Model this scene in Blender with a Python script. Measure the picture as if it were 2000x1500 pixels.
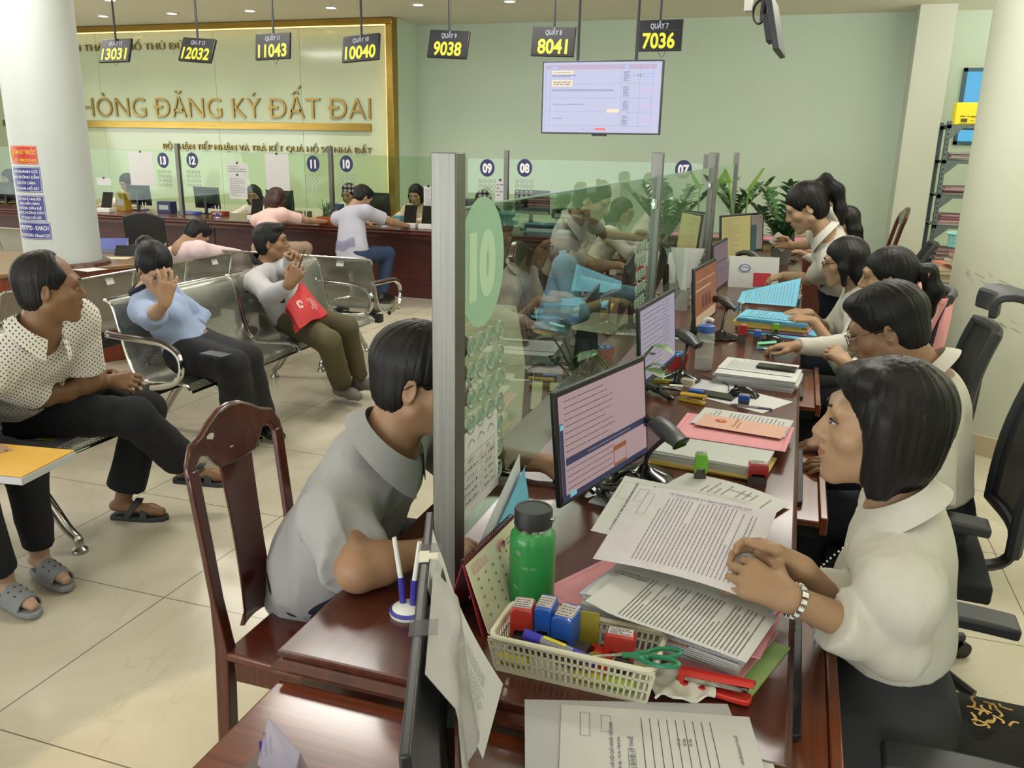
import bpy, bmesh, math, random
import numpy as np
from mathutils import Vector, Matrix, Euler
R = math.radians
rnd = random.Random(7)
S = bpy.context.scene
COL = S.collection
for o in list(bpy.data.objects): bpy.data.objects.remove(o)

# ---------------------------------------------------------------- camera
EYE = Vector((0.0, 0.0, 1.61625)); FPX = 1642.364
PITCH, ROLL, YAW = 0.27444, 0.0192656, 0.3188641
_fw = Vector((-math.sin(YAW)*math.cos(PITCH), math.cos(YAW)*math.cos(PITCH), -math.sin(PITCH)))
_r = Vector((math.cos(YAW), math.sin(YAW), 0)); _u = _r.cross(_fw)
CR = math.cos(ROLL)*_r + math.sin(ROLL)*_u; CU = -math.sin(ROLL)*_r + math.cos(ROLL)*_u
cd = bpy.data.cameras.new('camera'); cam = bpy.data.objects.new('camera', cd); COL.objects.link(cam)
cd.sensor_fit = 'HORIZONTAL'; cd.sensor_width = 36.0; cd.lens = 36.0*FPX/2000.0; cd.clip_start = 0.02
mw = Matrix.Identity(4)
for i, v in enumerate((CR, CU, -_fw)):
    for j in range(3): mw[j][i] = v[j]
mw.translation = EYE; cam.matrix_world = mw
S.camera = cam

def ray(px, py): return ((px-1000)/FPX)*CR - ((py-750)/FPX)*CU + _fw
def at(px, py, z): d = ray(px, py); return EYE + d*((z-EYE.z)/d.z)
def atY(px, py, y): d = ray(px, py); return EYE + d*(y/d.y)
def atX(px, py, x): d = ray(px, py); return EYE + d*(x/d.x)

# ---------------------------------------------------------------- world, view, lamps
w = bpy.data.worlds.new('world'); S.world = w; w.use_nodes = True
w.node_tree.nodes['Background'].inputs[0].default_value = (0.75, 0.85, 1.0, 1)
w.node_tree.nodes['Background'].inputs[1].default_value = 0.6
S.view_settings.view_transform = 'Standard'; S.view_settings.look = 'None'
S.view_settings.gamma = 1.0; S.view_settings.use_curve_mapping = False
S.view_settings.exposure = 0.15
S.cycles.max_bounces = 10; S.cycles.transparent_max_bounces = 24
S.cycles.diffuse_bounces = 4; S.cycles.glossy_bounces = 4; S.cycles.transmission_bounces = 6
S.cycles.caustics_reflective = False; S.cycles.caustics_refractive = False
S.cycles.sample_clamp_indirect = 4.0
S.cycles.use_denoising = True
CEIL = 3.19
ZC = 0.75          # counter height

def area_lamp(name, loc, sx, sy, power, col=(1, .96, .88), rot=(0, 0, 0), spread=180):
    l = bpy.data.lights.new(name, 'AREA'); l.shape = 'RECTANGLE'; l.size = sx; l.size_y = sy
    l.energy = power; l.color = col; l.spread = R(spread)
    o = bpy.data.objects.new(name, l); COL.objects.link(o); o.location = loc; o.rotation_euler = rot
    return o
# added soft fill lamps under the ceiling to brighten the hall
FILLS = [(-2.2, 0.6), (-5.0, 0.6), (0.6, 0.6), (-2.2, 4.0), (-5.0, 4.0), (0.6, 4.2), (-8.0, 4.0), (-8.0, 7.2), (-5.2, 7.0), (-2.4, 7.0), (0.6, 7.6),
          (-2.2, -2.4), (0.6, -2.4)]
for x, y in FILLS:
    area_lamp('ceiling_fill_lamp', (x, y, CEIL-0.05), 1.2, 0.6, 40 if y > 3 else 8, (1, .965, .89))
# daylight through the glazed front behind the photographer, plus two added fill lamps
area_lamp('left_fill_lamp', (-12.9, 3.5, 1.7), 2.6, 8.0, 230, (.90, .95, 1.0), (0, R(-108), 0))  # added fill for ceiling and sign wall; no window is known here
area_lamp('right_fill_lamp', (3.05, 6.0, 2.75), .3, 9.0, 170, (1, .97, .90), (0, R(150), 0))  # added uplight to brighten the ceiling; no cove is known on this side
area_lamp('front_window_daylight', (-4.0, -3.86, 1.7), 10.0, 2.6, 440, (.90, .95, 1.0), (R(110), 0, 0))

# ---------------------------------------------------------------- scene objects
def tag(o, label=None, cat=None, group=None, kind=None):
    if label: o['label'] = label
    if cat: o['category'] = cat
    if group: o['group'] = group
    if kind: o['kind'] = kind
    return o
def thing(name, label, cat, loc=(0, 0, 0), rz=0.0, group=None):
    o = bpy.data.objects.new(name, None); COL.objects.link(o); o.empty_display_size = .05
    o.location = loc; o.rotation_euler = (0, 0, rz)
    return tag(o, label, cat, group)
def dup(root, loc=None, rz=None, label=None, group=None):
    r = root.copy(); COL.objects.link(r)
    if loc is not None: r.location = loc
    if rz is not None: r.rotation_euler = (0, 0, rz)
    if label: r['label'] = label
    if group: r['group'] = group
    def kids(a, b):
        for ch in list(a.children):
            c = ch.copy(); COL.objects.link(c); c.parent = b; kids(ch, c)
    kids(root, r)
    return r

# ---------------------------------------------------------------- materials
MATS = {}
def newmat(name):
    m = bpy.data.materials.new(name); m.use_nodes = True
    nt = m.node_tree; return m, nt, nt.nodes, nt.links, nt.nodes['Principled BSDF']
def s2l(c):
    return tuple((x/12.92 if x <= .04045 else ((x+.055)/1.055)**2.4) for x in c)
def hexc(h): return s2l([int(h[i:i+2], 16)/255 for i in (0, 2, 4)])
def mat(name, col, rough=.5, metal=0.0, ns=30, na=.08, bump=0.0, bs=None, stretch=(1, 1, 1), coat=0.0, spec=.5, sheen=0, emit=None, est=0, alpha=1):
    """noise-modulated plain material; col is an sRGB hex string"""
    if name in MATS: return MATS[name]
    m, nt, N, L, b = newmat(name); c = hexc(col)
    tc = N.new('ShaderNodeTexCoord'); mp = N.new('ShaderNodeMapping'); mp.inputs['Scale'].default_value = stretch
    L.new(tc.outputs['Object'], mp.inputs[0])
    nz = N.new('ShaderNodeTexNoise'); nz.inputs['Scale'].default_value = ns; nz.inputs['Detail'].default_value = 3
    L.new(mp.outputs[0], nz.inputs[0])
    rp = N.new('ShaderNodeMix'); rp.data_type = 'RGBA'
    rp.inputs[6].default_value = (*[x*(1-na) for x in c], 1); rp.inputs[7].default_value = (*[min(1, x*(1+na)) for x in c], 1)
    L.new(nz.outputs[0], rp.inputs[0]); L.new(rp.outputs[2], b.inputs['Base Color'])
    b.inputs['Roughness'].default_value = rough; b.inputs['Metallic'].default_value = metal
    b.inputs['Coat Weight'].default_value = coat; b.inputs['Coat Roughness'].default_value = .1
    b.inputs['Specular IOR Level'].default_value = spec
    if sheen: b.inputs['Sheen Weight'].default_value = sheen
    if emit: b.inputs['Emission Color'].default_value = (*hexc(emit), 1); b.inputs['Emission Strength'].default_value = est
    if alpha < 1: b.inputs['Alpha'].default_value = alpha
    if bump:
        n2 = N.new('ShaderNodeTexNoise'); n2.inputs['Scale'].default_value = bs or ns*4; n2.inputs['Detail'].default_value = 2
        L.new(mp.outputs[0], n2.inputs[0])
        bp = N.new('ShaderNodeBump'); bp.inputs['Strength'].default_value = bump; bp.inputs['Distance'].default_value = .002
        L.new(n2.outputs[0], bp.inputs['Height']); L.new(bp.outputs[0], b.inputs['Normal'])
    MATS[name] = m; return m
def wood(name, c1, c2, rough=.25, coat=.5, along='Y', sc=1.0):
    if name in MATS: return MATS[name]
    m, nt, N, L, b = newmat(name)
    tc = N.new('ShaderNodeTexCoord'); mp = N.new('ShaderNodeMapping')
    s = {'X': (1.2, 26, 26), 'Y': (26, 1.2, 26), 'Z': (26, 26, 1.2)}[along]; mp.inputs['Scale'].default_value = tuple(v*sc for v in s)
    L.new(tc.outputs['Object'], mp.inputs[0])
    nz = N.new('ShaderNodeTexNoise'); nz.inputs['Scale'].default_value = 2.2; nz.inputs['Detail'].default_value = 6; nz.inputs['Roughness'].default_value = .65; nz.inputs['Distortion'].default_value = .4
    L.new(mp.outputs[0], nz.inputs[0])
    cr = N.new('ShaderNodeValToRGB'); cr.color_ramp.elements[0].color = (*hexc(c1), 1); cr.color_ramp.elements[1].color = (*hexc(c2), 1)
    cr.color_ramp.elements[0].position = .3; cr.color_ramp.elements[1].position = .72
    L.new(nz.outputs[0], cr.inputs[0]); L.new(cr.outputs[0], b.inputs['Base Color'])
    b.inputs['Roughness'].default_value = rough; b.inputs['Coat Weight'].default_value = coat; b.inputs['Coat Roughness'].default_value = .12
    bp = N.new('ShaderNodeBump'); bp.inputs['Strength'].default_value = .06; bp.inputs['Distance'].default_value = .002
    L.new(nz.outputs[0], bp.inputs['Height']); L.new(bp.outputs[0], b.inputs['Normal'])
    MATS[name] = m; return m
def emis(name, col, st=1.0, ns=4, na=.04):
    """a lit surface (screen, lamp); faint procedural variation"""
    if name in MATS: return MATS[name]
    m, nt, N, L, b = newmat(name); c = hexc(col)
    tc = N.new('ShaderNodeTexCoord'); nz = N.new('ShaderNodeTexNoise'); nz.inputs['Scale'].default_value = ns
    L.new(tc.outputs['Object'], nz.inputs[0])
    mx = N.new('ShaderNodeMix'); mx.data_type = 'RGBA'; mx.inputs[6].default_value = (*[x*(1-na) for x in c], 1); mx.inputs[7].default_value = (*[x*(1+na) for x in c], 1)
    L.new(nz.outputs[0], mx.inputs[0]); L.new(mx.outputs[2], b.inputs['Emission Color'])
    b.inputs['Emission Strength'].default_value = st; b.inputs['Base Color'].default_value = (.02, .02, .02, 1); b.inputs['Roughness'].default_value = .5; b.inputs['Specular IOR Level'].default_value = .25
    MATS[name] = m; return m
def glass(name, tint, refl=.5, fres=1.45, mixs=1.0, rough=0.0):
    """thin clear pane: tinted see-through plus a mirror coat by Fresnel"""
    if name in MATS: return MATS[name]
    m, nt, N, L, b = newmat(name); N.remove(b); out = N['Material Output']
    tr = N.new('ShaderNodeBsdfTransparent'); gl = N.new('ShaderNodeBsdfGlossy'); gl.inputs['Roughness'].default_value = rough
    gl.inputs['Color'].default_value = (.92, 1, .95, 1)
    tc = N.new('ShaderNodeTexCoord'); nz = N.new('ShaderNodeTexNoise'); nz.inputs['Scale'].default_value = 6
    L.new(tc.outputs['Object'], nz.inputs[0])
    mc = N.new('ShaderNodeMix'); mc.data_type = 'RGBA'; t = hexc(tint)
    mc.inputs[6].default_value = (*[x*.985 for x in t], 1); mc.inputs[7].default_value = (*[min(1, x*1.01) for x in t], 1)
    L.new(nz.outputs[0], mc.inputs[0]); L.new(mc.outputs[2], tr.inputs[0])
    fr = N.new('ShaderNodeFresnel'); fr.inputs[0].default_value = fres
    ge = N.new('ShaderNodeNewGeometry'); iv = N.new('ShaderNodeMath'); iv.operation = 'SUBTRACT'; iv.inputs[0].default_value = 1; L.new(ge.outputs['Backfacing'], iv.inputs[1]); fm_ = N.new('ShaderNodeMath'); fm_.operation = 'MULTIPLY'; L.new(fr.outputs[0], fm_.inputs[0]); L.new(iv.outputs[0], fm_.inputs[1])
    mu = N.new('ShaderNodeMath'); mu.operation = 'MULTIPLY_ADD'; mu.inputs[1].default_value = mixs; mu.inputs[2].default_value = refl*.0; mu.use_clamp = True
    L.new(fm_.outputs[0], mu.inputs[0])
    mx = N.new('ShaderNodeMixShader'); L.new(mu.outputs[0], mx.inputs[0]); L.new(tr.outputs[0], mx.inputs[1]); L.new(gl.outputs[0], mx.inputs[2])
    L.new(mx.outputs[0], out.inputs[0]); MATS[name] = m; return m

# ---------------------------------------------------------------- mesh builder
class MB:
    def __init__(s): s.v = []; s.f = []; s.m = []; s.T = Matrix.Identity(4); s.mi = 0
    def at(s, loc=(0, 0, 0), rot=(0, 0, 0)):
        s.T = Matrix.Translation(loc) @ Euler(rot, 'XYZ').to_matrix().to_4x4(); return s
    def frame(s, o, x, y, z):
        m = Matrix.Identity(4)
        for i, a in enumerate((x, y, z)):
            for j in range(3): m[j][i] = a[j]
        m.translation = o; s.T = m; return s
    def add(s, vs, fs, mi=None):
        b = len(s.v); T = s.T
        s.v += [tuple(T @ Vector(p)) for p in vs]
        for q in fs: s.f.append(tuple(b+i for i in q)); s.m.append(s.mi if mi is None else mi)
        return s
    def box(s, lo, hi, mi=None):
        x0, y0, z0 = lo; x1, y1, z1 = hi
        return s.add([(x0,y0,z0),(x1,y0,z0),(x1,y1,z0),(x0,y1,z0),(x0,y0,z1),(x1,y0,z1),(x1,y1,z1),(x0,y1,z1)],
                     [(0,3,2,1),(4,5,6,7),(0,1,5,4),(1,2,6,5),(2,3,7,6),(3,0,4,7)], mi)
    def cbox(s, c, d, mi=None): return s.box([c[i]-d[i]/2 for i in range(3)], [c[i]+d[i]/2 for i in range(3)], mi)
    def rbox(s, lo, hi, r, n=3, mi=None):
        """box with rounded vertical edges"""
        return s.prism(rrect(lo[0], lo[1], hi[0], hi[1], r, n), lo[2], hi[2], mi)
    def quad(s, pts, mi=None): return s.add(pts, [tuple(range(len(pts)))], mi)
    def prism(s, poly, z0, z1, mi=None, sc=1.0):
        n = len(poly); cx = sum(p[0] for p in poly)/n; cy = sum(p[1] for p in poly)/n
        vs = [(x, y, z0) for x, y in poly] + [(cx+(x-cx)*sc, cy+(y-cy)*sc, z1) for x, y in poly]
        fs = [(i, (i+1) % n, n+(i+1) % n, n+i) for i in range(n)] + [tuple(range(n-1, -1, -1)), tuple(range(n, 2*n))]
        return s.add(vs, fs, mi)
    def lathe(s, prof, n=24, mi=None, cap=True):
        vs = [(r*math.cos(2*math.pi*k/n), r*math.sin(2*math.pi*k/n), z) for r, z in prof for k in range(n)]
        fs = [(i*n+k, i*n+(k+1) % n, (i+1)*n+(k+1) % n, (i+1)*n+k) for i in range(len(prof)-1) for k in range(n)]
        if cap: fs += [tuple(range(n-1, -1, -1)), tuple((len(prof)-1)*n+k for k in range(n))]
        return s.add(vs, fs, mi)
    def cyl(s, r, z0, z1, n=20, mi=None): return s.lathe([(r, z0), (r, z1)], n, mi)
    def tube(s, pts, r, n=8, mi=None, closed=False, flat=1.0, up=None):
        pts = [Vector(p) for p in pts]; rs = r if isinstance(r, (list, tuple)) else [r]*len(pts)
        vs = []; N = len(pts); u = None
        for i, p in enumerate(pts):
            t = (pts[(i+1) % N]-pts[i-1]) if closed else (pts[min(i+1, N-1)]-pts[max(i-1, 0)])
            t.normalize()
            if u is None:
                u = Vector(up) if up else (Vector((0, 0, 1)) if abs(t.z) < .9 else Vector((1, 0, 0)))
            u = (u - t*u.dot(t)).normalized(); v = t.cross(u)
            for k in range(n):
                a = 2*math.pi*k/n; vs.append(tuple(p + u*math.cos(a)*rs[i]*flat + v*math.sin(a)*rs[i]))
        m = N if closed else N-1
        fs = [(i*n+k, i*n+(k+1) % n, ((i+1) % N)*n+(k+1) % n, ((i+1) % N)*n+k) for i in range(m) for k in range(n)]
        if not closed: fs += [tuple(range(n-1, -1, -1)), tuple((N-1)*n+k for k in range(n))]
        return s.add(vs, fs, mi)
    def sheet(s, fn, nu, nv, th=0.0, mi=None):
        """grid sheet fn(u,v)->point; th>0 gives it a thickness along its normals"""
        P = [[Vector(fn(i/nu, j/nv)) for j in range(nv+1)] for i in range(nu+1)]
        vs = [tuple(P[i][j]) for i in range(nu+1) for j in range(nv+1)]; w = nv+1
        fs = [(i*w+j, (i+1)*w+j, (i+1)*w+j+1, i*w+j+1) for i in range(nu) for j in range(nv)]
        if th:
            k = len(vs)
            for i in range(nu+1):
                for j in range(nv+1):
                    a = P[min(i+1, nu)][j]-P[max(i-1, 0)][j]; b = P[i][min(j+1, nv)]-P[i][max(j-1, 0)]
                    n = a.cross(b); n = n.normalized() if n.length > 1e-12 else Vector((0, 0, 1))
                    vs.append(tuple(P[i][j]-n*th))
            fs += [tuple(k+q for q in reversed(f)) for f in list(fs)]
            for i in range(nu): fs += [(i*w, k+i*w, k+(i+1)*w, (i+1)*w), ((i+1)*w+nv, k+(i+1)*w+nv, k+i*w+nv, i*w+nv)]
            for j in range(nv): fs += [(j+1, k+j+1, k+j, j), (nu*w+j, k+nu*w+j, k+nu*w+j+1, nu*w+j+1)]
        return s.add(vs, fs, mi)
    def build(s, name, mats, parent=None, smooth=35, bevel=0, bseg=2, kind=None, uv=None):
        me = bpy.data.meshes.new(name); me.from_pydata(s.v, [], s.f)
        mats = mats if isinstance(mats, (list, tuple)) else [mats]
        for m in mats: me.materials.append(m)
        if len(mats) > 1: me.polygons.foreach_set('material_index', s.m)
        bm = bmesh.new(); bm.from_mesh(me); bmesh.ops.recalc_face_normals(bm, faces=bm.faces); bm.to_mesh(me); bm.free()
        if smooth:
            me.polygons.foreach_set('use_smooth', [True]*len(me.polygons)); me.set_sharp_from_angle(angle=R(smooth))
        me.update()
        o = bpy.data.objects.new(name, me); COL.objects.link(o)
        if parent: o.parent = parent
        if bevel:
            b = o.modifiers.new('bevel', 'BEVEL'); b.width = bevel; b.segments = bseg; b.limit_method = 'ANGLE'; b.angle_limit = R(40)
            b.harden_normals = False
        if kind: o['kind'] = kind
        return o
def rrect(x0, y0, x1, y1, r, n=3):
    out = []
    for cx, cy, a0 in ((x1-r, y1-r, 0), (x0+r, y1-r, 90), (x0+r, y0+r, 180), (x1-r, y0+r, 270)):
        out += [(cx+r*math.cos(R(a0+90*k/n)), cy+r*math.sin(R(a0+90*k/n))) for k in range(n+1)]
    return out
def arc(c, r, a0, a1, n, ax='xz'):
    out = []
    for k in range(n+1):
        a = R(a0+(a1-a0)*k/n); p, q = r*math.cos(a), r*math.sin(a)
        out.append((c[0]+p, c[1], c[2]+q) if ax == 'xz' else (c[0]+p, c[1]+q, c[2]) if ax == 'xy' else (c[0], c[1]+p, c[2]+q))
    return out
def smoothpath(pts, n=6):
    """Catmull-Rom through pts"""
    P = [Vector(p) for p in pts]; out = []
    for i in range(len(P)-1):
        a, b, c, d = P[max(i-1, 0)], P[i], P[i+1], P[min(i+2, len(P)-1)]
        for k in range(n):
            t = k/n; out.append(.5*((2*b)+(c-a)*t+(2*a-5*b+4*c-d)*t*t+(3*b-a-3*c+d)*t**3))
    out.append(P[-1]); return out
TXT = {}
def text_mesh(s, size, ext=0.0, off=0.0, align='CENTER', sx=1.0, spacing=1.0):
    key = (s, size, ext, off, align, sx, spacing)
    if key in TXT: return TXT[key]
    def raw(b, al):
        cu = bpy.data.curves.new('lettering', 'FONT'); cu.body = b; cu.size = size; cu.extrude = ext; cu.offset = off
        cu.align_x = al; cu.align_y = 'TOP_BASELINE'; cu.space_character = spacing; cu.resolution_u = 4
        o = bpy.data.objects.new('t', cu); COL.objects.link(o)
        dg = bpy.context.evaluated_depsgraph_get(); me = bpy.data.meshes.new_from_object(o.evaluated_get(dg))
        bpy.data.objects.remove(o); bpy.data.curves.remove(cu); return me
    t = s.replace('Đ', 'D').replace('đ', 'd'); me = raw(t, 'LEFT')
    vs = [tuple(v.co) for v in me.vertices]; fs = [tuple(p.vertices) for p in me.polygons]
    if 'Đ' in s:        # the bar of Đ is laid across a plain D
        dw = [v.co.x for v in raw('D', 'LEFT').vertices]; dw = max(dw)-min(dw)
        for i, ch in enumerate(s):
            if ch == 'Đ':
                x = max(v.co.x for v in raw(t[:i+1], 'LEFT').vertices)-dw; b = len(vs); e_ = ext+size*.001
                x0, x1, y0, y1 = x-.085*size, x+.30*size, .325*size+off*.5, .405*size-off*.5
                vs += [(x0, y0, -e_), (x1, y0, -e_), (x1, y1, -e_), (x0, y1, -e_), (x0, y0, e_), (x1, y0, e_), (x1, y1, e_), (x0, y1, e_)]
                fs += [tuple(b+k for k in q) for q in ((0,3,2,1),(4,5,6,7),(0,1,5,4),(1,2,6,5),(2,3,7,6),(3,0,4,7))]
    xa, xb = min(v[0] for v in vs), max(v[0] for v in vs); dx = {'CENTER': (xa+xb)/2, 'RIGHT': xb, 'LEFT': xa}[align]
    me = bpy.data.meshes.new('lettering'); me.from_pydata([((x-dx)*sx, y-.3635*size, z) for x, y, z in vs], [], fs); me.update()
    TXT[key] = me; return me
def lettering(name, s, size, m, parent, o, x, y, ext=0.0, off=0.0, align='CENTER', sx=1.0, spacing=1.0):
    """flat or raised text in the plane (o; x right, y up)"""
    me = text_mesh(s, size, ext, off, align, sx, spacing).copy(); me.materials.clear(); me.materials.append(m)
    ob = bpy.data.objects.new(name, me); COL.objects.link(ob)
    x = Vector(x).normalized(); y = Vector(y).normalized(); z = x.cross(y)
    M4 = Matrix.Identity(4)
    for i, a in enumerate((x, y, z)):
        for j in range(3): M4[j][i] = a[j]
    M4.translation = o; ob.matrix_local = M4
    if parent: ob.parent = parent
    return ob
def lines(rects, x0, y0, x1, y1, lh, th, mi, seed=0, fill=.9, vert=False):
    """rows of little word bars, as print too small to read"""
    q = random.Random(seed); y = y1-lh/2
    while y > y0:
        x = x0; xe = x0+(x1-x0)*(fill if q.random() > .25 else q.uniform(.3, fill))
        while x < xe:
            wd = q.uniform(.6, 2.6)*th*2.2
            rects.append((x, y-th/2, min(x+wd, x1), y+th/2, mi)); x += wd+th*.9
        y -= lh
    return rects
def flat(mb, o, x, y, rects, off=.0006):
    """thin coloured patches (x0,y0,x1,y1,mi) in a plane, each a hair proud of it"""
    o, x, y = Vector(o), Vector(x).normalized(), Vector(y).normalized(); n = x.cross(y)
    T = mb.T; mb.T = Matrix.Identity(4)
    for i, r in enumerate(rects):
        k = off*(r[5] if len(r) > 5 else 1)
        mb.add([tuple(o+x*a+y*b+n*k) for a, b in ((r[0], r[1]), (r[2], r[1]), (r[2], r[3]), (r[0], r[3]))], [(0, 1, 2, 3)], r[4])
    mb.T = T; return mb
# ---------------------------------------------------------------- organic surfaces (signed distance field + surface nets)
def V3(p): return np.array((p[0], p[1], p[2]), np.float32)
class Field:
    def __init__(s, lo, hi, h):
        s.lo = np.array(lo, np.float32); s.h = h
        s.n = np.ceil((np.array(hi)-np.array(lo))/h).astype(int)+2
        s.F = np.full(s.n, .5, np.float32)
    def block(s, lo, hi):
        a = np.clip(np.floor((np.array(lo)-s.lo)/s.h).astype(int), 0, s.n); b = np.clip(np.ceil((np.array(hi)-s.lo)/s.h).astype(int)+1, 0, s.n)
        if (b <= a).any(): return None
        ax = [s.lo[i]+s.h*np.arange(a[i], b[i], dtype=np.float32) for i in range(3)]
        return (slice(a[0], b[0]), slice(a[1], b[1]), slice(a[2], b[2])), ax[0][:, None, None], ax[1][None, :, None], ax[2][None, None, :]
    def op(s, sl, d, k, sub=False):
        f = s.F[sl]
        if sub:
            h = np.maximum(k-np.abs(f+d), 0)/k; s.F[sl] = np.maximum(f, -d)+h*h*k*.25
        else:
            h = np.maximum(k-np.abs(f-d), 0)/k; s.F[sl] = np.minimum(f, d)-h*h*k*.25
    def cone(s, a, b, ra, rb, k=.02, side=None, flat=1.0, sub=False):
        a, b = V3(a), V3(b); m = max(ra, rb)*max(1, flat)+k+2*s.h
        q = s.block(np.minimum(a, b)-m, np.maximum(a, b)+m)
        if q is None: return s
        sl, X, Y, Z = q; d = b-a; L2 = float(d@d)+1e-9
        px, py, pz = X-a[0], Y-a[1], Z-a[2]
        t = np.clip((px*d[0]+py*d[1]+pz*d[2])/L2, 0, 1)
        px = px-t*d[0]; py = py-t*d[1]; pz = pz-t*d[2]
        if side is not None:
            e = d/math.sqrt(L2); n = np.cross(e, V3(side)); n = n/(np.linalg.norm(n)+1e-9)
            c = px*n[0]+py*n[1]+pz*n[2]; g = c*(1/flat-1)
            px = px+n[0]*g; py = py+n[1]*g; pz = pz+n[2]*g
        s.op(sl, np.sqrt(px*px+py*py+pz*pz)-(ra+(rb-ra)*t), k, sub); return s
    def chain(s, pts, rs, k=.02, **kw):
        for i in range(len(pts)-1): s.cone(pts[i], pts[i+1], rs[i], rs[i+1], k, **kw)
        return s
    def ell(s, c, r, ax=None, k=.02, sub=False):
        c = V3(c); r = V3(r); A = np.eye(3, dtype=np.float32) if ax is None else np.array([V3(a) for a in ax])
        m = np.abs(A.T)@r+k+2*s.h
        q = s.block(c-m, c+m)
        if q is None: return s
        sl, X, Y, Z = q; X = X-c[0]; Y = Y-c[1]; Z = Z-c[2]
        u = [(X*A[i][0]+Y*A[i][1]+Z*A[i][2])/r[i] for i in range(3)]
        k0 = np.sqrt(u[0]**2+u[1]**2+u[2]**2)+1e-6; k1 = np.sqrt((u[0]/r[0])**2+(u[1]/r[1])**2+(u[2]/r[2])**2)+1e-6
        s.op(sl, k0*(k0-1)/k1, k, sub); return s
    def cut(s, p, n, k=.006):
        """keep the side the normal points away from"""
        n = V3(n); n = n/np.linalg.norm(n); p = V3(p); q = s.block(s.lo, s.lo+s.h*s.n); sl, X, Y, Z = q
        d = -((X-p[0])*n[0]+(Y-p[1])*n[1]+(Z-p[2])*n[2]); s.op(sl, d, k, True); return s
    def mesh(s):
        F = s.F; n = s.n; ins = F < 0
        c = [ins[i:n[0]-1+i, j:n[1]-1+j, k:n[2]-1+k] for i in (0, 1) for j in (0, 1) for k in (0, 1)]
        al = c[0].copy(); an = c[0].copy()
        for q in c[1:]: al &= q; an |= q
        act = an & ~al; I = np.argwhere(act)
        if not len(I): return np.zeros((0, 3)), np.zeros((0, 4), int)
        idx = np.full(act.shape, -1, np.int64); idx[tuple(I.T)] = np.arange(len(I))
        cn = np.array([(i, j, k) for i in (0, 1) for j in (0, 1) for k in (0, 1)])
        val = np.stack([F[I[:, 0]+o[0], I[:, 1]+o[1], I[:, 2]+o[2]] for o in cn], 1)
        acc = np.zeros((len(I), 3)); cnt = np.zeros(len(I))
        for a in range(8):
            for b in range(a+1, 8):
                if np.abs(cn[a]-cn[b]).sum() == 1:
                    va, vb = val[:, a], val[:, b]; x = (va < 0) != (vb < 0)
                    t = np.where(x, va/np.where(x, va-vb, 1), 0)
                    acc += np.where(x[:, None], cn[a]+t[:, None]*(cn[b]-cn[a]), 0); cnt += x
        P = (I+acc/cnt[:, None])*s.h+s.lo
        Q = []
        for ax in range(3):
            o1, o2 = [q for q in range(3) if q != ax]
            sh = [slice(0, None)]*3; a = [slice(1, -1)]*3; b = [slice(1, -1)]*3; a[ax] = slice(0, -1); b[ax] = slice(1, None)
            A, Bv = ins[tuple(a)], ins[tuple(b)]
            for fl in (0, 1):
                E = np.argwhere((A & ~Bv) if fl == 0 else (~A & Bv))
                if not len(E): continue
                E[:, o1] += 1; E[:, o2] += 1
                def g(d1, d2):
                    e = E.copy(); e[:, o1] -= d1; e[:, o2] -= d2; return idx[e[:, 0], e[:, 1], e[:, 2]]
                q = [g(1, 1), g(0, 1), g(0, 0), g(1, 0)]
                if (fl == 0) != (ax == 1): Q.append(np.stack(q, 1))
                else: Q.append(np.stack(q[::-1], 1))
        Q = np.concatenate(Q); Q = Q[(Q >= 0).all(1)]
        return P, Q
def relax(P, Q, it=1, lam=.5):
    """a few umbrella-smoothing rounds"""
    for _ in range(it):
        acc = np.zeros_like(P); cnt = np.zeros(len(P))
        for a in range(4):
            for b in (1, 3):
                np.add.at(acc, Q[:, a], P[Q[:, (a+b) % 4]]); np.add.at(cnt, Q[:, a], 1)
        P = P+lam*(acc/np.maximum(cnt, 1)[:, None]-P)
    return P
def vnormals(P, Q):
    n = np.cross(P[Q[:, 2]]-P[Q[:, 0]], P[Q[:, 3]]-P[Q[:, 1]]); N = np.zeros_like(P)
    for a in range(4): np.add.at(N, Q[:, a], n)
    return N/(np.linalg.norm(N, axis=1)[:, None]+1e-12)
def waves(P, seed, freq, n=6, stretch=(1, 1, 1)):
    """smooth band-limited noise in [-1,1]"""
    q = np.random.RandomState(seed); v = np.zeros(len(P))
    for _ in range(n):
        d = q.randn(3); d /= np.linalg.norm(d); d = d*np.array(stretch)
        v += np.sin((P@d)*freq*q.uniform(.6, 1.5)+q.uniform(0, 6.28))
    return v/n
def organic(name, fld, mats, parent, off, it=1, lam=.5, disp=None, mfn=None):
    P, Q = fld.mesh(); P = relax(P, Q, it, lam)
    if disp is not None: P = P+vnormals(P, Q)*disp(P)[:, None]
    me = bpy.data.meshes.new(name); me.from_pydata((P-np.array(off)).tolist(), [], Q.tolist())
    mats = mats if isinstance(mats, (list, tuple)) else [mats]
    for m in mats: me.materials.append(m)
    if mfn is not None: me.polygons.foreach_set('material_index', mfn(P[Q].mean(1)).astype(np.int32))
    me.polygons.foreach_set('use_smooth', [True]*len(Q)); me.update()
    o = bpy.data.objects.new(name, me); COL.objects.link(o)
    if parent: o.parent = parent
    return o
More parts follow.
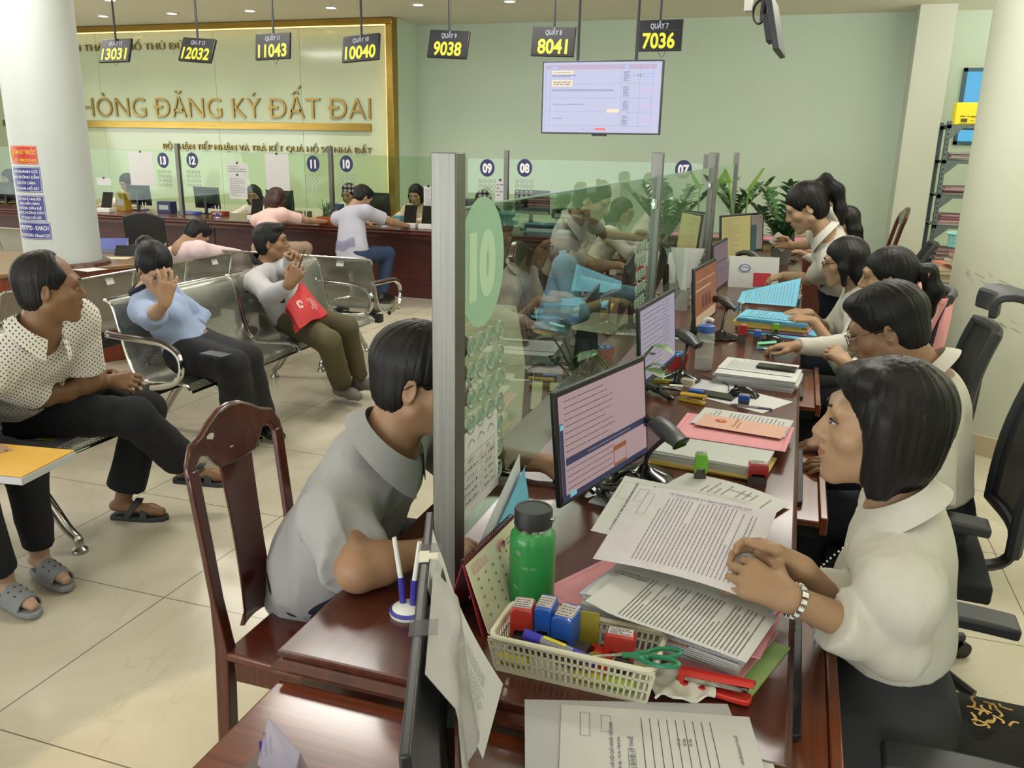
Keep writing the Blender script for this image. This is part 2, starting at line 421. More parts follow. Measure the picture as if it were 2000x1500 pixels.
# ---------------------------------------------------------------- people
UP = Vector((0, 0, 1))
def skin_mat(name, col):
    if name in MATS: return MATS[name]
    m = mat(name, col, rough=.48, ns=14, na=.10, bump=.12, bs=260, spec=.4)
    b = m.node_tree.nodes['Principled BSDF']; b.inputs['Subsurface Weight'].default_value = .12
    b.inputs['Subsurface Radius'].default_value = (.012, .005, .003); b.inputs['Subsurface Scale'].default_value = 1.0
    return m
def hair_mat(name, col, st=(60, 60, 6)):
    return mat(name, col, rough=.48, ns=3, na=.4, bump=.3, bs=6, stretch=st, spec=.28)
def cloth_mat(name, col, rough=.85, na=.05, bump=.25, bs=900): return mat(name, col, rough=rough, ns=40, na=na, bump=bump, bs=bs, spec=.25)
def pattern_cloth(name, base, dot, kind='dots', sc=55):
    """shirt cloth with a printed pattern in object space"""
    if name in MATS: return MATS[name]
    m, nt, N, L, b = newmat(name)
    tc = N.new('ShaderNodeTexCoord'); mx = N.new('ShaderNodeMix'); mx.data_type = 'RGBA'
    mx.inputs[6].default_value = (*hexc(base), 1); mx.inputs[7].default_value = (*hexc(dot), 1)
    if kind == 'dots':
        sp = N.new('ShaderNodeSeparateXYZ'); L.new(tc.outputs['Object'], sp.inputs[0])
        def q(op, a, b_):
            z = N.new('ShaderNodeMath'); z.operation = op
            for i, v in enumerate((a, b_)):
                if isinstance(v, (int, float)): z.inputs[i].default_value = v
                else: L.new(v, z.inputs[i])
            return z.outputs[0]
        u_ = q('ADD', q('MULTIPLY', sp.outputs[0], .68*sc*4), q('MULTIPLY', sp.outputs[1], .74*sc*4)); v_ = q('MULTIPLY', sp.outputs[2], sc*4)
        pr = q('MULTIPLY', q('SINE', u_, 0), q('SINE', v_, 0)); L.new(q('GREATER_THAN', pr, .62), mx.inputs[0])
    elif kind == 'stain':
        L.new(tc.outputs['Object'], (n1 := N.new('ShaderNodeTexNoise')).inputs[0]); n1.inputs['Scale'].default_value = 6
        L.new(n1.outputs[0], mx.inputs[0])
    else:
        wv = N.new('ShaderNodeTexWave'); wv.inputs['Scale'].default_value = sc; wv.inputs['Distortion'].default_value = .6; wv.bands_direction = 'DIAGONAL'
        L.new(tc.outputs['Object'], wv.inputs[0]); L.new(wv.outputs[0], mx.inputs[0])
    L.new(mx.outputs[2], b.inputs['Base Color']); b.inputs['Roughness'].default_value = .85
    MATS[name] = m; return m

def ik(a, c, la, lb, pole):
    d = c-a; L = min(d.length, (la+lb)*.999); e = d.normalized(); x = (la*la-lb*lb+L*L)/(2*L); y = math.sqrt(max(la*la-x*x, 0))
    p = pole-e*pole.dot(e); p = p.normalized() if p.length > 1e-6 else UP
    return a+e*x+p*y
def hand_prims(f, W, D, N, side, curl=.4, spread=.12, thumb=.5, s=1.0, k=.006, curls=None):
    """palm, four unequal bent fingers and a thumb leaving the side of the palm"""
    D = D.normalized(); N = (N-D*N.dot(D)).normalized(); T = D.cross(N)*(1 if side == 'R' else -1)
    base = {}
    pal = .085*s
    offs = [.033, .012, -.010, -.030]; lens = [.068, .076, .071, .055]; fw = [1.0, 1.04, 1.0, .90]
    f.cone(W, W+D*.02*s, .025*s, .027*s, .015, side=T, flat=.72)
    for i in range(4):
        kn = W+D*(pal*fw[i])+T*offs[i]*s
        f.cone(W+D*.015*s+T*offs[i]*.45*s, kn, .0155*s, .0118*s, .012)
        c = curls[i] if curls else curl
        d = (D+T*spread*(1.2-i*.8)).normalized(); p = kn; r = .0094*s*(1 if i < 3 else .88)
        for j, (fr, ang) in enumerate(((.46, .55), (.30, .95), (.24, .6))):
            a = c*ang*1.5; ax = d.cross(N).normalized()
            d = (Matrix.Rotation(a, 3, ax) @ d).normalized()
            q = p+d*lens[i]*fr*s; r2 = r*(.93 if j < 2 else .84)
            f.cone(p, q, r, r2, .004); p, r = q, r2
    th = W+D*.022*s+T*.022*s+N*.006*s
    d1 = (D*.62+T*.72+N*(.15+.5*thumb)).normalized(); t1 = th+d1*.040*s
    f.cone(th, t1, .0165*s, .0128*s, .012)
    d2 = (D*.88+T*(.42-.5*thumb)+N*(.25+.35*thumb)).normalized(); t2 = t1+d2*.031*s; f.cone(t1, t2, .0118*s, .0105*s, .005)
    d3 = (D*.95+T*(.22-.6*thumb)+N*.3*thumb).normalized(); f.cone(t2, t2+d3*.026*s, .0104*s, .0082*s, .004)

def head_prims(f, O, r, u, w, hs, sex, jaw=1.0, fat=0.0):
    p = lambda x, y, z: O+(r*x+w*y+u*z)*hs
    A = (r, w, u); q = hs
    f.ell(p(0, -.014, .034), (.073*q, .092*q, .083*q), A, .01)
    f.ell(p(0, .028, -.025), (.058*q*(1+fat*.12), .060*q, .082*q), A, .03)
    for s in (-1, 1):
        f.cone(p(s*.048, .004, -.052), p(s*.014, .062, -.098), .026*q*(1+fat*.3), .018*q, .02)
        f.ell(p(s*.042, .054, -.022), (.024*q, .024*q, .022*q), A, .02)
    f.ell(p(0, .070, -.100), (.020*q, .017*q, .016*q), A, .015)
    f.cone(p(-.036, .076, .027), p(.036, .076, .027), .015*q, .015*q, .02)
    f.ell(p(0, .062, -.062), (.034*q, .030*q, .028*q), A, .02)
    for s in (-1, 1): f.ell(p(s*.033, .103, .006), (.019*q, .021*q, .014*q), A, .012, sub=True)
    f.cone(p(0, .084, .014), p(0, .103, -.026), .0075*q, .0115*q, .010)
    for s in (-1, 1): f.ell(p(s*.0115, .093, -.031), (.0085*q, .010*q, .0075*q), A, .007)
    f.ell(p(0, .090, -.0525), (.021*q, .0105*q, .0055*q), A, .005); f.ell(p(0, .087, -.066), (.018*q, .011*q, .0065*q), A, .005)
    f.cone(p(-.021, .096, -.0585), p(.021, .096, -.0585), .0022*q, .0022*q, .003, sub=True)
    for s in (-1, 1):
        e = p(s*.073, -.010, -.006); A2 = ((r*.92-w*.38*s).normalized(), (w*.92+r*.38*s).normalized(), u)
        f.ell(e, (.008*q, .019*q, .031*q), A2, .006); f.ell(e+(r*s*.008+w*.004)*q, (.006*q, .010*q, .018*q), A2, .004, sub=True)
    return p
EYEW = EYED = BROW = None
def face_parts(par, off, p, r, u, w, hs, sex, brow='15100e', gaze=(0, 0)):
    ew = mat('eye_white', 'b8aca2', .3, na=.02); ei = mat('eye_iris', '140c0a', .15, na=.1); br = hair_mat('eyebrow_hair', brow); lash = mat('eyelash', '0c0808', .6)
    for s in (-1, 1):
        m = MB(); c = p(s*.0325, .0775, .0045)-Vector(off); n = (w+r*s*.25).normalized(); x = u.cross(n).normalized()*-1; y = n.cross(x)*-1
        if y.dot(u) < 0: y = -y
        x = r.copy(); x = (x-n*x.dot(n)).normalized()
        rr = .0135*hs
        def pt(a, b):   # almond coordinates on the eyeball
            q = x*a+y*b; return c+q+n*math.sqrt(max(rr*rr-q.length_squared, 0))
        K = 12; ring = []
        for i in range(K):
            t = 2*math.pi*i/K; a = math.cos(t)*.0122*hs; b = math.sin(t)*(.0044 if math.sin(t) > 0 else .0034)*hs*(1-.35*abs(math.cos(t))**3); ring.append(pt(a, b))
        m.add([tuple(pt(0, 0))]+[tuple(v) for v in ring], [(0, 1+i, 1+(i+1) % K) for i in range(K)], 0)
        g = gaze[0]*.004*hs
        irr = [tuple(pt(g+math.cos(2*math.pi*i/K)*.0058*hs, max(-.0034, min(.0040, math.sin(2*math.pi*i/K)*.0055))*hs)+n*.0005) for i in range(K)]
        m.add(irr, [tuple(range(K))], 1)
        m.build('eye', [ew, ei], par, smooth=60)
        l = MB(); l.tube([pt(math.cos(t)*.0132*hs, .0004*hs+math.sin(t)*.0046*hs)+n*.0008 for t in [math.pi*i/8 for i in range(9)]], [.0006+.0010*math.sin(math.pi*i/8) for i in range(9)], 5); l.build('eyelash', lash, par)
        b = MB(); b.tube([p(s*(.014+.033*t), .0945-.016*t*t-.005*t, .0275+.005*math.sin(t*2.6)-.003*t*t)-Vector(off) for t in [i/7 for i in range(8)]], [.0014+.0024*math.sin(min(1, .25+i/7)*math.pi*.9) for i in range(8)], 6, flat=.7); b.build('eyebrow', br, par)
def hair_field(f, O, r, u, w, hs, style):
    p = lambda x, y, z: O+(r*x+w*y+u*z)*hs
    A = (r, w, u); q = hs
    g = .007 if style in ('short', 'thin', 'crop') else .010
    f.ell(p(0, -.016, .036), ((.074+g)*q, (.094+g)*q, (.084+g)*q), A, .01)
    if style in ('short', 'thin', 'crop'):
        f.ell(p(0, -.035, -.02), (.074*q, .068*q, .072*q), A, .02)
        if style == 'short': f.ell(p(0, .035, .088), (.062*q, .055*q, .030*q), A, .02)
        f.ell(p(0, .098, -.052), (.105*q, .082*q, .108*q if style != 'thin' else .124*q), A, .012, sub=True)
        for s in (-1, 1): f.ell(p(s*.092, .010, -.030), (.040*q, .030*q, .040*q), A, .01, sub=True)
        f.cut(p(0, -.05, -.082), -u*1.0-w*.25)
        if style == 'thin': f.ell(p(0, .075, .085), (.060*q, .060*q, .050*q), A, .015, sub=True)
    elif style == 'bob':
        f.ell(p(0, -.022, -.016), (.088*q, .090*q, .108*q), A, .02)
        f.cone(p(-.050, .046, .088), p(.055, .060, .070), .028*q, .024*q, .03)
        for s in (-1, 1): f.cone(p(s*.074, .006, .03), p(s*.068, -.004, -.10), .024*q, .021*q, .03)
        f.ell(p(0, .102, -.040), (.110*q, .085*q, .104*q), A, .012, sub=True)
        f.cut(p(0, 0, -.112), -u-w*.1)
    else:
        f.ell(p(0, -.040, -.015), (.078*q, .070*q, .080*q), A, .02)
        f.ell(p(0, .100, -.050), (.098*q, .082*q, .104*q), A, .012, sub=True)
        for s in (-1, 1): f.ell(p(s*.095, .012, -.022), (.040*q, .034*q, .040*q), A, .01, sub=True)
        f.cut(p(0, -.05, -.085), -u-w*.2)
        if style == 'pony':
            f.chain([p(0, -.10, .02), p(0, -.155, .015), p(0, -.175, -.06), p(.005, -.150, -.15), p(.01, -.135, -.22)], [.022*q, .030*q, .035*q, .028*q, .010*q], .03)
        elif style == 'highpony':
            f.chain([p(0, -.09, .085), p(0, -.135, .095), p(0, -.165, .02), p(.0, -.150, -.08), p(.0, -.13, -.15)], [.018*q, .024*q, .032*q, .028*q, .010*q], .03)
        elif style == 'bun':
            f.ell(p(0, -.125, .055), (.045*q, .040*q, .042*q), A, .015)
        elif style == 'long':
            for s in (-1, 0, 1): f.chain([p(s*.05, -.055, .03), p(s*.06, -.078, -.08), p(s*.055, -.095, -.20), p(s*.045, -.10, -.29)], [.045*q, .046*q, .042*q, .018*q], .03)
            for s in (-1, 1): f.chain([p(s*.07, -.01, .03), p(s*.078, -.035, -.07), p(s*.07, -.06, -.17)], [.026*q, .028*q, .02*q], .03)
        elif style == 'half':
            for s in (-1, 1): f.chain([p(s*.06, -.02, .05), p(s*.076, .012, -.02), p(s*.072, .015, -.10)], [.03*q, .022*q, .014*q], .02)
            for s in (-1, 0, 1): f.chain([p(s*.045, -.06, .03), p(s*.05, -.07, -.06), p(s*.045, -.065, -.13)], [.045*q, .042*q, .022*q], .03)
    return p

def person(label, hip, head, face, look=(None, 0), cat='person', group=None, skin='b98a66', hair='short', hairc='14100f', sex='f', h=.008, sc=1.0,
           hands=None, poles=None, elbows=None, knees=None, ankles=None, toes=None, shirt=None, pants=None, shoes=None, collar=None, glasses=None,
           gaze=(0, 0), arm=(.275, .245), base_z=0.0, fat=0.0, hscale=1.0, sleeve=('short',), hem=-.05, folds=.0035, hand_kw=None, shw=None, neckfwd=.035, detail=True, roll=0.0, seed=1, bust=None, hand_s=None):
    P, O = Vector(hip), Vector(head); a = R(face)
    F = Vector((-math.sin(a), math.cos(a), 0)); Rt = Vector((math.cos(a), math.sin(a), 0))
    hy = R(face if look[0] is None else look[0]); hp = R(look[1])
    w = Vector((-math.sin(hy)*math.cos(hp), math.cos(hy)*math.cos(hp), math.sin(hp))); r = Vector((math.cos(hy), math.sin(hy), 0)); u = r.cross(w)
    if roll: q = Matrix.Rotation(R(roll), 3, w); r, u = q @ r, q @ u
    hs = hscale*sc
    NB = O-u*.140*hs-w*.028*hs-F*neckfwd*sc-UP*.036*sc      # neck base
    T = (NB-P).normalized(); L = (NB-P).length; X = (Rt-T*Rt.dot(T)).normalized(); B = X.cross(T)*-1   # B = forward
    B = T.cross(X)*-1
    if B.dot(F) < 0 and abs(B.dot(F)) > .05: B = -B
    m_ = sex == 'm'; sw = (shw or (.178 if m_ else .158))*sc
    SH = {'R': P+T*(L*.90)+X*sw, 'L': P+T*(L*.90)-X*sw}
    root = thing('person', label, cat, (P.x, P.y, base_z), 0, group); off = (P.x, P.y, base_z)
    HJ = {'R': P+Rt*.085*sc, 'L': P-Rt*.085*sc}
    hands = hands or {}; arms = {}
    for sd in 'RL':
        hd = hands.get(sd)
        sg = 1 if sd == 'R' else -1
        if hd is None: hd = (P+F*.18*sc+Rt*sg*.13*sc+UP*.10, F*1.0+UP*-.3, -UP)
        W = Vector(hd[0]); pole = Vector((poles or {}).get(sd, Rt*sg*.5-F*.55-UP*.6))
        la, lb = arm[0]*sc, arm[1]*sc
        tot = (W-SH[sd]).length
        if tot > (la+lb)*.995: k = tot/((la+lb)*.99); la, lb = la*k, lb*k
        arms[sd] = (SH[sd], Vector(elbows[sd]) if elbows and sd in elbows else ik(SH[sd], W, la, lb, pole), W, Vector(hd[1]), Vector(hd[2]), hd[3] if len(hd) > 3 else {})
    legs = None
    if knees:
        legs = {}
        for sd in 'RL': legs[sd] = (HJ[sd], Vector(knees[sd]), Vector(ankles[sd]), Vector((toes or {}).get(sd, F)))
    pts = [O+UP*.16, O-UP*.1, P-UP*.14, P+X*.22, P-X*.22, P+B*.16, P-B*.16, NB-B*.12]
    for v in arms.values(): pts += [v[0]+UP*.07, v[1], v[2], v[2]+v[3].normalized()*.2, v[0]-B*.08]
    if legs:
        for v in legs.values(): pts += [v[1], v[2]-UP*.08, v[2]+v[3].normalized()*.22]
    mg = .11
    lo = [min(q[i] for q in pts)-mg for i in range(3)]; hi = [max(q[i] for q in pts)+mg for i in range(3)]
    f = Field(lo, hi, h)
    p = head_prims(f, O, r, u, w, hs, sex, fat=fat)
    nr = (.056 if m_ else .046)*sc*(1+fat*.25)
    f.cone(p(0, -.022, -.065), NB, nr, nr*1.1, .03)
    cw = (.140 if m_ else .122)*sc*(1+fat*.15)
    f.ell(P+T*.03, (.160*sc*(1+fat*.15), .115*sc*(1+fat*.2), .11*sc), (X, B, T), .05)
    f.cone(P+T*.06, P+T*L*.45, cw*.98, cw*.88, .05, side=X, flat=.74)
    f.cone(P+T*L*.48, P+T*L*.80, cw*.95, cw*.94, .05, side=X, flat=.72)
    f.cone(SH['L'], SH['R'], .058*sc, .058*sc, .05); 
    for sd in 'RL': f.cone(NB-T*.01, SH[sd], .050*sc, .050*sc, .04)
    for sd, (s0, e, W, D, N, kw) in arms.items():
        am = (.046 if m_ else .039)*sc*(1+fat*.25)
        f.cone(s0, e, am*1.08, am*.86, .03); f.cone(e, e+(W-e)*.35, am*.86, am*.84, .02); f.cone(e+(W-e)*.35, W, am*.84, .0245*sc, .02)
        kw = dict(kw); kw.setdefault('s', (hand_s or (1.0 if m_ else .92))*sc)
        hand_prims(f, W, D, N, sd, **kw)
    if legs:
        for sd, (hj, kn, an, to) in legs.items():
            f.cone(hj, kn, .078*sc, .054*sc, .04); f.cone(kn, kn+(an-kn)*.35, .054*sc, .052*sc, .03); f.cone(kn+(an-kn)*.35, an, .052*sc, .034*sc, .03)
            to = to.normalized(); sdv = UP.cross(to)
            f.cone(an-to*.03-UP*.03, an+to*.12-UP*.045, .032*sc, .026*sc, .02, side=sdv, flat=.8); f.cone(an+to*.12-UP*.045, an+to*.165-UP*.055, .027*sc, .02*sc, .02)
    g_ = sum(int(skin[i:i+2], 16) for i in (0, 2, 4))/3; skin = ''.join('%02x' % int((int(skin[i:i+2], 16)*.88+g_*.12)*.93) for i in (0, 2, 4))
    sk = skin_mat('skin_'+skin, skin); lip = skin_mat('lips_'+skin, '%02x%02x%02x' % tuple(int(v*255) for v in (min(1, int(skin[:2], 16)/255*.93), int(skin[2:4], 16)/255*.78, int(skin[4:], 16)/255*.80)))
    mo = p(0, .092, -.0592)
    Om, rr_, uu_, ww_ = np.array(O), np.array(r), np.array(u), np.array(w)
    def mfn(c):
        d = (c-Om)/hs; x, y, z = d@rr_, d@ww_, d@uu_
        return ((np.abs(x) < .0225) & (y > .076) & (((x/.0225)**2+((z+.0592)/.0105)**2) < 1)).astype(int)
    organic('body', f, [sk, lip], root, off, 1, .35, mfn=mfn)
    if detail: face_parts(root, off, p, r, u, w, hs, sex, gaze=gaze)
    # hair
    hl = max(h*.8, .0045)
    ext = {'long': .42, 'pony': .34, 'highpony': .34}.get(hair, .26)
    fh = Field([O[i]-ext for i in range(3)], [O[i]+min(ext, .26) for i in range(3)], hl)
    hair_field(fh, O, r, u, w, hs, hair)
    def hdisp(Pp):
        d = Pp-Om; ang = np.arctan2(d@rr_, d@ww_); return .0005*(np.sin(ang*31+3*waves(Pp, seed, 18))+np.sin(ang*53+1+4*waves(Pp, seed+1, 14))+np.sin(ang*83+2)+np.sin(ang*19+4))+.0016*waves(Pp, seed+3, 60)
    if hair != 'none': organic('hair', fh, hair_mat('hair_'+hairc, hairc), root, off, 1, .4, disp=hdisp)
    # clothes
    if shirt:
        fs = Field(lo, hi, h); g = .010*sc
        cut_lo = P+T*hem
        fs.ell(P+T*.03, ((.160*(1+fat*.15))*sc+g, (.115*(1+fat*.2))*sc+g, .12*sc), (X, B, T), .05)
        if hem < -.02: fs.cone(P+T*hem*1.3, P+T*.08, .165*sc+g, .160*sc+g, .04, side=X, flat=.72)
        fs.cone(P+T*.06, P+T*L*.45, cw*1.0+g, cw*.93+g, .05, side=X, flat=.78)
        fs.cone(P+T*L*.48, P+T*L*.80, cw*.97+g, cw*.95+g, .05, side=X, flat=.77)
        if not m_ or bust:
            for s in (-1, 1): fs.ell(P+T*L*.62+X*s*.060*sc+B*.068*sc, (.055*sc, .044*sc, .058*sc), (X, B, T), .04)
        fs.cone(SH['L'], SH['R'], .064*sc, .064*sc, .05)
        for sd in 'RL': fs.cone(NB-T*.012, SH[sd], .050*sc+g*.6, .055*sc+g, .04)
        st = sleeve[0]; cuts = []
        for sd, (s0, e, W, D, N, kw) in arms.items():
            am = (.046 if m_ else .039)*sc*(1+fat*.25); lf = sleeve[1] if len(sleeve) > 1 else 1.0
            if st == 'short':
                t = lf if len(sleeve) > 1 else .72; ee = s0+(e-s0)*t; fs.cone(s0, ee, am*1.22+g, am*1.25+g, .03); cuts.append((ee, (e-s0), .085))
            else:
                t = lf; ee = e+(W-e)*t; fs.cone(s0, e, am*1.22+g, am*1.05+g*1.4, .03); fs.cone(e, ee, am*1.05+g*1.4, (am*.92+g*1.5) if t < .8 else .034*sc, .02)
                if t < .8: fs.cone(e+(W-e)*(t-.22), ee, am*1.0+g*1.6, am*1.0+g*1.6, .008)
                else: fs.cone(e+(W-e)*(t-.16), ee, .033*sc, .032*sc, .008)
                cuts.append((ee, (W-e), .050 if t >= .8 else .068))
        ecut = []
        for c, n, lr in cuts:
            n = n.normalized(); q = fs.block([c[i]-.09 for i in range(3)], [c[i]+.09 for i in range(3)])
            sl, XX, YY, ZZ = q; d = (XX-c.x)*n.x+(YY-c.y)*n.y+(ZZ-c.z)*n.z
            lat = np.sqrt(np.maximum((XX-c.x)**2+(YY-c.y)**2+(ZZ-c.z)**2-d*d, 0)); msk = (lat < lr) & (d > -.02)
            fs.F[sl] = np.where(msk, np.maximum(fs.F[sl], d), fs.F[sl])
        fs.cut(cut_lo, -T); 
        # neck opening
        fs.cone(NB+T*.012+B*.005, NB+T*.2+B*.03, nr*1.12, nr*1.3, .006, sub=True); fs.cut(NB+T*.040, T+B*.05, .012)
        Sx = {k: (np.array(v[0]), np.array(v[1]), np.array(v[2])) for k, v in arms.items()}
        def sdisp(Pp):
            v = waves(Pp, seed+11, 42, 7, (1, 1, .6)); rg = 1-2*np.abs(v)**.7
            loc = np.zeros(len(Pp))
            for k, (a0, b0, c0) in Sx.items():
                loc = np.maximum(loc, np.exp(-((Pp-b0)**2).sum(1)/.012)); loc = np.maximum(loc, .7*np.exp(-((Pp-a0)**2).sum(1)/.014))
            wst = np.exp(-(((Pp-np.array(P))@np.array(T)-.08)/.09)**2)
            return folds*(rg*(.35+.9*loc+.6*wst))+folds*.5*waves(Pp, seed+5, 16)+folds*.45*(1-2*np.abs(waves(Pp, seed+8, 95, 5, (1, 1, .5)))**.8)*(.25+loc)
        organic('shirt', fs, shirt, root, off, 1, .35, disp=sdisp)
    if collar:
        cm = MB(); C = NB+T*.034-Vector(off); ax = (O-u*.07*hs-NB).normalized(); xs = (X-ax*X.dot(ax)).normalized(); ys = ax.cross(xs)*-1
        if ys.dot(B) < 0: ys = -ys
        gap = collar.get('gap', 28); hh = collar.get('h', .034)*sc; ra = nr*1.22+.004; drop = collar.get('drop', .055)*sc
        def cf(s_, v):
            th = R(gap+(360-2*gap)*s_); fr = (1+math.cos(th))/2
            dx, dy = math.sin(th), math.cos(th)
            if v < .4: q = v/.4; rad = ra*(1.0+.02*q); z = hh*q*(1-.30*fr**2)
            else:
                q = (v-.4)/.6; rad = ra*(1.03+.06*math.sin(q*math.pi/2))+q*(.020+.026*fr)*sc; z = hh*(1-.30*fr**2)-q*drop*(.62+.50*fr**3)
            return C+xs*dx*rad+ys*dy*rad*1.04+ax*z
        cm.sheet(cf, 40, 10, .0018); cm.build('collar', collar.get('m', shirt), root, smooth=50)
    if pants and legs:
        fp = Field(lo, hi, max(h, .007)); g = .011*sc; ln = pants.get('len', .96); fl = pants.get('flare', 1.0); bag = pants.get('bag', 1.0)
        fp.ell(P+T*.02, (.162*(1+fat*.15)*sc+g*.6, .117*(1+fat*.2)*sc+g*.6, .115*sc), (X, B, T), .04)
        fp.cone(P+T*.02, P+T*max(.10, hem), cw*1.08, cw*1.02, .04, side=X, flat=.76)
        cc = []
        for sd, (hj, kn, an, to) in legs.items():
            fp.cone(hj, kn, .084*sc*bag+g, .062*sc*bag+g*.8, .04); e = kn+(an-kn)*ln; fp.cone(kn, e, .062*sc*bag+g*.8, .046*sc*fl*bag+g, .03); cc.append((e, an-kn))
        for c, n in cc:
            n = n.normalized(); q = fp.block([c[i]-.13 for i in range(3)], [c[i]+.13 for i in range(3)])
            if q is None: continue
            sl, XX, YY, ZZ = q; d = (XX-c.x)*n.x+(YY-c.y)*n.y+(ZZ-c.z)*n.z
            lat = np.sqrt(np.maximum((XX-c.x)**2+(YY-c.y)**2+(ZZ-c.z)**2-d*d, 0)); fp.F[sl] = np.where((lat < .11) & (d > -.03), np.maximum(fp.F[sl], d), fp.F[sl])
        bl = fp.block([P[i]-.30 for i in range(3)], [P[i]+.34 for i in range(3)]); sl, XX, YY, ZZ = bl; hz = P.z+(hem+.035 if hem > 0 else .06)
        fp.F[sl] = np.where(((XX-P.x)*F.x+(YY-P.y)*F.y) < .165*sc, np.maximum(fp.F[sl], ZZ-hz), fp.F[sl])
        organic('trousers', fp, pants['m'], root, off, 1, .4, disp=lambda Pp: .0035*(1-2*np.abs(waves(Pp, seed+21, 26, 6))**.7))
    if shoes and legs:
        for sd, (hj, kn, an, to) in legs.items():
            to = to.normalized(); sdv = UP.cross(to)
            if shoes['kind'] == 'sandal': sandal(root, off, an, to, sdv, shoes)
            else:
                fz = Field([an[i]-.16-.2*abs(to[i]) for i in range(3)], [an[i]+.16+.2*abs(to[i]) for i in range(3)], .006)
                fz.cone(an-to*.035-UP*.035, an+to*.10-UP*.05, .045, .040, .03, side=sdv, flat=.85); fz.cone(an+to*.10-UP*.05, an+to*.165-UP*.06, .040, .030, .02); fz.cone(an-UP*.03, an+UP*.02, .043, .042, .02); fz.cut(an-UP*(.088), -UP)
                organic('shoe', fz, shoes['m'], root, off, 1, .4)
    if glasses:
        gm = glasses if not isinstance(glasses, bool) else mat('black_glasses_frame', '15120f', .3)
        gb = MB(); o2 = Vector(off)
        for s in (-1, 1):
            c = p(s*.033, .105, .002)-o2; gb.tube([c+r*.023*hs*math.cos(t)+u*.016*hs*math.sin(t)-w*.004*abs(math.cos(t))*(1 if True else 0) for t in [2*math.pi*i/16 for i in range(16)]], .0016, 5, closed=True)
            gb.tube([p(s*.056, .100, .006)-o2, p(s*.074, .06, .010)-o2, p(s*.078, .0, .010)-o2, p(s*.076, -.02, -.006)-o2], .0016, 5)
        gb.tube([p(-.011, .107, .006)-o2, p(0, .110, .009)-o2, p(.011, .107, .006)-o2], .0014, 5); gb.build('glasses', gm, root)
    info = dict(root=root, off=Vector(off), p=p, r=r, u=u, w=w, P=P, T=T, X=X, B=B, NB=NB, arms=arms, legs=legs, L=L, hs=hs, F=F, Rt=Rt)
    return info
def sandal(root, off, an, to, sdv, sh):
    o2 = Vector(off); m = MB(); base = an-UP*.070
    out = [(-.055, .026), (-.06, 0), (-.055, -.026), (.0, -.033), (.08, -.040), (.14, -.042), (.185, -.030), (.20, -.004), (.185, .024), (.14, .040), (.08, .036), (.0, .031)]
    pts = [base+to*x+sdv*y-o2 for x, y in out]; n = len(pts)
    m.add([tuple(q-UP*.022) for q in pts]+[tuple(q) for q in pts], [tuple(range(n)), tuple(range(n, 2*n))]+[(i, (i+1) % n, n+(i+1) % n, n+i) for i in range(n)])
    m.build('sandal_sole', sh['m'], root, bevel=.006)
    if sh.get('clog'):
        c = MB()
        def cf(s, v):
            x = .035+.105*v; a = math.pi*s; wd = .047-.003*v; return base+to*(x+.012*math.sin(a))+sdv*(math.cos(a)*wd)+UP*(math.sin(a)*(.072-.018*v)-.006)-o2
        c.sheet(cf, 18, 8, .006); st = c.build('sandal_upper', sh['m'], root)
        hb = MB()
        for v in (.25, .6):
            for s in (.22, .38, .54, .70):
                a = cf(s, v); nn = (a-(base+to*(.035+.105*v)-o2)).normalized(); hb.frame(a+nn*.0005, nn.orthogonal().normalized(), nn.cross(nn.orthogonal()).normalized(), nn); hb.cyl(.0042, 0, .0012, 8)
        hb.T = Matrix.Identity(4); hb.build('vent_hole', mat('sandal_hole_dark', '3a3b3e', .8), st)
    else:
        for x0, x1, hh in ((.085, .115, .052), (.005, .035, .085)):
            c = MB(); c.sheet(lambda s, v: base+to*((x0 if x0 > .05 else x0+.055*math.sin(math.pi*s)-.0)+(x1-x0)*v)+sdv*math.cos(math.pi*s)*.042+UP*(math.sin(math.pi*s)*hh-.008)-o2, 14, 3, .004); c.build('sandal_strap', sh['m'], root)
# ---------------------------------------------------------------- the hall
def st(o): o['kind'] = 'structure'; return o
WALLG = mat('wall_sage_paint', 'c9d8c6', .75, ns=1.2, na=.03, bump=.05, bs=180)
WHITE = mat('white_paint', 'd3d6c8', .7, ns=1.5, na=.03, bump=.04, bs=160)
CEILM = mat('ceiling_paint', 'e6dfcb', .9, ns=.8, na=.03)
STEEL = mat('brushed_steel', '75746e', .42, 1.0, ns=8, na=.22, stretch=(30, 30, .8), bump=.05)
CHROME = mat('chrome', 'c8c6c0', .12, 1.0, ns=6, na=.05)
ALU = mat('polished_aluminium', 'b5b2aa', .22, 1.0, ns=9, na=.08)
GOLD = mat('brushed_gold', 'b08f4a', .24, 1.0, ns=5, na=.2, stretch=(.6, 4, 6))
GOLDL = mat('gold_letters', 'a58a52', .30, 1.0, ns=9, na=.15)
BLACK = mat('black_plastic', '17181b', .38, ns=40, na=.15, bump=.08)
DARK = mat('dark_grey_plastic', '2b2d31', .45, ns=30, na=.12)
BLKG = mat('glossy_black', '0d0e11', .12, ns=10, na=.1)
WHPL = mat('white_plastic', 'd9d8d2', .4, ns=20, na=.03)
PAPER = mat('paper_white', 'c9c8c8', .8, ns=14, na=.02)
PAPER2 = mat('paper_grey_white', 'b9b9bd', .8, ns=14, na=.03)
INK = mat('print_ink', '4a4a50', .8, ns=30, na=.1)
INKL = mat('print_grey', '85858c', .8, ns=30, na=.1)
PINK = mat('pink_card', 'e39aa6', .8, ns=14, na=.03)
BLUEC = mat('blue_card', '6fb6d6', .8, ns=14, na=.03)
YELC = mat('yellow_card', 'd9bb62', .8, ns=14, na=.04)
GREENC = mat('green_card', '9fc07a', .8, ns=14, na=.04)
MAHO = wood('mahogany', '3a1a13', '5e2d1e', .28, .3, 'Y')
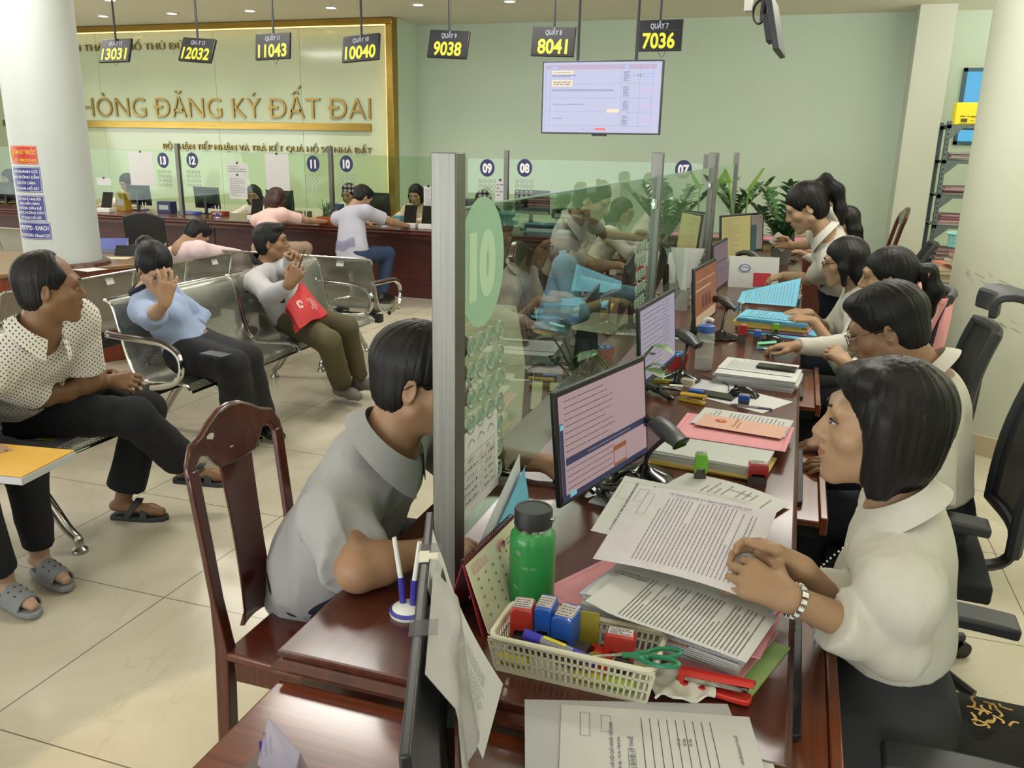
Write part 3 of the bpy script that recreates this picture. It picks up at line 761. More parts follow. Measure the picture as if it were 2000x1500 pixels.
MAHOX = wood('mahogany_x', '361410', '5a221a', .3, .25, 'X')
MAHOP = wood('mahogany_panel', '351310', '57201a', .5, .05, 'X')
REDW = wood('red_brown_wood', '4e2013', '7c3c20', .25, .6, 'X')
GLASS = glass('partition_glass', 'd8e6da', mixs=1.35)
GLASS2 = glass('counter_glass', 'eef6ec', mixs=1.0)
GEDGE = mat('glass_edge', '6f9a86', .15, ns=10, na=.1)
NAVY = mat('navy_decal', '23285a', .45, ns=20, na=.05)
WHD = mat('white_decal', 'e8e8ea', .5, ns=20, na=.02)

# floor: 75 cm polished tiles
fm, nt, N, L, b = newmat('floor_tiles')
tc = N.new('ShaderNodeTexCoord'); sx = N.new('ShaderNodeSeparateXYZ'); L.new(tc.outputs['Object'], sx.inputs[0])
gm = []
for k in (0, 1):
    d = N.new('ShaderNodeMath'); d.operation = 'PINGPONG'; d.inputs[1].default_value = .375; L.new(sx.outputs[k], d.inputs[0])
    g = N.new('ShaderNodeMath'); g.operation = 'LESS_THAN'; g.inputs[1].default_value = .0022; L.new(d.outputs[0], g.inputs[0]); gm.append(g)
mxm = N.new('ShaderNodeMath'); mxm.operation = 'MAXIMUM'; L.new(gm[0].outputs[0], mxm.inputs[0]); L.new(gm[1].outputs[0], mxm.inputs[1])
n1 = N.new('ShaderNodeTexNoise'); n1.inputs['Scale'].default_value = 1.6; n1.inputs['Detail'].default_value = 5; n1.inputs['Distortion'].default_value = 1.2; L.new(tc.outputs['Object'], n1.inputs[0])
cr = N.new('ShaderNodeValToRGB'); cr.color_ramp.elements[0].color = (*hexc('b5ad99'), 1); cr.color_ramp.elements[1].color = (*hexc('c6beab'), 1); cr.color_ramp.elements[0].position = .35; cr.color_ramp.elements[1].position = .65
L.new(n1.outputs[0], cr.inputs[0])
n2 = N.new('ShaderNodeTexNoise'); n2.inputs['Scale'].default_value = .9; n2.inputs['Detail'].default_value = 8; n2.inputs['Distortion'].default_value = 2.5; L.new(tc.outputs['Object'], n2.inputs[0])
vn = N.new('ShaderNodeValToRGB'); e = vn.color_ramp.elements; e[0].position = .492; e[0].color = (0, 0, 0, 1); e[1].position = .5; e[1].color = (1, 1, 1, 1); e2 = vn.color_ramp.elements.new(.508); e2.color = (0, 0, 0, 1)
L.new(n2.outputs[0], vn.inputs[0])
mv = N.new('ShaderNodeMix'); mv.data_type = 'RGBA'; mv.inputs[7].default_value = (*hexc('aca28c'), 1); L.new(cr.outputs[0], mv.inputs[6])
vs_ = N.new('ShaderNodeMath'); vs_.operation = 'MULTIPLY'; vs_.inputs[1].default_value = .35; L.new(vn.outputs[0], vs_.inputs[0]); L.new(vs_.outputs[0], mv.inputs[0])
mg = N.new('ShaderNodeMix'); mg.data_type = 'RGBA'; mg.inputs[7].default_value = (*hexc('6b6252'), 1); L.new(mv.outputs[2], mg.inputs[6]); L.new(mxm.outputs[0], mg.inputs[0])
L.new(mg.outputs[2], b.inputs['Base Color']); b.inputs['Roughness'].default_value = .22; b.inputs['Specular IOR Level'].default_value = .45
TX, TY = -2.0627, 2.2213
m = MB(); m.box((-13-TX, -4-TY, -.06), (4.2-TX, 13-TY, 0)); fl = st(m.build('floor', fm)); fl.location = (TX, TY, 0)
m = MB(); m.box((-13, -4, CEIL), (4.2, 13, CEIL+.1)); st(m.build('ceiling', CEILM))
SY, BY, SX = 10.64, 11.3, -5.2
m = MB(); m.box((-13, SY, 0), (SX, SY+.12, CEIL)); st(m.build('wall_sign', WALLG))
m = MB(); m.box((SX-.12, SY+.12, 0), (SX, BY, CEIL)); st(m.build('wall_return', WALLG))
m = MB(); m.box((SX-.12, BY, 0), (4.2, BY+.12, CEIL)); st(m.build('wall_back', WALLG))
m = MB(); m.box((-13.1, -4, 0), (-13, SY, CEIL)); st(m.build('wall_left', WALLG))
m = MB(); m.box((3.2, -4, 0), (3.3, BY, CEIL)); st(m.build('wall_right', WALLG))
m = MB(); m.box((-13, -4.1, 0), (3.3, -4, CEIL)); st(m.build('wall_front', WHITE))
m = MB(); m.box((1.03, 10.8, 0), (1.40, BY, CEIL)); st(m.build('wall_pier', WHITE))
# window high in the back wall, blue sunlit film
wn = MB(); x0, x1, z0, z1 = 1.62, 2.20, 1.74, 2.58
for lo, hi in (((x0, BY-.03, z0), (x0+.04, BY, z1)), ((x1-.04, BY-.03, z0), (x1, BY, z1)), ((x0, BY-.03, z0), (x1, BY, z0+.04)), ((x0, BY-.03, z1-.04), (x1, BY, z1))): wn.box(lo, hi)
wo = st(wn.build('window_1', mat('window_frame_blue', '31566b', .4)))
m = MB(); m.box((x0+.04, BY-.015, z0+.04), (x1-.04, BY-.008, z1-.04)); m.build('pane', emis('blue_window_film', '58b4e0', .9), wo)
# sign wall: back-painted glass panels, gold frame, warm strip behind the frame
PANEL = mat('sign_glass', 'c5cfb1', .10, ns=1.0, na=.03, spec=.55)
sw = thing('sign_panel', 'pale green glass sign wall with gold frame and raised gold lettering', 'sign', (-9.1, SY, 0))
ofs = Vector((-9.1, SY, 0))
m = MB(); xs = [-13.0, -10.28, -8.06, -6.70, -5.27]
xs = [-12.9, -10.05, -8.0, -6.62, -5.27]
for i in range(4): m.box((xs[i]+.002+9.1, -.03, .05), (xs[i+1]-.002+9.1, -.002, 3.10))
m.build('glass_panels', PANEL, sw, bevel=.001, bseg=1)
m = MB(); m.box((-12.9+9.1, -.16, 3.105), (-5.17+9.1, -.002, 3.185)); m.box((-5.265+9.1, -.16, .05), (-5.17+9.1, -.002, 3.105)); m.build('gold_frame', GOLD, sw, bevel=.004)
m = MB(); m.box((-12.9+9.1, -.14, 3.095), (-5.28+9.1, -.10, 3.104)); m.box((-5.278+9.1, -.14, .4), (-5.268+9.1, -.10, 3.09)); m.build('light_strip', emis('warm_strip', 'ffcf7a', 3.0), sw)
m = MB(); m.box((-12.0+9.1, -.075, 1.79), (-5.56+9.1, -.03, 1.885)); m.build('gold_bar', GOLD, sw, bevel=.003)
def wall_text(nm, s, z, cap, xr, width, off=-.004, each=False):
    """raised gold lettering; the big line is one part per letter"""
    me = text_mesh(s, cap/.727, .012, off, 'RIGHT'); wd = max(v.co.x for v in me.vertices)-min(v.co.x for v in me.vertices); k = width/wd
    if not each: return lettering(nm, s, cap/.727, GOLDL, sw, Vector((xr, SY-.045, z+cap/2))-ofs, (1, 0, 0), (0, 0, 1), .012, off, 'RIGHT', k)
    for i, ch in enumerate(s):
        if ch == ' ': continue
        t = text_mesh(s[:i+1], cap/.727, .012, off, 'LEFT'); x1 = max(v.co.x for v in t.vertices)
        lettering(nm, ch, cap/.727, GOLDL, sw, Vector((xr-width+x1*k, SY-.045, z+cap/2))-ofs, (1, 0, 0), (0, 0, 1), .012, off, 'RIGHT', k)
wall_text('gold_letter', 'HÒNG ĐĂNG KÝ ĐẤT ĐAI', 1.945, .285, -5.56, 4.87, each=True)
wall_text('gold_letter', 'P', 1.945, .285, -10.52, .19)
wall_text('gold_letter', 'ỦY BAN NHÂN DÂN THÀNH PHỐ THỦ ĐỨC', 2.865, .095, -8.36, 3.62, -.002, True)
wall_text('gold_letter', 'BỘ PHẬN TIẾP NHẬN VÀ TRẢ KẾT QUẢ HỒ SƠ NHÀ ĐẤT', 1.497, .084, -5.56, 3.43, -.002, True)

# columns
def column(nm, x, y, r, m_, base=None):
    m = MB().at((x, y, 0)); m.cyl(r, 0, CEIL, 48); o = st(m.build(nm, m_, smooth=30))
    return o
RCX, RCY, RCR = 1.387, 5.47, .50
rc = column('column_right', RCX, RCY, RCR, mat('column_paint', 'c3c7b3', .6, ns=1.5, na=.04, bump=.05, bs=120))
m = MB().at((RCX, RCY, 0)); m.lathe([(RCR+.012, 0), (RCR+.012, .115), (RCR+.002, .12)], 48, cap=False); st(m.build('baseboard_column', mat('tile_skirting', 'b9ac8c', .3, ns=3, na=.06)))
sm = MB()
for i in range(16):   # scuffs at chair height
    a = R(rnd.uniform(200, 250)); z = rnd.uniform(.95, 1.02) if i < 9 else rnd.uniform(.72, .8)
    ln = rnd.uniform(.02, .07)
    sm.sheet(lambda s, v: (RCX+(RCR+.0006)*math.cos(a+s*ln*2), RCY+(RCR+.0006)*math.sin(a+s*ln*2), z-s*.02+v*.004), 4, 1)
sm.build('scuff_marks', mat('scuff_grey', '9c9c90', .9), rc)
LCX, LCY, LCR = -5.116, 4.866, .256
lc = column('column_left', LCX, LCY, LCR, mat('column_paint_white', 'b9beba', .55, ns=1.5, na=.03, bump=.04, bs=120))
m = MB(); m.box((3.185, -3.9, 0), (3.2, BY, .11)); st(m.build('baseboard_right', mat('tile_skirting', 'b9ac8c')))

# recessed downlights in rows
DLR = emis('downlight_glow', 'fff6dc', 14.0); DLF = mat('downlight_trim', 'd8d5cc', .4)
first = None
spots = [(x, y) for y in (9.65, 8.6) for x in (-10.1, -8.97, -7.87, -6.7, -5.56, -4.42, -3.3)] + [(x, 6.0) for x in (-9.2, -6.4, -3.6, -.9)]
places = {(-3.3, 8.6)}
n = 0
for x, y in spots:
    if y == 8.6 and x > -7: continue
    lab = f'round recessed ceiling downlight of the row along the {"gold-framed sign wall" if y == 9.65 else "back counter" if y == 8.6 else "middle of the hall"}'
    if first is None:
        first = d = thing('downlight', lab, 'downlight', (x, y, CEIL))
        m = MB(); m.lathe([(.085, 0), (.085, -.008), (.06, -.012), (.06, -.002)], 24, cap=False); m.build('trim_ring', DLF, d)
        m = MB(); m.cyl(.06, -.006, -.003, 24); m.build('lens', DLR, d)
    else: d = dup(first, (x, y, CEIL), label=lab)
    d['group'] = {9.65: 'downlights by the sign wall', 8.6: 'downlights over the back counter', 6.0: 'downlights in mid hall'}[y]
    if y > 6.5:
        l = bpy.data.lights.new('downlight_beam', 'SPOT'); l.energy = 50; l.spot_size = R(120); l.spot_blend = .8; l.shadow_soft_size = .06; l.color = (1, .93, .78)
        lo = bpy.data.objects.new('downlight_beam', l); COL.objects.link(lo); lo.location = (x, y, CEIL-.02)
# sunlight patch source: a warm spot from the glazed entrance
l = bpy.data.lights.new('entrance_sun', 'SPOT'); l.energy = 0; lo = bpy.data.objects.new('entrance_sun', l); COL.objects.link(lo)
tgt = at(300, 1465, 0); lo.location = (tgt.x-1.2, tgt.y-3.6, 2.7); lo.rotation_euler = (tgt-lo.location).to_track_quat('-Z', 'Y').to_euler()
l.energy = 420; l.spot_size = R(7); l.spot_blend = .25; l.color = (1, .86, .52); l.shadow_soft_size = .03

# ---------------------------------------------------------------- counters
def loft_rect(mb, x0, y0, x1, y1, prof):
    """stack of rectangles: (outset, z)"""
    vs = []; fs = []
    for o, z in prof: vs += [(x0-o, y0-o, z), (x1+o, y0-o, z), (x1+o, y1+o, z), (x0-o, y1+o, z)]
    for i in range(len(prof)-1):
        for k in range(4): fs.append((i*4+k, i*4+(k+1) % 4, (i+1)*4+(k+1) % 4, (i+1)*4+k))
    fs += [(0, 1, 2, 3), tuple((len(prof)-1)*4+k for k in range(4))]
    return mb.add(vs, fs)
def rnd_prof(o, z0, z1, n=5):   # half-round ridge
    return [(o*math.sin(math.pi*k/n)*1.0, z0+(z1-z0)*k/n) for k in range(n+1)]
TOP = [(0, .75), (.003, .748), (.004, .742), (.002, .736), (-.006, .733)]+[(a-.002, z) for a, z in reversed(rnd_prof(.016, .700, .730))]+[(-.010, .696), (-.022, .685), (-.024, .655), (-.05, .652)]
def counter(nm, lab, x0, y0, x1, y1, mtop, mcar, inset=(.12, .10, .20, .10)):
    t = thing(nm, lab, 'counter', ((x0+x1)/2, (y0+y1)/2, 0)); ox, oy = (x0+x1)/2, (y0+y1)/2
    m = MB(); loft_rect(m, x0-ox, y0-oy, x1-ox, y1-oy, TOP); m.build('counter_top', mtop, t, smooth=30)
    m = MB(); a, b_, c, d = x0+inset[0]-ox, y0+inset[1]-oy, x1-inset[2]-ox, y1-inset[3]-oy
    m.box((a, b_, 0), (c, d, .66)); m.box((a-.012, b_-.012, 0), (c+.012, d+.012, .10))
    m.build('counter_body', mcar, t, bevel=.003)
    return t
DEX = .064; DLX = -.794
c1 = counter('service_counter', 'long dark mahogany service counter with moulded edge, nearest to the viewer', DLX, 1.118, DEX, 5.93, MAHO, MAHOP, (.12, .10, .30, .10))
c2 = counter('service_counter', 'far mahogany counter section beyond the standing woman', DLX, 6.02, DEX, 8.10, MAHO, MAHOP)
c3 = counter('reception_counter', 'dark mahogany back counter running under the numbered glass', -12.95, 8.20, -.85, 9.15, MAHOX, MAHOP, (.1, .17, .1, .3))
m = MB()
for x in [-12+.92*i for i in range(13)]: m.box((x-.002+6.9, 8.364-8.675, .10), (x+.002+6.9, 8.371-8.675, .64))
m.build('panel_joints', mat('joint_dark', '1c0c0a', .6), c3)
t = thing('side_table', 'lower red-brown wooden table in the bottom left foreground', 'table', (-.40, .60, 0))
m = MB(); m.box((-.385, -.62, .675), (.47, .50, .703)); m.build('table_top', REDW, t, bevel=.004)
m = MB(); m.box((-.34, -.58, .58), (.43, .46, .675)); m.build('apron', MAHOP, t)
for sx_ in (-.34, .38):
    for sy_ in (-.56, .40): m = MB(); m.box((sx_, sy_, 0), (sx_+.05, sy_+.05, .58)); m.build('leg', MAHOP, t, bevel=.003)
tp = MB(); tp.box((-.31, .0, .7032), (-.275, .33, .7036)); tp.build('tape_residue', mat('tape_grey', '5a4a42', .3), t)
# octagonal writing table around the left column
t = thing('writing_table', 'brown wooden writing table built around the white column', 'table', (LCX, LCY, 0))
front = [at(-260, 575, .72), at(0, 536, .72), at(262, 516, .72), at(276, 500, .72)]
poly = [(p.x-LCX, p.y-LCY) for p in front]+[(.05, .95), (-.75, .62), (-1.25, .10)]
m = MB(); m.prism(poly, .69, .72); m.build('table_top', wood('table_brown', '75583a', '8f6d48', .35, .3, 'X'), t, bevel=.005)
cx = sum(p[0] for p in poly)/len(poly); cy = sum(p[1] for p in poly)/len(poly)
m = MB(); m.prism([(cx+(x-cx)*.955, cy+(y-cy)*.955) for x, y in poly], 0, .69); m.build('table_body', wood('table_red', '5e2414', '8a4220', .28, .5, 'Z'), t)
m = MB(); m.lathe([(LCR+.002, .72), (LCR+.06, .72), (LCR+.055, .745), (LCR+.03, .752), (LCR+.002, .752)], 48, cap=False); m.build('column_ring', MAHOX, t)

# ---------------------------------------------------------------- posts and panes of the near counter
PX = -.575; PW = .046
def post(x, y, lab, w=PW, z0=.75, z1=1.606, nm='steel_post'):
    t = thing(nm, lab, 'post', (x, y, z0)); m = MB(); m.box((-w/2, -w/2, 0), (w/2, w/2, z1-z0)); m.build('post_tube', STEEL, t, bevel=.002)
    m = MB(); m.box((-w/2-.015, -w/2-.015, 0), (w/2+.015, w/2+.015, .006)); m.build('base_plate', STEEL, t); return t
POSTS = [(-.572, 1.365, 'tall square steel post in the foreground hiding the grey-shirted man\'s face'), (-.575, 3.62, 'square steel post behind the second monitor'),
         (-.575, 5.86, 'left of the two adjoining steel posts past the monitors'), (-.575, 6.08, 'right of the two adjoining steel posts past the monitors'), (-.575, 8.02, 'steel post behind the leafy plants')]
for x, y, lab in POSTS: post(x, y, lab)
def pane(nm, lab, p0, p1, z0, z1, gm, th=.010, cat='glass partition'):
    """upright pane from p0 to p1"""
    a, b_ = Vector((p0[0], p0[1], 0)), Vector((p1[0], p1[1], 0)); d = (b_-a); Ln = d.length; d.normalize(); n = Vector((-d.y, d.x, 0))
    t = thing(nm, lab, cat, (a.x, a.y, z0)); m = MB(); m.frame(Vector((0, 0, 0)), d, n, UP); m.box((0, -th/2, 0), (Ln, th/2, z1-z0)); m.build('glass_pane', gm, t, smooth=0)
    m = MB(); m.frame(Vector((0, 0, 0)), d, n, UP); m.box((0, -th/2-.0003, z1-z0), (Ln, th/2+.0003, z1-z0+.0022)); m.build('polished_edge', GEDGE, t, smooth=0)
    return t, d, n, Ln
RING = mat('ring_decal', '7d9c86', .35, ns=20, na=.05); RINGW = mat('ring_decal_rim', '9aa898', .3, .2)
def ring_mesh(r, m1, m2, nm='speech_hole'):
    m = MB(); m.lathe([(r*.80, 0), (r*.80, .0025), (r, .0025), (r, 0)], 20, 0, cap=False); m.lathe([(r*.22, .0005), (r*.22, .002), (r*.50, .002), (r*.50, .0005)], 16, 1, cap=False)
    return m
def place_rings(t, d, n, pts, r, mats, proto=[None]):
    first = None
    for a, z in pts:
        if first is None:
            m = ring_mesh(r, *mats); o = m.build('speech_hole', list(mats), t, smooth=30); first = o
        else: o = first.copy(); COL.objects.link(o); o.parent = t
        M4 = Matrix.Identity(4)
        for i, ax in enumerate((d, UP, n)):
            for j in range(3): M4[j][i] = ax[j]
        M4.translation = d*a+UP*z+n*.0052; o.matrix_local = M4
g1, d, n, Ln = pane('glass_partition', 'large clear glass partition beside the foreground post with pale 01 decal', (PX, 1.40), (PX, 3.585), .86, 1.508, GLASS)
n = Vector((1, 0, 0))
# oval counter-number decal
def oval(t, c, rx, rz, m1, m2, s, sx_, flipx):
    m = MB(); m.frame(c, d*flipx, UP, n); m.prism([(rx*math.cos(2*math.pi*k/40), rz*math.sin(2*math.pi*k/40)) for k in range(40)], .0052, .0062); o = m.build('number_decal', m1, t, smooth=0)
    lettering('decal_digits', s, rz*1.25, m2, o, c+n*.0066, d*flipx, UP, 0, .012, 'CENTER', sx_)
FROST = mat('frosted_decal', 'a3c9ae', .6, ns=6, na=.04, alpha=.80); FROST2 = mat('frosted_decal_light', 'bcd9bd', .6, ns=6, na=.04, alpha=.92)
yc = atX(937, 513, PX).y-1.40; oval(g1, d*yc+UP*(atX(937, 513, PX).z-.86), .125, .125, FROST, FROST2, '01', 1.0, -1)
pts = []
for j in range(7):
    for i in range(4): pts.append((atX(915+18*i, 690, PX).y-1.40+.003*i, 1.245-.86-.052*j))
place_rings(g1, d, n, pts, .021, (RINGW, RING))
g2, d2, n2_, _ = pane('glass_partition', 'second glass partition pane with a page taped to it, past the steel post', (PX, 3.66), (PX, 5.82), .86, 1.508, GLASS)
pts = [(3.20-1.40+.055*i+.05, 1.25-.86-.055*j) for j in range(6) for i in range(4)]
place_rings(g1, d, n, [(a, z) for a, z in pts if a < 2.13], .020, (RINGW, RING))
g3, *_ = pane('glass_partition', 'third glass partition pane in front of the leafy plants', (PX, 6.12), (PX, 7.97), .86, 1.508, GLASS)
# clips that hold the panes
for y, z in ((1.395, 1.40), (1.395, .94), (3.59, 1.40), (3.59, .94), (3.655, 1.40), (5.82, 1.40), (5.82, .94), (6.12, 1.40)):
    t = thing('glass_clip', f'small chrome glass clip {"high" if z > 1 else "low"} on the {"foreground post" if y < 2 else "second steel post" if y < 4 else "paired steel posts"}', 'clip', (PX, y, z), 0, 'clips of the near glass')
    m = MB(); m.cyl(.013, -.02, .02, 14); m.at((0, 0, 0), (R(90), 0, 0)).cyl(.008, -.03, .03, 12); m.build('clip_body', CHROME, t)

# back counter: posts, panes, number discs, speech holes
BPY = 8.60
for i, (x, lab) in enumerate(((-9.2, 'thin steel post of the back counter hidden by the column'), (-7.10, 'thin steel post of the back counter nearest the white column'), (-5.03, 'thin steel post above the back counter between the two writing customers'), (-2.945, 'thin steel post right of the clerk hidden by speech holes'), (-.90, 'thin steel post of the back counter farthest right, near the leafy plants'))):
    post(x, BPY, lab, .045, .75, 1.585)
segs = [(-9.17, -7.13, 'back counter glass pane between the white column and the first thin post'), (-7.07, -5.06, 'back counter glass pane behind the woman in the pink top'), (-5.0, -2.975, 'back counter glass pane passing behind the foreground steel post'), (-2.915, -.93, 'back counter glass pane seen above the slanting near partition'), (-11.2, -9.23, 'glass pane of the back counter left of the column')]
panes = []
for a, b_, lab in segs:
    t, d, n, Ln = pane('counter_glass', lab, (a, BPY), (b_, BPY), .90, 1.497, GLASS2, .008); panes.append((t, a, b_))
d, n = Vector((1, 0, 0)), Vector((0, -1, 0))
RGB_ = mat('ring_grey', '8a8f88', .4); RGB2 = mat('ring_pale', 'b9c2b4', .4)
for num, px, py in (('13', 319, 313), ('12', 376, 313), ('11', 612, 320), ('10', 677, 320), ('09', 952, 328), ('08', 1025, 328), ('07', 1335, 331)):
    c = atY(px, py, BPY); t, a, b_ = next(q for q in panes if q[1] < c.x < q[2]); lc_ = Vector((c.x-a, 0, c.z-.90))
    m = MB(); m.frame(lc_, d, UP, n); m.prism([(.082*math.cos(2*math.pi*k/32), .090*math.sin(2*math.pi*k/32)) for k in range(32)], .0045, .0055); o = m.build('number_disc', NAVY, t, smooth=0)
    lettering('disc_digits', num, .125, WHD, o, lc_+n*.0060, d, UP, 0, .006, 'CENTER', .82)
    rr = [(lc_.x-.078+.052*i, lc_.z-.135-.052*j) for j in range(4) for i in range(4)]
    place_rings(t, d, n, rr, .020, (RGB_, RGB2))
# ---------------------------------------------------------------- the people
WSH = cloth_mat('white_shirt', 'c6c3b9'); WSH2 = cloth_mat('white_blouse', 'c4c0b8')
NAVYT = cloth_mat('navy_trousers', '20242c'); BLKT = cloth_mat('black_trousers', '1b1c20'); CHAR = cloth_mat('charcoal_trousers', '3a3b3f')
V = Vector
def shoe(m): return dict(kind='shoe', m=m)
SHB = mat('black_shoe', '1a1a1c', .4)
# 1 foreground clerk with bob
A1_ = {'L': (at(1540, 1168, .885), V((-1, .42, .12)), V((-.1, .75, -.75)), dict(curl=.42, curls=[.62, .38, .34, .36], thumb=.2)),
       'R': (at(1566, 1112, .895), V((-1, .25, .10)), V((.1, -.9, -.35)), dict(curl=.55, thumb=.35))}
pF = person('woman with black bob hair in white shirt sorting papers in the right foreground', (.285, 1.65, .52), at(1722, 832, 1.143), 84, (92, 3), h=.0048, hair='bob', skin='b28a66', hairc='100d0c', hscale=1.02,
            shirt=WSH, collar=dict(gap=24, h=.036, drop=.060), sleeve=('long', .58), hem=.185, folds=.0042, hands=A1_, elbows={'L': at(1748, 1258, .79)}, poles={'R': V((.5, .6, -.9))},
            knees={'R': (-.02, 1.84, .53), 'L': (-.02, 1.62, .53)}, ankles={'R': (.02, 1.84, .09), 'L': (.02, 1.62, .09)}, pants=dict(m=CHAR, bag=1.06), shoes=shoe(SHB), seed=3, bust=True)
# bracelet, lanyard and badge travel with her
wr = pF['arms']['L'][2]; wd = pF['arms']['L'][3].normalized(); el = pF['arms']['L'][1]; ax = (wr-el).normalized(); cc = wr-ax*.012-pF['off']; e1 = ax.orthogonal().normalized(); e2 = ax.cross(e1)
m = MB()
for k in range(14):
    a = 2*math.pi*k/14; q = e1*math.cos(a)+e2*math.sin(a); m.frame(cc+q*.0275, q, ax.cross(q), ax); m.box((-.002, -.005, -.006), (.003, .005, .006), 0); m.box((.002, -.003, -.004), (.0045, .003, .004), 1)
m.build('bracelet', [CHROME, mat('crystal_white', 'e4e6ee', .1)], pF['root'], bevel=.0008, bseg=1)
B, T, X, P0, L_ = pF['B'], pF['T'], pF['X'], pF['P'], pF['L']
fr = [pF['NB']-pF['off']+B*.062+X*-.03-T*.01]+[P0-pF['off']+T*L_*t+B*b-X*.03 for t, b in ((.78, .135), (.62, .158), (.42, .145), (.30, .150))]
m = MB()
for q in smoothpath(fr, 12): m.at(q); m.lathe([(.0005, -.0026), (.0026, 0), (.0005, .0026)], 6, cap=False)
m.T = Matrix.Identity(4); m.build('bead_lanyard', mat('bead_pearl', 'd8d8d4', .2), pF['root'])
q = fr[-1]; m = MB(); m.frame(q, X, T*-1, B); m.box((-.027, 0, -.001), (.027, .085, .001)); m.build('name_badge', mat('badge_card', 'c9d4e4', .3), pF['root'])
# 2 man with glasses
HG = {'L': (at(1672, 915, .705), V((-1, .18, -.05)), V((0, .1, -1)), dict(curl=.22, spread=.22, thumb=.1)), 'R': (at(1640, 868, .705), V((-1, .05, -.12)), V((0, .1, -1)), dict(curl=.35, spread=.1))}
pG = person('man with short hair and thin glasses in white shirt typing at a keyboard', (.46, 2.70, .55), at(1733, 640, 1.118), 86, (84, -24), h=.0055, hair='short', sex='m', skin='9a7050', hairc='0e0c0b', hscale=1.05, sc=1.05, fat=.5,
            shirt=WSH, collar=dict(gap=22, h=.034, drop=.050), sleeve=('short', .80), hem=.085, folds=.0045, hands=HG, poles={'L': V((.5, -.7, -.6)), 'R': V((.5, .7, -.6))},
            knees={'R': (.10, 2.84, .53), 'L': (.10, 2.58, .53)}, ankles={'R': (.16, 2.84, .09), 'L': (.16, 2.58, .09)}, pants=dict(m=NAVYT), shoes=shoe(SHB), glasses=mat('thin_metal_frame', '8a8680', .25, 1.0), seed=5)
m = MB(); hd = pG['arms']['L']; m.frame(hd[2]-pG['off']+hd[3].normalized()*.105, V((0, 1, 0)), V((0, 0, 1)), V((1, 0, 0))); m.lathe([(.0098, -.002), (.0112, 0), (.0098, .002)], 14, cap=False); m.build('gold_ring', mat('ring_gold', 'c9a24a', .2, 1.0), pG['root'])
# 3 ponytail woman with the mouse
HP = {'R': (at(1556, 676, .802), V((-1, .12, -.10)), V((0, 0, -1)), dict(curl=.38, spread=.12, thumb=.25)), 'L': (at(1655, 712, .80), V((-.7, .35, .55)), V((-.4, .7, -.5)), dict(curl=.9, thumb=.6))}
pP = person('woman with low black ponytail and coral hair tie in white blouse using a mouse', (.44, 3.90, .55), at(1733, 542, 1.112), 88, (92, -6), h=.006, hair='pony', skin='b48b68', hairc='0d0b0a', hscale=1.04,
            shirt=WSH2, collar=dict(gap=30), sleeve=('long', .97), hem=.08, folds=.005, hands=HP, poles={'R': V((.3, .6, -.7)), 'L': V((.4, -.6, -.7))},
            knees={'R': (.08, 4.10, .53), 'L': (.08, 3.86, .53)}, ankles={'R': (.14, 4.10, .09), 'L': (.14, 3.86, .09)}, pants=dict(m=BLKT), shoes=shoe(SHB), seed=7)
m = MB(); p = pP['p']; m.tube([p(.026*math.cos(t), -.150-.004*math.sin(t), .012+.026*math.sin(t))-pP['off'] for t in [2*math.pi*i/14 for i in range(14)]], .011, 8, closed=True); m.build('hair_tie', cloth_mat('coral_scrunchie', 'd98a7c'), pP['root'])
# 4 woman with black-framed glasses
HQ = {'R': (at(1580, 612, .835), V((-1, .1, 0)), V((0, .2, -1)), dict(curl=.3)), 'L': (at(1590, 628, .83), V((-1, .15, .1)), V((0, .3, -1)), dict(curl=.45))}
pQ = person('woman in black-framed glasses with tied hair handling the blue folders', (.42, 4.64, .55), at(1650, 512, 1.095), 86, (92, -10), h=.0065, hair='half', skin='b28966', hairc='0f0c0b', glasses=True,
            shirt=WSH, collar=dict(gap=26), sleeve=('long', .30), hem=.08, folds=.005, hands=HQ, poles={'R': V((.3, .6, -.8)), 'L': V((.3, -.6, -.8))},
            knees={'R': (.06, 4.74, .53), 'L': (.06, 4.52, .53)}, ankles={'R': (.12, 4.74, .09), 'L': (.12, 4.52, .09)}, pants=dict(m=NAVYT), shoes=shoe(SHB), seed=9)
# 5 standing woman
HS = {'L': (at(1532, 538, .87), V((-1, .15, -.35)), V((0, .3, -1)), dict(curl=.5)), 'R': (at(1545, 480, 1.0), V((-1, -.05, .25)), V((0, -1, -.1)), dict(curl=.7, thumb=.6))}
pS = person('standing woman with high ponytail in short-sleeved white blouse leaning over the counter', (.30, 5.35, .86), at(1574, 405, 1.325), 86, (96, -26), h=.0062, hair='highpony', skin='bd9272', hairc='0f0c0b', hscale=1.06, sc=1.03,
            shirt=WSH2, collar=dict(gap=26), sleeve=('short', .66), hem=-.06, folds=.0045, hands=HS, poles={'L': V((.5, -.5, -.6)), 'R': V((.4, .5, -.6))}, shw=.165,
            knees={'R': (.28, 5.44, .47), 'L': (.26, 5.28, .47)}, ankles={'R': (.33, 5.44, .09), 'L': (.31, 5.28, .09)}, pants=None, shoes=shoe(SHB), seed=12)
fs = Field((-.1, 4.95, .35), (.75, 5.75, 1.05), .008)
fs.ell((.29, 5.35, .85), (.135, .185, .14), k=.03); fs.cone((.30, 5.43, .80), (.28, 5.43, .45), .115, .105, .06); fs.cone((.30, 5.27, .80), (.28, 5.27, .45), .115, .105, .06); fs.cut((0, 0, .44), (0, 0, -1))
organic('skirt', fs, cloth_mat('navy_skirt', '1a1d2e'), pS['root'], pS['off'], 2)
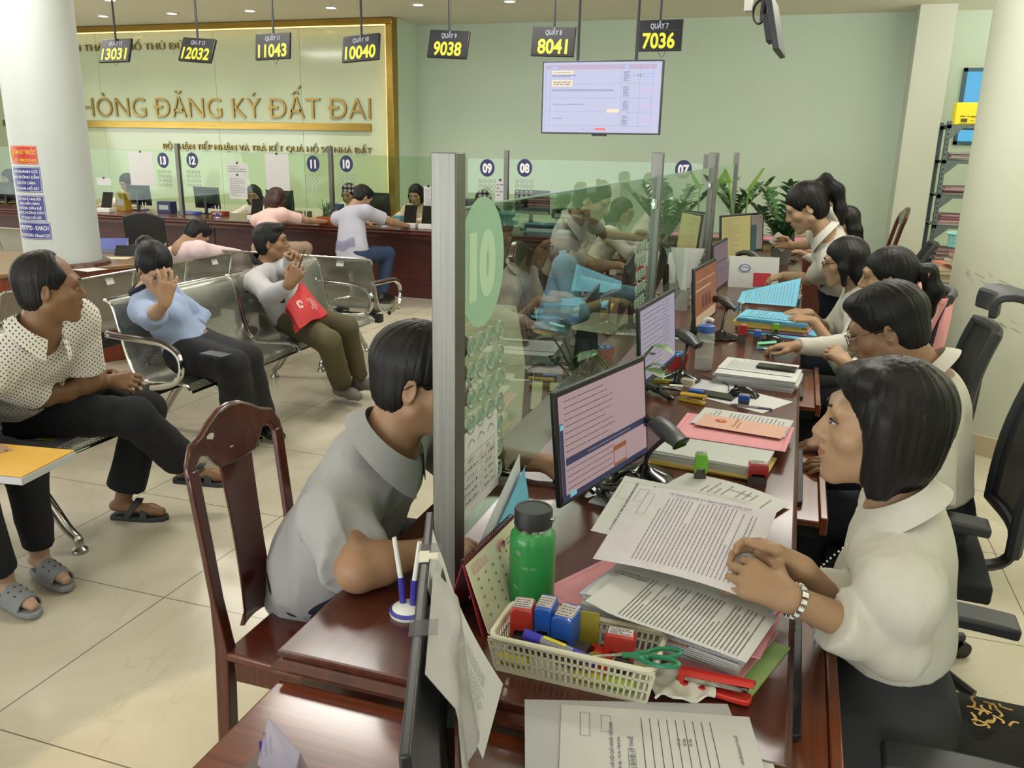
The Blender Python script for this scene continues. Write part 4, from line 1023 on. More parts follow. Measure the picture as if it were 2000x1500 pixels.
# 6, 7 the two clerks at the far end
pL = person('long-haired woman in glasses and white shirt seated beyond the standing woman', (.62, 7.72, .55), at(1652, 432, 1.065), 88, (92, -8), h=.008, hair='long', skin='b48c6a', hairc='0e0b0a', glasses=True, shirt=WSH, collar=dict(gap=26), sleeve=('long', .9), hem=.08,
            hands={'R': ((.05, 7.9, .80), V((-1, 0, 0)), V((0, 0, -1))), 'L': ((.05, 7.6, .80), V((-1, 0, 0)), V((0, 0, -1)))}, seed=14)
pK = person('dark-haired woman farthest away at the end of the clerks row', (.62, 9.35, .55), at(1629, 394, 1.105), 88, (96, -8), h=.009, hair='long', skin='b48c6a', hairc='0d0b0a', shirt=WSH2, sleeve=('long', .9), hem=.08,
            hands={'R': ((.1, 9.5, .80), V((-1, 0, 0)), V((0, 0, -1))), 'L': ((.1, 9.2, .80), V((-1, 0, 0)), V((0, 0, -1)))}, seed=15)
# 8 customer at the foreground post
HC = {'R': (at(826, 1076, .805), V((1, .35, .0)), V((0, .1, -1)), dict(curl=.5)), 'L': ((-.60, 2.06, .792), V((1, .35, .0)), V((.1, 0, -1)), dict(curl=.4))}
pC = person('man in grey shirt leaning on the counter, his face hidden by the steel post', (-1.10, 1.78, .55), at(822, 741, 1.116), -80, (-76, -10), h=.005, hair='short', sex='m', skin='a57a58', hairc='0e0c0a', hscale=1.01, sc=1.04, glasses=True,
            shirt=cloth_mat('grey_shirt', '9b9a9a'), collar=dict(gap=24, h=.036, drop=.062), sleeve=('short', .90), hem=-.10, folds=.0075, hands=HC, elbows={'R': at(700, 1112, .80)}, poles={'L': V((-.3, .8, -.6))}, arm=(.29, .25),
            knees={'R': (-.77, 1.72, .52), 'L': (-.77, 1.98, .52)}, ankles={'R': (-.80, 1.72, .09), 'L': (-.80, 1.98, .09)}, pants=dict(m=NAVYT), shoes=shoe(SHB), seed=17, fat=.2)
# 9 woman in blue shirt behind the glass
HB = {'R': (at(1190, 588, .79), V((1, .1, .05)), V((0, 0, -1)), dict(curl=.35)), 'L': ((-.62, 4.95, .79), V((1, -.2, 0)), V((0, 0, -1)), dict(curl=.35))}
pB = person('woman in blue shirt with tied-up dark hair, seen through the glass partition', (-1.28, 4.52, .52), at(1150, 472, 1.105), -84, (-92, -22), h=.0065, hair='bun', skin='b48c68', hairc='0e0c0a',
            shirt=cloth_mat('blue_shirt', '8fa6cc'), collar=dict(gap=26), sleeve=('long', .35), hem=.06, folds=.005, hands=HB, poles={'R': V((-.3, -.7, -.8)), 'L': V((-.3, .7, -.8))},
            knees={'R': (-.84, 4.42, .52), 'L': (-.84, 4.64, .52)}, ankles={'R': (-.86, 4.42, .09), 'L': (-.86, 4.64, .09)}, pants=dict(m=NAVYT), shoes=shoe(SHB), seed=19)
# 10 man in dotted shirt
f1, f2 = at(240, 975, .09), at(362, 905, .24)
HM = {'R': (at(212, 745, .655), V((1, .25, .05)), V((0, .6, -.6)), dict(curl=.85, thumb=.6)), 'L': (at(200, 728, .66), V((1, -.05, .0)), V((0, -.6, -.6)), dict(curl=.85, thumb=.6))}
pM = person('older man in white dotted shirt sitting with crossed legs on the metal bench', (-2.98, 2.56, .53), at(97, 562, 1.105), -80, (-48, -2), h=.006, hair='thin', sex='m', skin='87603f', hairc='131110', hscale=1.03, sc=1.02, fat=.3,
            shirt=pattern_cloth('dotted_shirt', 'cfc9c0', '3c3636', 'dots', 85), collar=dict(gap=26, m=pattern_cloth('dotted_shirt', 'cfc9c0', '3c3636', 'dots', 85)), sleeve=('short', .80), hem=.02, folds=.005, hands=HM, poles={'R': V((-.4, -.6, -.7)), 'L': V((-.4, .6, -.7))}, elbows={'R': at(86, 772, .665)},
            knees={'R': at(262, 815, .57), 'L': at(285, 800, .50)}, ankles={'R': f2, 'L': f1}, toes={'R': V((.9, .42, -.1)), 'L': V((.95, .3, 0))},
            pants=dict(m=BLKT, len=.86, flare=1.35, bag=1.06), shoes=dict(kind='sandal', m=mat('black_sandal', '232427', .6)), seed=23)
m = MB(); q = pM['P']-pM['off']+pM['T']*pM['L']*.55+pM['B']*.140+pM['X']*-.07; m.frame(q, pM['X'], pM['T'], pM['B']); m.cyl(.004, -.02, .0, 8); m.box((-.004, -.012, .0), (.004, .012, .006)); m.build('pocket_pen', mat('pen_blue', '3a46b0', .4), pM['root'])
# 11 woman with her hand to her face
HW = {'R': (at(322, 590, .955), V((.25, .1, 1)), V((-.85, .5, .1)), dict(curl=.28, spread=.24, thumb=.1)), 'L': (at(366, 668, .585), V((.1, -.85, -.45)), V((-.3, -.2, -1)), dict(curl=.30, spread=.16))}
pW = person('young woman in striped light blue shirt holding a hand over her face', (-3.02, 3.64, .53), at(303, 522, 1.0), -72, (-118, -30), h=.006, hair='bun', skin='bf9371', hairc='0c0b0d', roll=8, hscale=1.02,
            shirt=pattern_cloth('striped_shirt', '8094b8', 'a3b2cf', 'wave', 60), sleeve=('long', .34), hem=.06, folds=.006, hands=HW, poles={'R': V((.2, -.6, -.9)), 'L': V((.2, .8, -.5))},
            knees={'R': at(455, 715, .53), 'L': at(480, 700, .53)}, ankles={'R': at(470, 830, .10), 'L': at(505, 822, .10)}, toes={'R': V((.8, -.5, 0)), 'L': V((.9, -.2, 0))}, pants=dict(m=mat('black_wide_trousers', '16171c', .85, ns=40), bag=1.12, flare=1.7, len=.93), shoes=shoe(SHB), seed=29)
m = MB(); m.tube([pW['NB']-pW['off']+pW['T']*(.035)+pW['X']*.062*math.cos(t)+pW['B']*(.062*math.sin(t)+.005) for t in [2*math.pi*i/16 for i in range(16)]], .026, 8, closed=True); m.build('hoodie_collar', cloth_mat('navy_fleece', '1b1f30'), pW['root'])
# 12 man with red bag
HR = {'R': (at(566, 556, .915), V((.35, .35, .8)), V((-.2, .8, .2)), dict(curl=.8, thumb=.6)), 'L': (at(566, 500, 1.0), V((.8, -.4, .2)), V((.3, -.6, -.5)), dict(curl=.8, thumb=.7))}
pR = person('thin man in light grey zip jacket and olive trousers sitting with a red bag', (-3.02, 4.64, .53), at(530, 473, 1.012), -82, (-66, 3), h=.006, hair='short', sex='m', skin='92693f'.replace('3f', '48'), hairc='121110', hscale=1.0, fat=-.3,
            shirt=cloth_mat('grey_jacket', 'b3b2b4'), collar=dict(gap=30, h=.045, drop=.02, m=cloth_mat('black_jacket_trim', '1d1d20')), sleeve=('long', .92), hem=-.08, folds=.0065, hands=HR, poles={'R': V((.1, -.5, -.9)), 'L': V((.1, .7, -.5))},
            knees={'R': at(642, 668, .50), 'L': at(676, 640, .50)}, ankles={'R': at(668, 752, .11), 'L': at(700, 742, .12)}, toes={'R': V((.8, -.35, .1)), 'L': V((.85, -.2, .35))},
            pants=dict(m=cloth_mat('olive_trousers', '57513a'), len=.93, flare=1.25), shoes=shoe(mat('grey_sneaker', '6d675f', .7)), seed=31)
m = MB(); hp = pR['arms']['R']; c0 = hp[2]-pR['off']+hp[3].normalized()*.09; m.tube([c0, c0+V((.03, .02, .10))], .0035, 6); m.build('held_pen', mat('pen_brown', '3a2a22', .4), pR['root'])
# 13 boy in pink
pY = person('boy in pale pink shirt with black shoulder strap bending forward at the bench', (-4.18, 5.66, .53), at(384, 458, .93), -2, (-25, -48), h=.007, hair='short', sex='m', skin='a8805f', hairc='0e0c0b', hscale=.98, sc=.95,
            shirt=cloth_mat('pink_tshirt', 'd8bfc2'), sleeve=('short', .72), hem=-.06, hands={'R': ((-4.02, 6.12, .66), V((0, .8, -.2)), V((-.5, 0, -.8))), 'L': ((-4.25, 6.12, .66), V((.2, .8, -.2)), V((.5, 0, -.8)))},
            poles={'R': V((.8, -.2, -.4)), 'L': V((-.8, -.2, -.4))}, knees={'R': (-4.18, 6.0, .5), 'L': (-4.42, 6.0, .5)}, ankles={'R': (-4.18, 5.98, .09), 'L': (-4.42, 5.98, .09)}, pants=dict(m=BLKT), shoes=shoe(SHB), seed=37)
Bq, Tq, Xq, Pq, Nq = pY['B'], pY['T'], pY['X'], pY['P'], pY['NB']
for k, pth in enumerate(([(.90, -.11, .02), (.84, -.10, -.11), (.60, -.06, -.125), (.30, .06, -.115), (.16, .14, -.06)], [(.88, -.04, -.10), (.62, -.10, -.118), (.34, -.13, -.098), (.2, -.15, -.03)])):
    m = MB(); m.tube(smoothpath([Pq-pY['off']+Tq*pY['L']*a+Xq*b_+Bq*c*1.12 for a, b_, c in pth], 6), .021, 8, flat=.25, up=-Bq); m.build('bag_strap', cloth_mat('black_webbing', '17171b'), pY['root'])
# 14, 15 customers at the back counter
STX = pattern_cloth('lavender_shirt', 'a7a6b4', 'a7a6b4', 'wave', 5)
def back_customer(lab, cx, head_px, face, look, hair, sex, shirt, pants, hx, hy, sd, skin, hairc, **k):
    zz = atY(*head_px, hy)
    return person(lab, (cx, 7.58, .54), zz, face, look, h=.0075, hair=hair, sex=sex, skin=skin, hairc=hairc, shirt=shirt, sleeve=('short', .72), hem=k.pop('hem', -.1),
                  hands={'R': ((cx+.30, 8.24, .790), V((-.45, .8, 0)), V((0, 0, -1)), dict(curl=.2)), 'L': ((cx-.22, 8.30, .790), V((.5, .6, 0)), V((0, 0, -1)), dict(curl=.2))}, poles={'R': V((.8, -.2, -.5)), 'L': V((-.8, -.2, -.5))},
                  knees={'R': (cx+.20, 7.98, .52), 'L': (cx-.12, 7.98, .52)}, ankles={'R': (cx+.20, 7.82, .11), 'L': (cx-.12, 7.90, .11)}, pants=dict(m=pants), shoes=shoe(SHB), seed=sd, **k)
pPW = back_customer('woman in pale pink top with reddish brown hair writing at the back counter', -5.22, (541, 390), -8, (-5, -30), 'half', 'f', cloth_mat('pink_top', 'd8b6b0'), cloth_mat('beige_skirtcloth', 'a89080'), 0, 7.90, 41, 'b58a68', '3a2220', hem=-.02)
pGM = back_customer('man in lavender grey shirt with a sweat stain writing at the back counter', -4.23, (708, 385), -14, (-30, -36), 'short', 'm', STX, cloth_mat('blue_jeans', '2f3e5a'), 0, 7.88, 43, 'a87e5e', '0f0c0b', hem=-.12)
m = MB(); P0 = pGM['P']-pGM['off']
stn = random.Random(4)
def stf(u, v):
    a = (u-.5)*1.5; t = .02+.10*v; return P0+pGM['T']*(t+.015*math.sin(u*9))+pGM['X']*math.sin(a)*.185-pGM['B']*math.cos(a)*.142
m.sheet(stf, 14, 6); m.build('sweat_stain', mat('sweat_stain', '77769a', .8, ns=9, na=.25, alpha=.55), pGM['root'])
# 16.. clerks behind the back counter
CL = [((812, 380), 'clerk with black tied hair in cream jacket behind two tablets at the back counter', 'half', 'c6b79c', dict(pitch=-18, yaw=185)),
      ((942, 392), 'clerk in white shirt half hidden by the speech holes under disc 09', 'half', 'd6d4cc', dict(pitch=-8, yaw=180)),
      ((495, 380), 'clerk with shoulder-length hair and glasses behind the back counter', 'long', 'd0c9bc', dict(pitch=-14, yaw=200)),
      ((248, 357), 'clerk with black hair behind a monitor near the column', 'long', 'c9c4b8', dict(pitch=-22, yaw=165)),
      ((18, 348), 'clerk with black hair at the far left edge behind a monitor', 'half', 'd2b45a', dict(pitch=-14, yaw=160)),
      ((681, 378), 'clerk whose dark hair shows behind the speech holes under disc 10', 'half', 'd6d4cc', dict(pitch=-20, yaw=180))]
for i, (px, lab, hr, shc, kw) in enumerate(CL):
    hd = atY(*px, 9.66); pq = V((hd.x, 9.82, .55))
    person(lab, pq, hd, 180, (kw['yaw'], kw['pitch']), h=.010, hair=hr, skin='b98f6e', hairc='0e0b0a', shirt=cloth_mat('clerk_shirt_'+shc, shc), collar=dict(gap=26), sleeve=('long', .9), hem=.08, glasses=(i == 2),
           hands={'R': ((hd.x-.16, 9.28, .735), V((.3, -1, 0)), V((0, 0, -1))), 'L': ((hd.x+.16, 9.28, .735), V((-.3, -1, 0)), V((0, 0, -1)))}, seed=50+i)
# leftmost visitor: only legs and folder in frame
k1, k2 = at(48, 905, .50), at(-60, 960, .50)
pZ = person('visitor at the left edge in black trousers and grey clogs with a yellow folder', (-3.02, 2.04, .53), (-2.98, 2.02, 1.12), -80, (-80, 0), h=.008, hair='short', skin='b08a70', hairc='0e0b0a', shirt=cloth_mat('dark_jacket', '1a1b22'), sleeve=('long', .9), hem=-.05,
            hands={'R': (at(-62, 895, .585), V((.9, .3, 0)), V((0, .5, -.8)), dict(curl=.6)), 'L': (at(-28, 878, .60), V((.9, -.2, 0)), V((0, .5, -.8)), dict(curl=.6))},
            knees={'L': k1, 'R': k2}, ankles={'L': at(78, 1082, .10), 'R': at(8, 1130, .10)}, toes={'L': V((.9, -.25, 0)), 'R': V((.9, -.2, 0))}, pants=dict(m=BLKT, len=.88, flare=1.0), shoes=dict(kind='sandal', m=mat('grey_clog', '77787a', .55), clog=True), seed=61)
# ---------------------------------------------------------------- seating, signs, shelves
def perf_mat():
    if 'perforated_steel' in MATS: return MATS['perforated_steel']
    m, nt, N, L, b = newmat('perforated_steel')
    tc = N.new('ShaderNodeTexCoord'); sx = N.new('ShaderNodeSeparateXYZ'); L.new(tc.outputs['UV'], sx.inputs[0])
    def ml(op, a, v=None, bb=None):
        q = N.new('ShaderNodeMath'); q.operation = op; L.new(a, q.inputs[0])
        if v is not None: q.inputs[1].default_value = v
        if bb is not None: L.new(bb, q.inputs[1])
        return q.outputs[0]
    u = ml('MULTIPLY', sx.outputs[0], 100); v = ml('MULTIPLY', sx.outputs[1], 100)
    row = ml('FLOOR', v); sh = ml('MULTIPLY', ml('MODULO', row, 2), .5); uu = ml('ADD', u, bb=sh)
    fu = ml('SUBTRACT', ml('FRACT', uu), .5); fv = ml('SUBTRACT', ml('FRACT', v), .5)
    d = ml('SQRT', ml('ADD', ml('MULTIPLY', fu, bb=fu), bb=ml('MULTIPLY', fv, bb=fv))); hole = ml('LESS_THAN', d, .24)
    nz = N.new('ShaderNodeTexNoise'); nz.inputs['Scale'].default_value = 5; L.new(tc.outputs['Object'], nz.inputs[0])
    cr = N.new('ShaderNodeValToRGB'); cr.color_ramp.elements[0].color = (*hexc('9a9d93'), 1); cr.color_ramp.elements[1].color = (*hexc('b2b5ab'), 1); L.new(nz.outputs[0], cr.inputs[0]); L.new(cr.outputs[0], b.inputs['Base Color'])
    b.inputs['Metallic'].default_value = .75; b.inputs['Roughness'].default_value = .36
    tr = N.new('ShaderNodeBsdfTransparent'); mx = N.new('ShaderNodeMixShader'); L.new(hole, mx.inputs[0]); L.new(b.outputs[0], mx.inputs[1]); L.new(tr.outputs[0], mx.inputs[2])
    L.new(mx.outputs[0], N['Material Output'].inputs[0]); MATS['perforated_steel'] = m; return m
PERF = perf_mat(); SEATW = .48; PITCH_ = .50
# side profile of a seat: x back(-)->front, z up
PROF = smoothpath([(-.475, .84), (-.455, .815), (-.425, .77), (-.385, .62), (-.35, .50), (-.315, .445), (-.24, .425), (-.12, .432), (-.04, .430), (-.005, .415), (.005, .395)], 5) if False else None
def prof_pts():
    P = smoothpath([V((-.485, 0, .825)), V((-.455, 0, .815)), V((-.43, 0, .775)), V((-.395, 0, .62)), V((-.36, 0, .50)), V((-.32, 0, .440)), V((-.25, 0, .418)), V((-.13, 0, .425)), V((-.045, 0, .425)), V((-.008, 0, .410)), V((.004, 0, .385))], 4); return P
PR = prof_pts()
def seat_mesh(sticker=True):
    n = len(PR); vs = []; fs = []; uvs = []; ln = [0]
    for i in range(1, n): ln.append(ln[-1]+(PR[i]-PR[i-1]).length)
    cols = 8
    for i in range(n):
        for j in range(cols+1): vs.append((PR[i].x, -SEATW/2+SEATW*j/cols, PR[i].z)); uvs.append((ln[i], SEATW*j/cols))
    for i in range(n-1):
        for j in range(cols): a = i*(cols+1)+j; fs.append((a, a+1, a+cols+2, a+cols+1))
    me = bpy.data.meshes.new('seat_shell'); me.from_pydata(vs, [], fs); me.materials.append(PERF)
    uv = me.uv_layers.new(name='UVMap')
    for l in me.loops: uv.data[l.index].uv = uvs[l.vertex_index]
    me.polygons.foreach_set('use_smooth', [True]*len(fs)); me.update(); return me
SEATME = seat_mesh()
m_ = MB()
for sd in (-1, 1): m_.tube([p+V((0, sd*(SEATW/2), 0)) for p in PR], .0085, 8)
m_.tube([PR[0]+V((0, -SEATW/2, 0)), PR[0]+V((0, SEATW/2, 0))], .007, 8); m_.tube([PR[-1]+V((0, -SEATW/2, 0)), PR[-1]+V((0, SEATW/2, 0))], .007, 8)
_o = m_.build('side_rail', CHROME); RAILME = _o.data; bpy.data.objects.remove(_o)
m_ = MB(); m_.frame(V((-.462, .0, .79)), V((0, 1, 0)), V((.35, 0, .94)).normalized(), V((-.94, 0, .35)).normalized()); m_.box((-.03, -.03, .0), (.03, .01, .004)); _o = m_.build('sticker', PAPER); STKME = _o.data; bpy.data.objects.remove(_o)
def bench(lab, x, y, rz, n, legs=(0, 1), arms='both', group='perforated steel waiting benches'):
    """seats run along local +Y from the origin; the sitter faces local +X; origin under the front edge"""
    t = thing('waiting_bench', lab, 'bench', (x, y, 0), rz, group)
    for i in range(n):
        yy = PITCH_*(i+.5)
        for nm, me in (('seat', SEATME),):
            o = bpy.data.objects.new(nm, me); COL.objects.link(o); o.parent = t; o.location = (0, yy, 0)
            r_ = bpy.data.objects.new('side_rail', RAILME); COL.objects.link(r_); r_.parent = o
            if i % 2 == 0 or n < 3: k = bpy.data.objects.new('sticker', STKME); COL.objects.link(k); k.parent = o
    Ln = n*PITCH_
    m = MB(); m.box((-.31, .02, .33), (-.25, Ln-.02, .39)); 
    for i in range(n):
        yy = PITCH_*(i+.5); m.box((-.33, yy-.16, .385), (-.10, yy-.12, .416)); m.box((-.33, yy+.12, .385), (-.10, yy+.16, .416))
    m.build('beam', mat('bench_beam_black', '1c1c1e', .45), t, bevel=.004)
    for k in legs:
        yy = .26+(Ln-.52)*k
        for nm, ex in (('leg', .07), ('leg', -.60)):
            m = MB(); pth = smoothpath([V((-.28, yy, .345)), V((-.28+(ex+.28)*.45, yy, .27)), V((-.28+(ex+.28)*.85, yy, .10)), V((ex, yy, .055)), V((ex+.005*(1 if ex > 0 else -1), yy, .022))], 6)
            m.tube(pth, [.030-.013*i/len(pth) for i in range(len(pth))], 10, flat=.8); m.at((pth[-1].x, yy, 0)); m.lathe([(.008, .03), (.013, .026), (.030, .014), (.031, .002), (.028, 0)], 16); m.build(nm, ALU, t)
    ys = []
    if arms in ('both', 'start'): ys.append(-.012)
    if arms in ('both', 'end'): ys.append(Ln+.012)
    for yy in ys:
        pth = smoothpath([V((-.47, yy, .655)), V((-.40, yy, .648)), V((-.20, yy, .640)), V((-.11, yy, .628)), V((-.04, yy, .585)), V((-.022, yy, .52)), V((-.05, yy, .455)), V((-.13, yy, .415)), V((-.22, yy, .395))], 6)
        m = MB(); m.tube(pth, [.017 if i > 2 else .019 for i in range(len(pth))], 10); m.build('armrest', CHROME, t)
        m = MB(); m.tube([q+V((0, 0, .006)) for q in pth[1:26]], .0165, 10, flat=.8); m.build('arm_pad', mat('arm_pad_brown', '4a3b33', .3), t)
    return t
bench('metal waiting bench of the woman covering her face and the red bag man', -2.83, 3.36, 0, 4, (.12, .92))
bench('nearest metal waiting bench, with the dotted-shirt man and a clear folder', -2.70, .76, 0, 4, (.1, .93), 'start')
bench('metal waiting bench facing the column table, its back to the women and red bag man', -4.42, 5.33, math.pi, 4, (.1, .9))
bench('metal waiting bench behind the dotted-shirt man, turned away from the viewer', -4.42, 3.26, math.pi, 3, (.1, .9), 'start')
bench('metal waiting bench facing the back counter, seat backs towards the viewer', -2.86, 5.86, math.pi/2, 3, (.1, .9))
bench('metal waiting bench beyond the column at the left edge', -6.0, 6.35, math.pi/2, 3, (.1, .9))

# wooden high-back chair
def wooden_chair(lab, x, y, rz, group=None):
    t = thing('wooden_chair', lab, 'chair', (x, y, 0), rz, group); W_ = wood('chair_wood', '38160e', '5a2817', .25, .45, 'Z')
    # local: sitter faces +Y, seat 0.45 wide
    m = MB(); m.prism([(-.215, -.02), (.215, -.02), (.235, .42), (-.235, .42)], .425, .45); m.build('seat', wood('chair_seat', '44190f', '662a19', .22, .6, 'Y'), t, bevel=.006)
    m = MB(); m.box((-.19, .0, .37), (.19, .02, .425)); m.box((-.205, .38, .37), (.205, .40, .425)); m.box((-.205, .0, .37), (-.185, .40, .425)); m.box((.185, .0, .37), (.205, .40, .425)); m.build('seat_rail', W_, t, bevel=.003)
    def yb(z): return -.03-.12*max(0, (z-.45)/.6)**1.25   # backward rake
    for s in (-1, 1):
        m = MB(); pts = [V((s*(.195+.012*max(0, (z-.45)/.55)), yb(z) if z > .45 else -.03*(1 if z > .3 else 1)-.05*(.45-z), z)) for z in [0, .15, .3, .45, .6, .75, .9, .98]]
        sec = []; 
        for i, p in enumerate(pts): sec.append(p)
        vs = []; fs = []
        for p in sec: vs += [tuple(p+V((dx, dy, 0))) for dx, dy in ((-.021, -.016), (.021, -.016), (.021, .022), (-.021, .022))]
        for i in range(len(sec)-1):
            for k in range(4): fs.append((i*4+k, i*4+(k+1) % 4, (i+1)*4+(k+1) % 4, (i+1)*4+k))
        fs += [(0, 1, 2, 3), tuple(len(vs)-4+k for k in range(4))]
        m.add(vs, fs); m.build('back_post', W_, t, bevel=.004)
        m = MB(); m.box((s*.20-.02, .37, 0), (s*.20+.02, .41, .425)); m.build('front_leg', W_, t, bevel=.004)
        m = MB(); m.box((s*.197-.011, -.02, .17), (s*.197+.011, .38, .20)); m.build('side_stretcher', W_, t, bevel=.003)
    # crest rail: shaped outline, slightly curved, arches over the two openings
    m = MB(); up_ = [(-.232, .955), (-.225, 1.0), (-.195, 1.045), (-.14, 1.062), (-.10, 1.085), (-.05, 1.106), (0, 1.112), (.05, 1.106), (.10, 1.085), (.14, 1.062), (.195, 1.045), (.225, 1.0), (.232, .955)]
    lo_ = [(-.190, .955), (-.182, .985), (-.160, 1.003), (-.130, .995), (-.105, .965), (-.085, .945), (0, .938), (.085, .945), (.105, .965), (.130, .995), (.160, 1.003), (.182, .985), (.190, .955)]
    vs = []; fs = []; n = len(up_)
    for (ax_, az), (bx_, bz) in zip(up_, lo_):
        for (xx, zz) in ((ax_, az), (bx_, bz)):
            cy = yb(zz)-.018*(1-(xx/.23)**2)
            vs += [(xx, cy+.022, zz), (xx, cy-.018, zz)]
    for i in range(n-1):
        a = i*4; b_ = a+4
        fs += [(a, b_, b_+1, a+1), (a+2, a+3, b_+3, b_+2), (a, a+2, b_+2, b_), (a+1, b_+1, b_+3, a+3)]
    fs += [(0, 1, 3, 2), (4*(n-1), 4*(n-1)+2, 4*(n-1)+3, 4*(n-1)+1)]
    m.add(vs, fs); m.build('crest_rail', W_, t, bevel=.009, bseg=3)
    m = MB(); m.sheet(lambda u, v: ((-.075+.15*v)*(1-.12*math.sin(math.pi*u)), yb(.45+.50*u)-.012-.012*math.sin(math.pi*v), .45+.50*u), 10, 6, .014); m.build('back_splat', wood('splat_wood', '3a1510', '542218', .25, .6, 'Z'), t, bevel=.002)
    m = MB(); m.box((-.19, .19, .175), (.19, .21, .20)); m.build('cross_stretcher', W_, t, bevel=.003)
    return t
# seat corner seen at (458,1275)px; chair faces the counter (+X)
wc = wooden_chair('dark red wooden high-back chair with scuffed crest, drawn up in the foreground', -1.165, 1.62, R(-90), None)
for o in wc.children:
    for v in o.data.vertices:
        v.co.x *= .81
        if v.co.z > .45: v.co.z = .45+(v.co.z-.45)*.85; v.co.y = -.03+(v.co.y+.03)*.42 if v.co.y < -.03 else v.co.y
m = MB()
for x0, z0, w_, h_ in ((.088, .955, .026, .020), (.02, .91, .014, .004)):
    zq = .45+(z0-.45)/.85; cy = -.03+(-.12*((zq-.45)/.6)**1.25-.018*(1-(x0/.2)**2)+.024)*.42
    m.prism([(x0+w_/2*math.cos(a)*(1+.25*math.sin(3*a)), z0+h_/2*math.sin(a)) for a in [2*math.pi*k/10 for k in range(10)]], 0, .001) if False else m.add([(x0+w_/2*math.cos(a)*(1+.2*math.sin(3*a)), cy, z0+h_/2*math.sin(a)) for a in [2*math.pi*k/10 for k in range(10)]], [tuple(range(10))])
m.build('paint_chip', mat('chip_white', 'd8cfc0', .8), wc, smooth=0)
wooden_chair('brown wooden chair at the far end of the clerks row', .86, 9.42, R(92))
wooden_chair('wooden chair under the blue-shirted customer behind the glass', -1.30, 4.52, R(-90))

# office chairs
MESHB = mat('mesh_fabric_black', '1b1d21', .8, ns=300, na=.3, bump=.3, bs=700, alpha=.82)
def office_chair(lab, x, y, rz, arms=True, seatm=None, recl=.10, zs=.46, group='mesh office chairs of the clerks', backh=1.0):
    """sitter faces local +Y"""
    t = thing('office_chair', lab, 'office chair', (x, y, 0), rz, group)
    m = MB(); m.sheet(lambda u, v: ((-.235+.47*u), (-.22+.45*v), zs-.015+.018*math.cos((u-.5)*2.2)-.03*max(0, v-.75)), 10, 10, .06); m.build('seat', seatm or mat('seat_fabric_black', '191a1d', .85, ns=60, na=.15), t, bevel=.01)
    def bk(u, v): x_ = (-.22+.44*u)*(1-.10*v); return (x_, -.24-recl*1.6*v-.045*math.cos((u-.5)*2.6)+.05*math.sin(v*2.5)*.6, zs+.10+.50*v*backh)
    m = MB(); m.sheet(bk, 10, 10, .006); m.build('back_mesh', MESHB, t)
    m = MB(); loop = [bk(0, v/8) for v in range(9)]+[bk(u/8, 1) for u in range(1, 9)]+[bk(1, 1-v/8) for v in range(1, 9)]+[bk(1-u/8, 0) for u in range(1, 8)]
    m.tube([V(p) for p in loop], .021, 8, closed=True); m.build('back_frame', DARK, t)
    m = MB(); m.tube(smoothpath([V((0, -.10, zs-.06)), V((0, -.27, zs-.03)), V((0, -.31, zs+.10)), V((0, -.29-recl*.6, zs+.30))], 6), .026, 8, flat=.6); m.build('back_support', BLACK, t)
    if arms:
        for s in (-1, 1):
            m = MB(); m.tube(smoothpath([V((s*.20, 0, zs-.05)), V((s*.285, -.0, zs-.03)), V((s*.295, -.02, zs+.10)), V((s*.29, -.03, zs+.15))], 6), .020, 8); m.build('arm_post', BLACK, t)
            m = MB(); m.sheet(lambda u, v: (s*.29+(-.042+.084*v), -.17+.31*u, zs+.175+.008*math.sin(u*3.1)), 8, 4, .03); m.build('arm_rest', DARK, t, bevel=.008)
    m = MB(); m.cyl(.03, .10, zs-.06, 16); m.build('gas_column', BLACK, t)
    for k in range(5):
        a = 2*math.pi*k/5+.3; q = V((math.cos(a), math.sin(a), 0)); m = MB(); m.tube([V((0, 0, .11)), q*.15+V((0, 0, .095)), q*.29+V((0, 0, .07))], [.028, .022, .016], 8); o = m.build('base_spoke', BLACK, t)
        m = MB(); m.frame(q*.29+V((0, 0, .028)), V((-q.y, q.x, 0)), q, UP); m.T = m.T @ Euler((0, R(90), 0)).to_matrix().to_4x4(); m.cyl(.028, -.02, .02, 14); m.build('caster', BLKG, o)
    return t
oc = office_chair('black office chair with flower-printed cushion under the bob-haired clerk', .39, 1.69, R(88), zs=.395)
oc2 = office_chair('black mesh office chair behind the man with glasses', .42, 2.68, R(87), recl=.05, backh=.86)
oc3 = office_chair('black mesh office chair with curled headrest by the round column', .44, 3.72, R(90), recl=.05, backh=.80)
office_chair('office chair draped with a pink jacket behind the ponytail woman', .44, 4.66, R(88), recl=.04, backh=.80)
office_chair('office chair of the long-haired clerk in glasses', .68, 7.74, R(88), arms=False, backh=.7)
m = MB(); m.sheet(lambda u, v: (-.15+.30*u, -.30-.05*math.cos((u-.5)*2.6)-.22*max(0, v-.4), 1.02+.07*math.sin(v*2.6)), 12, 8, .03); m.build('headrest', DARK, oc3, bevel=.008)
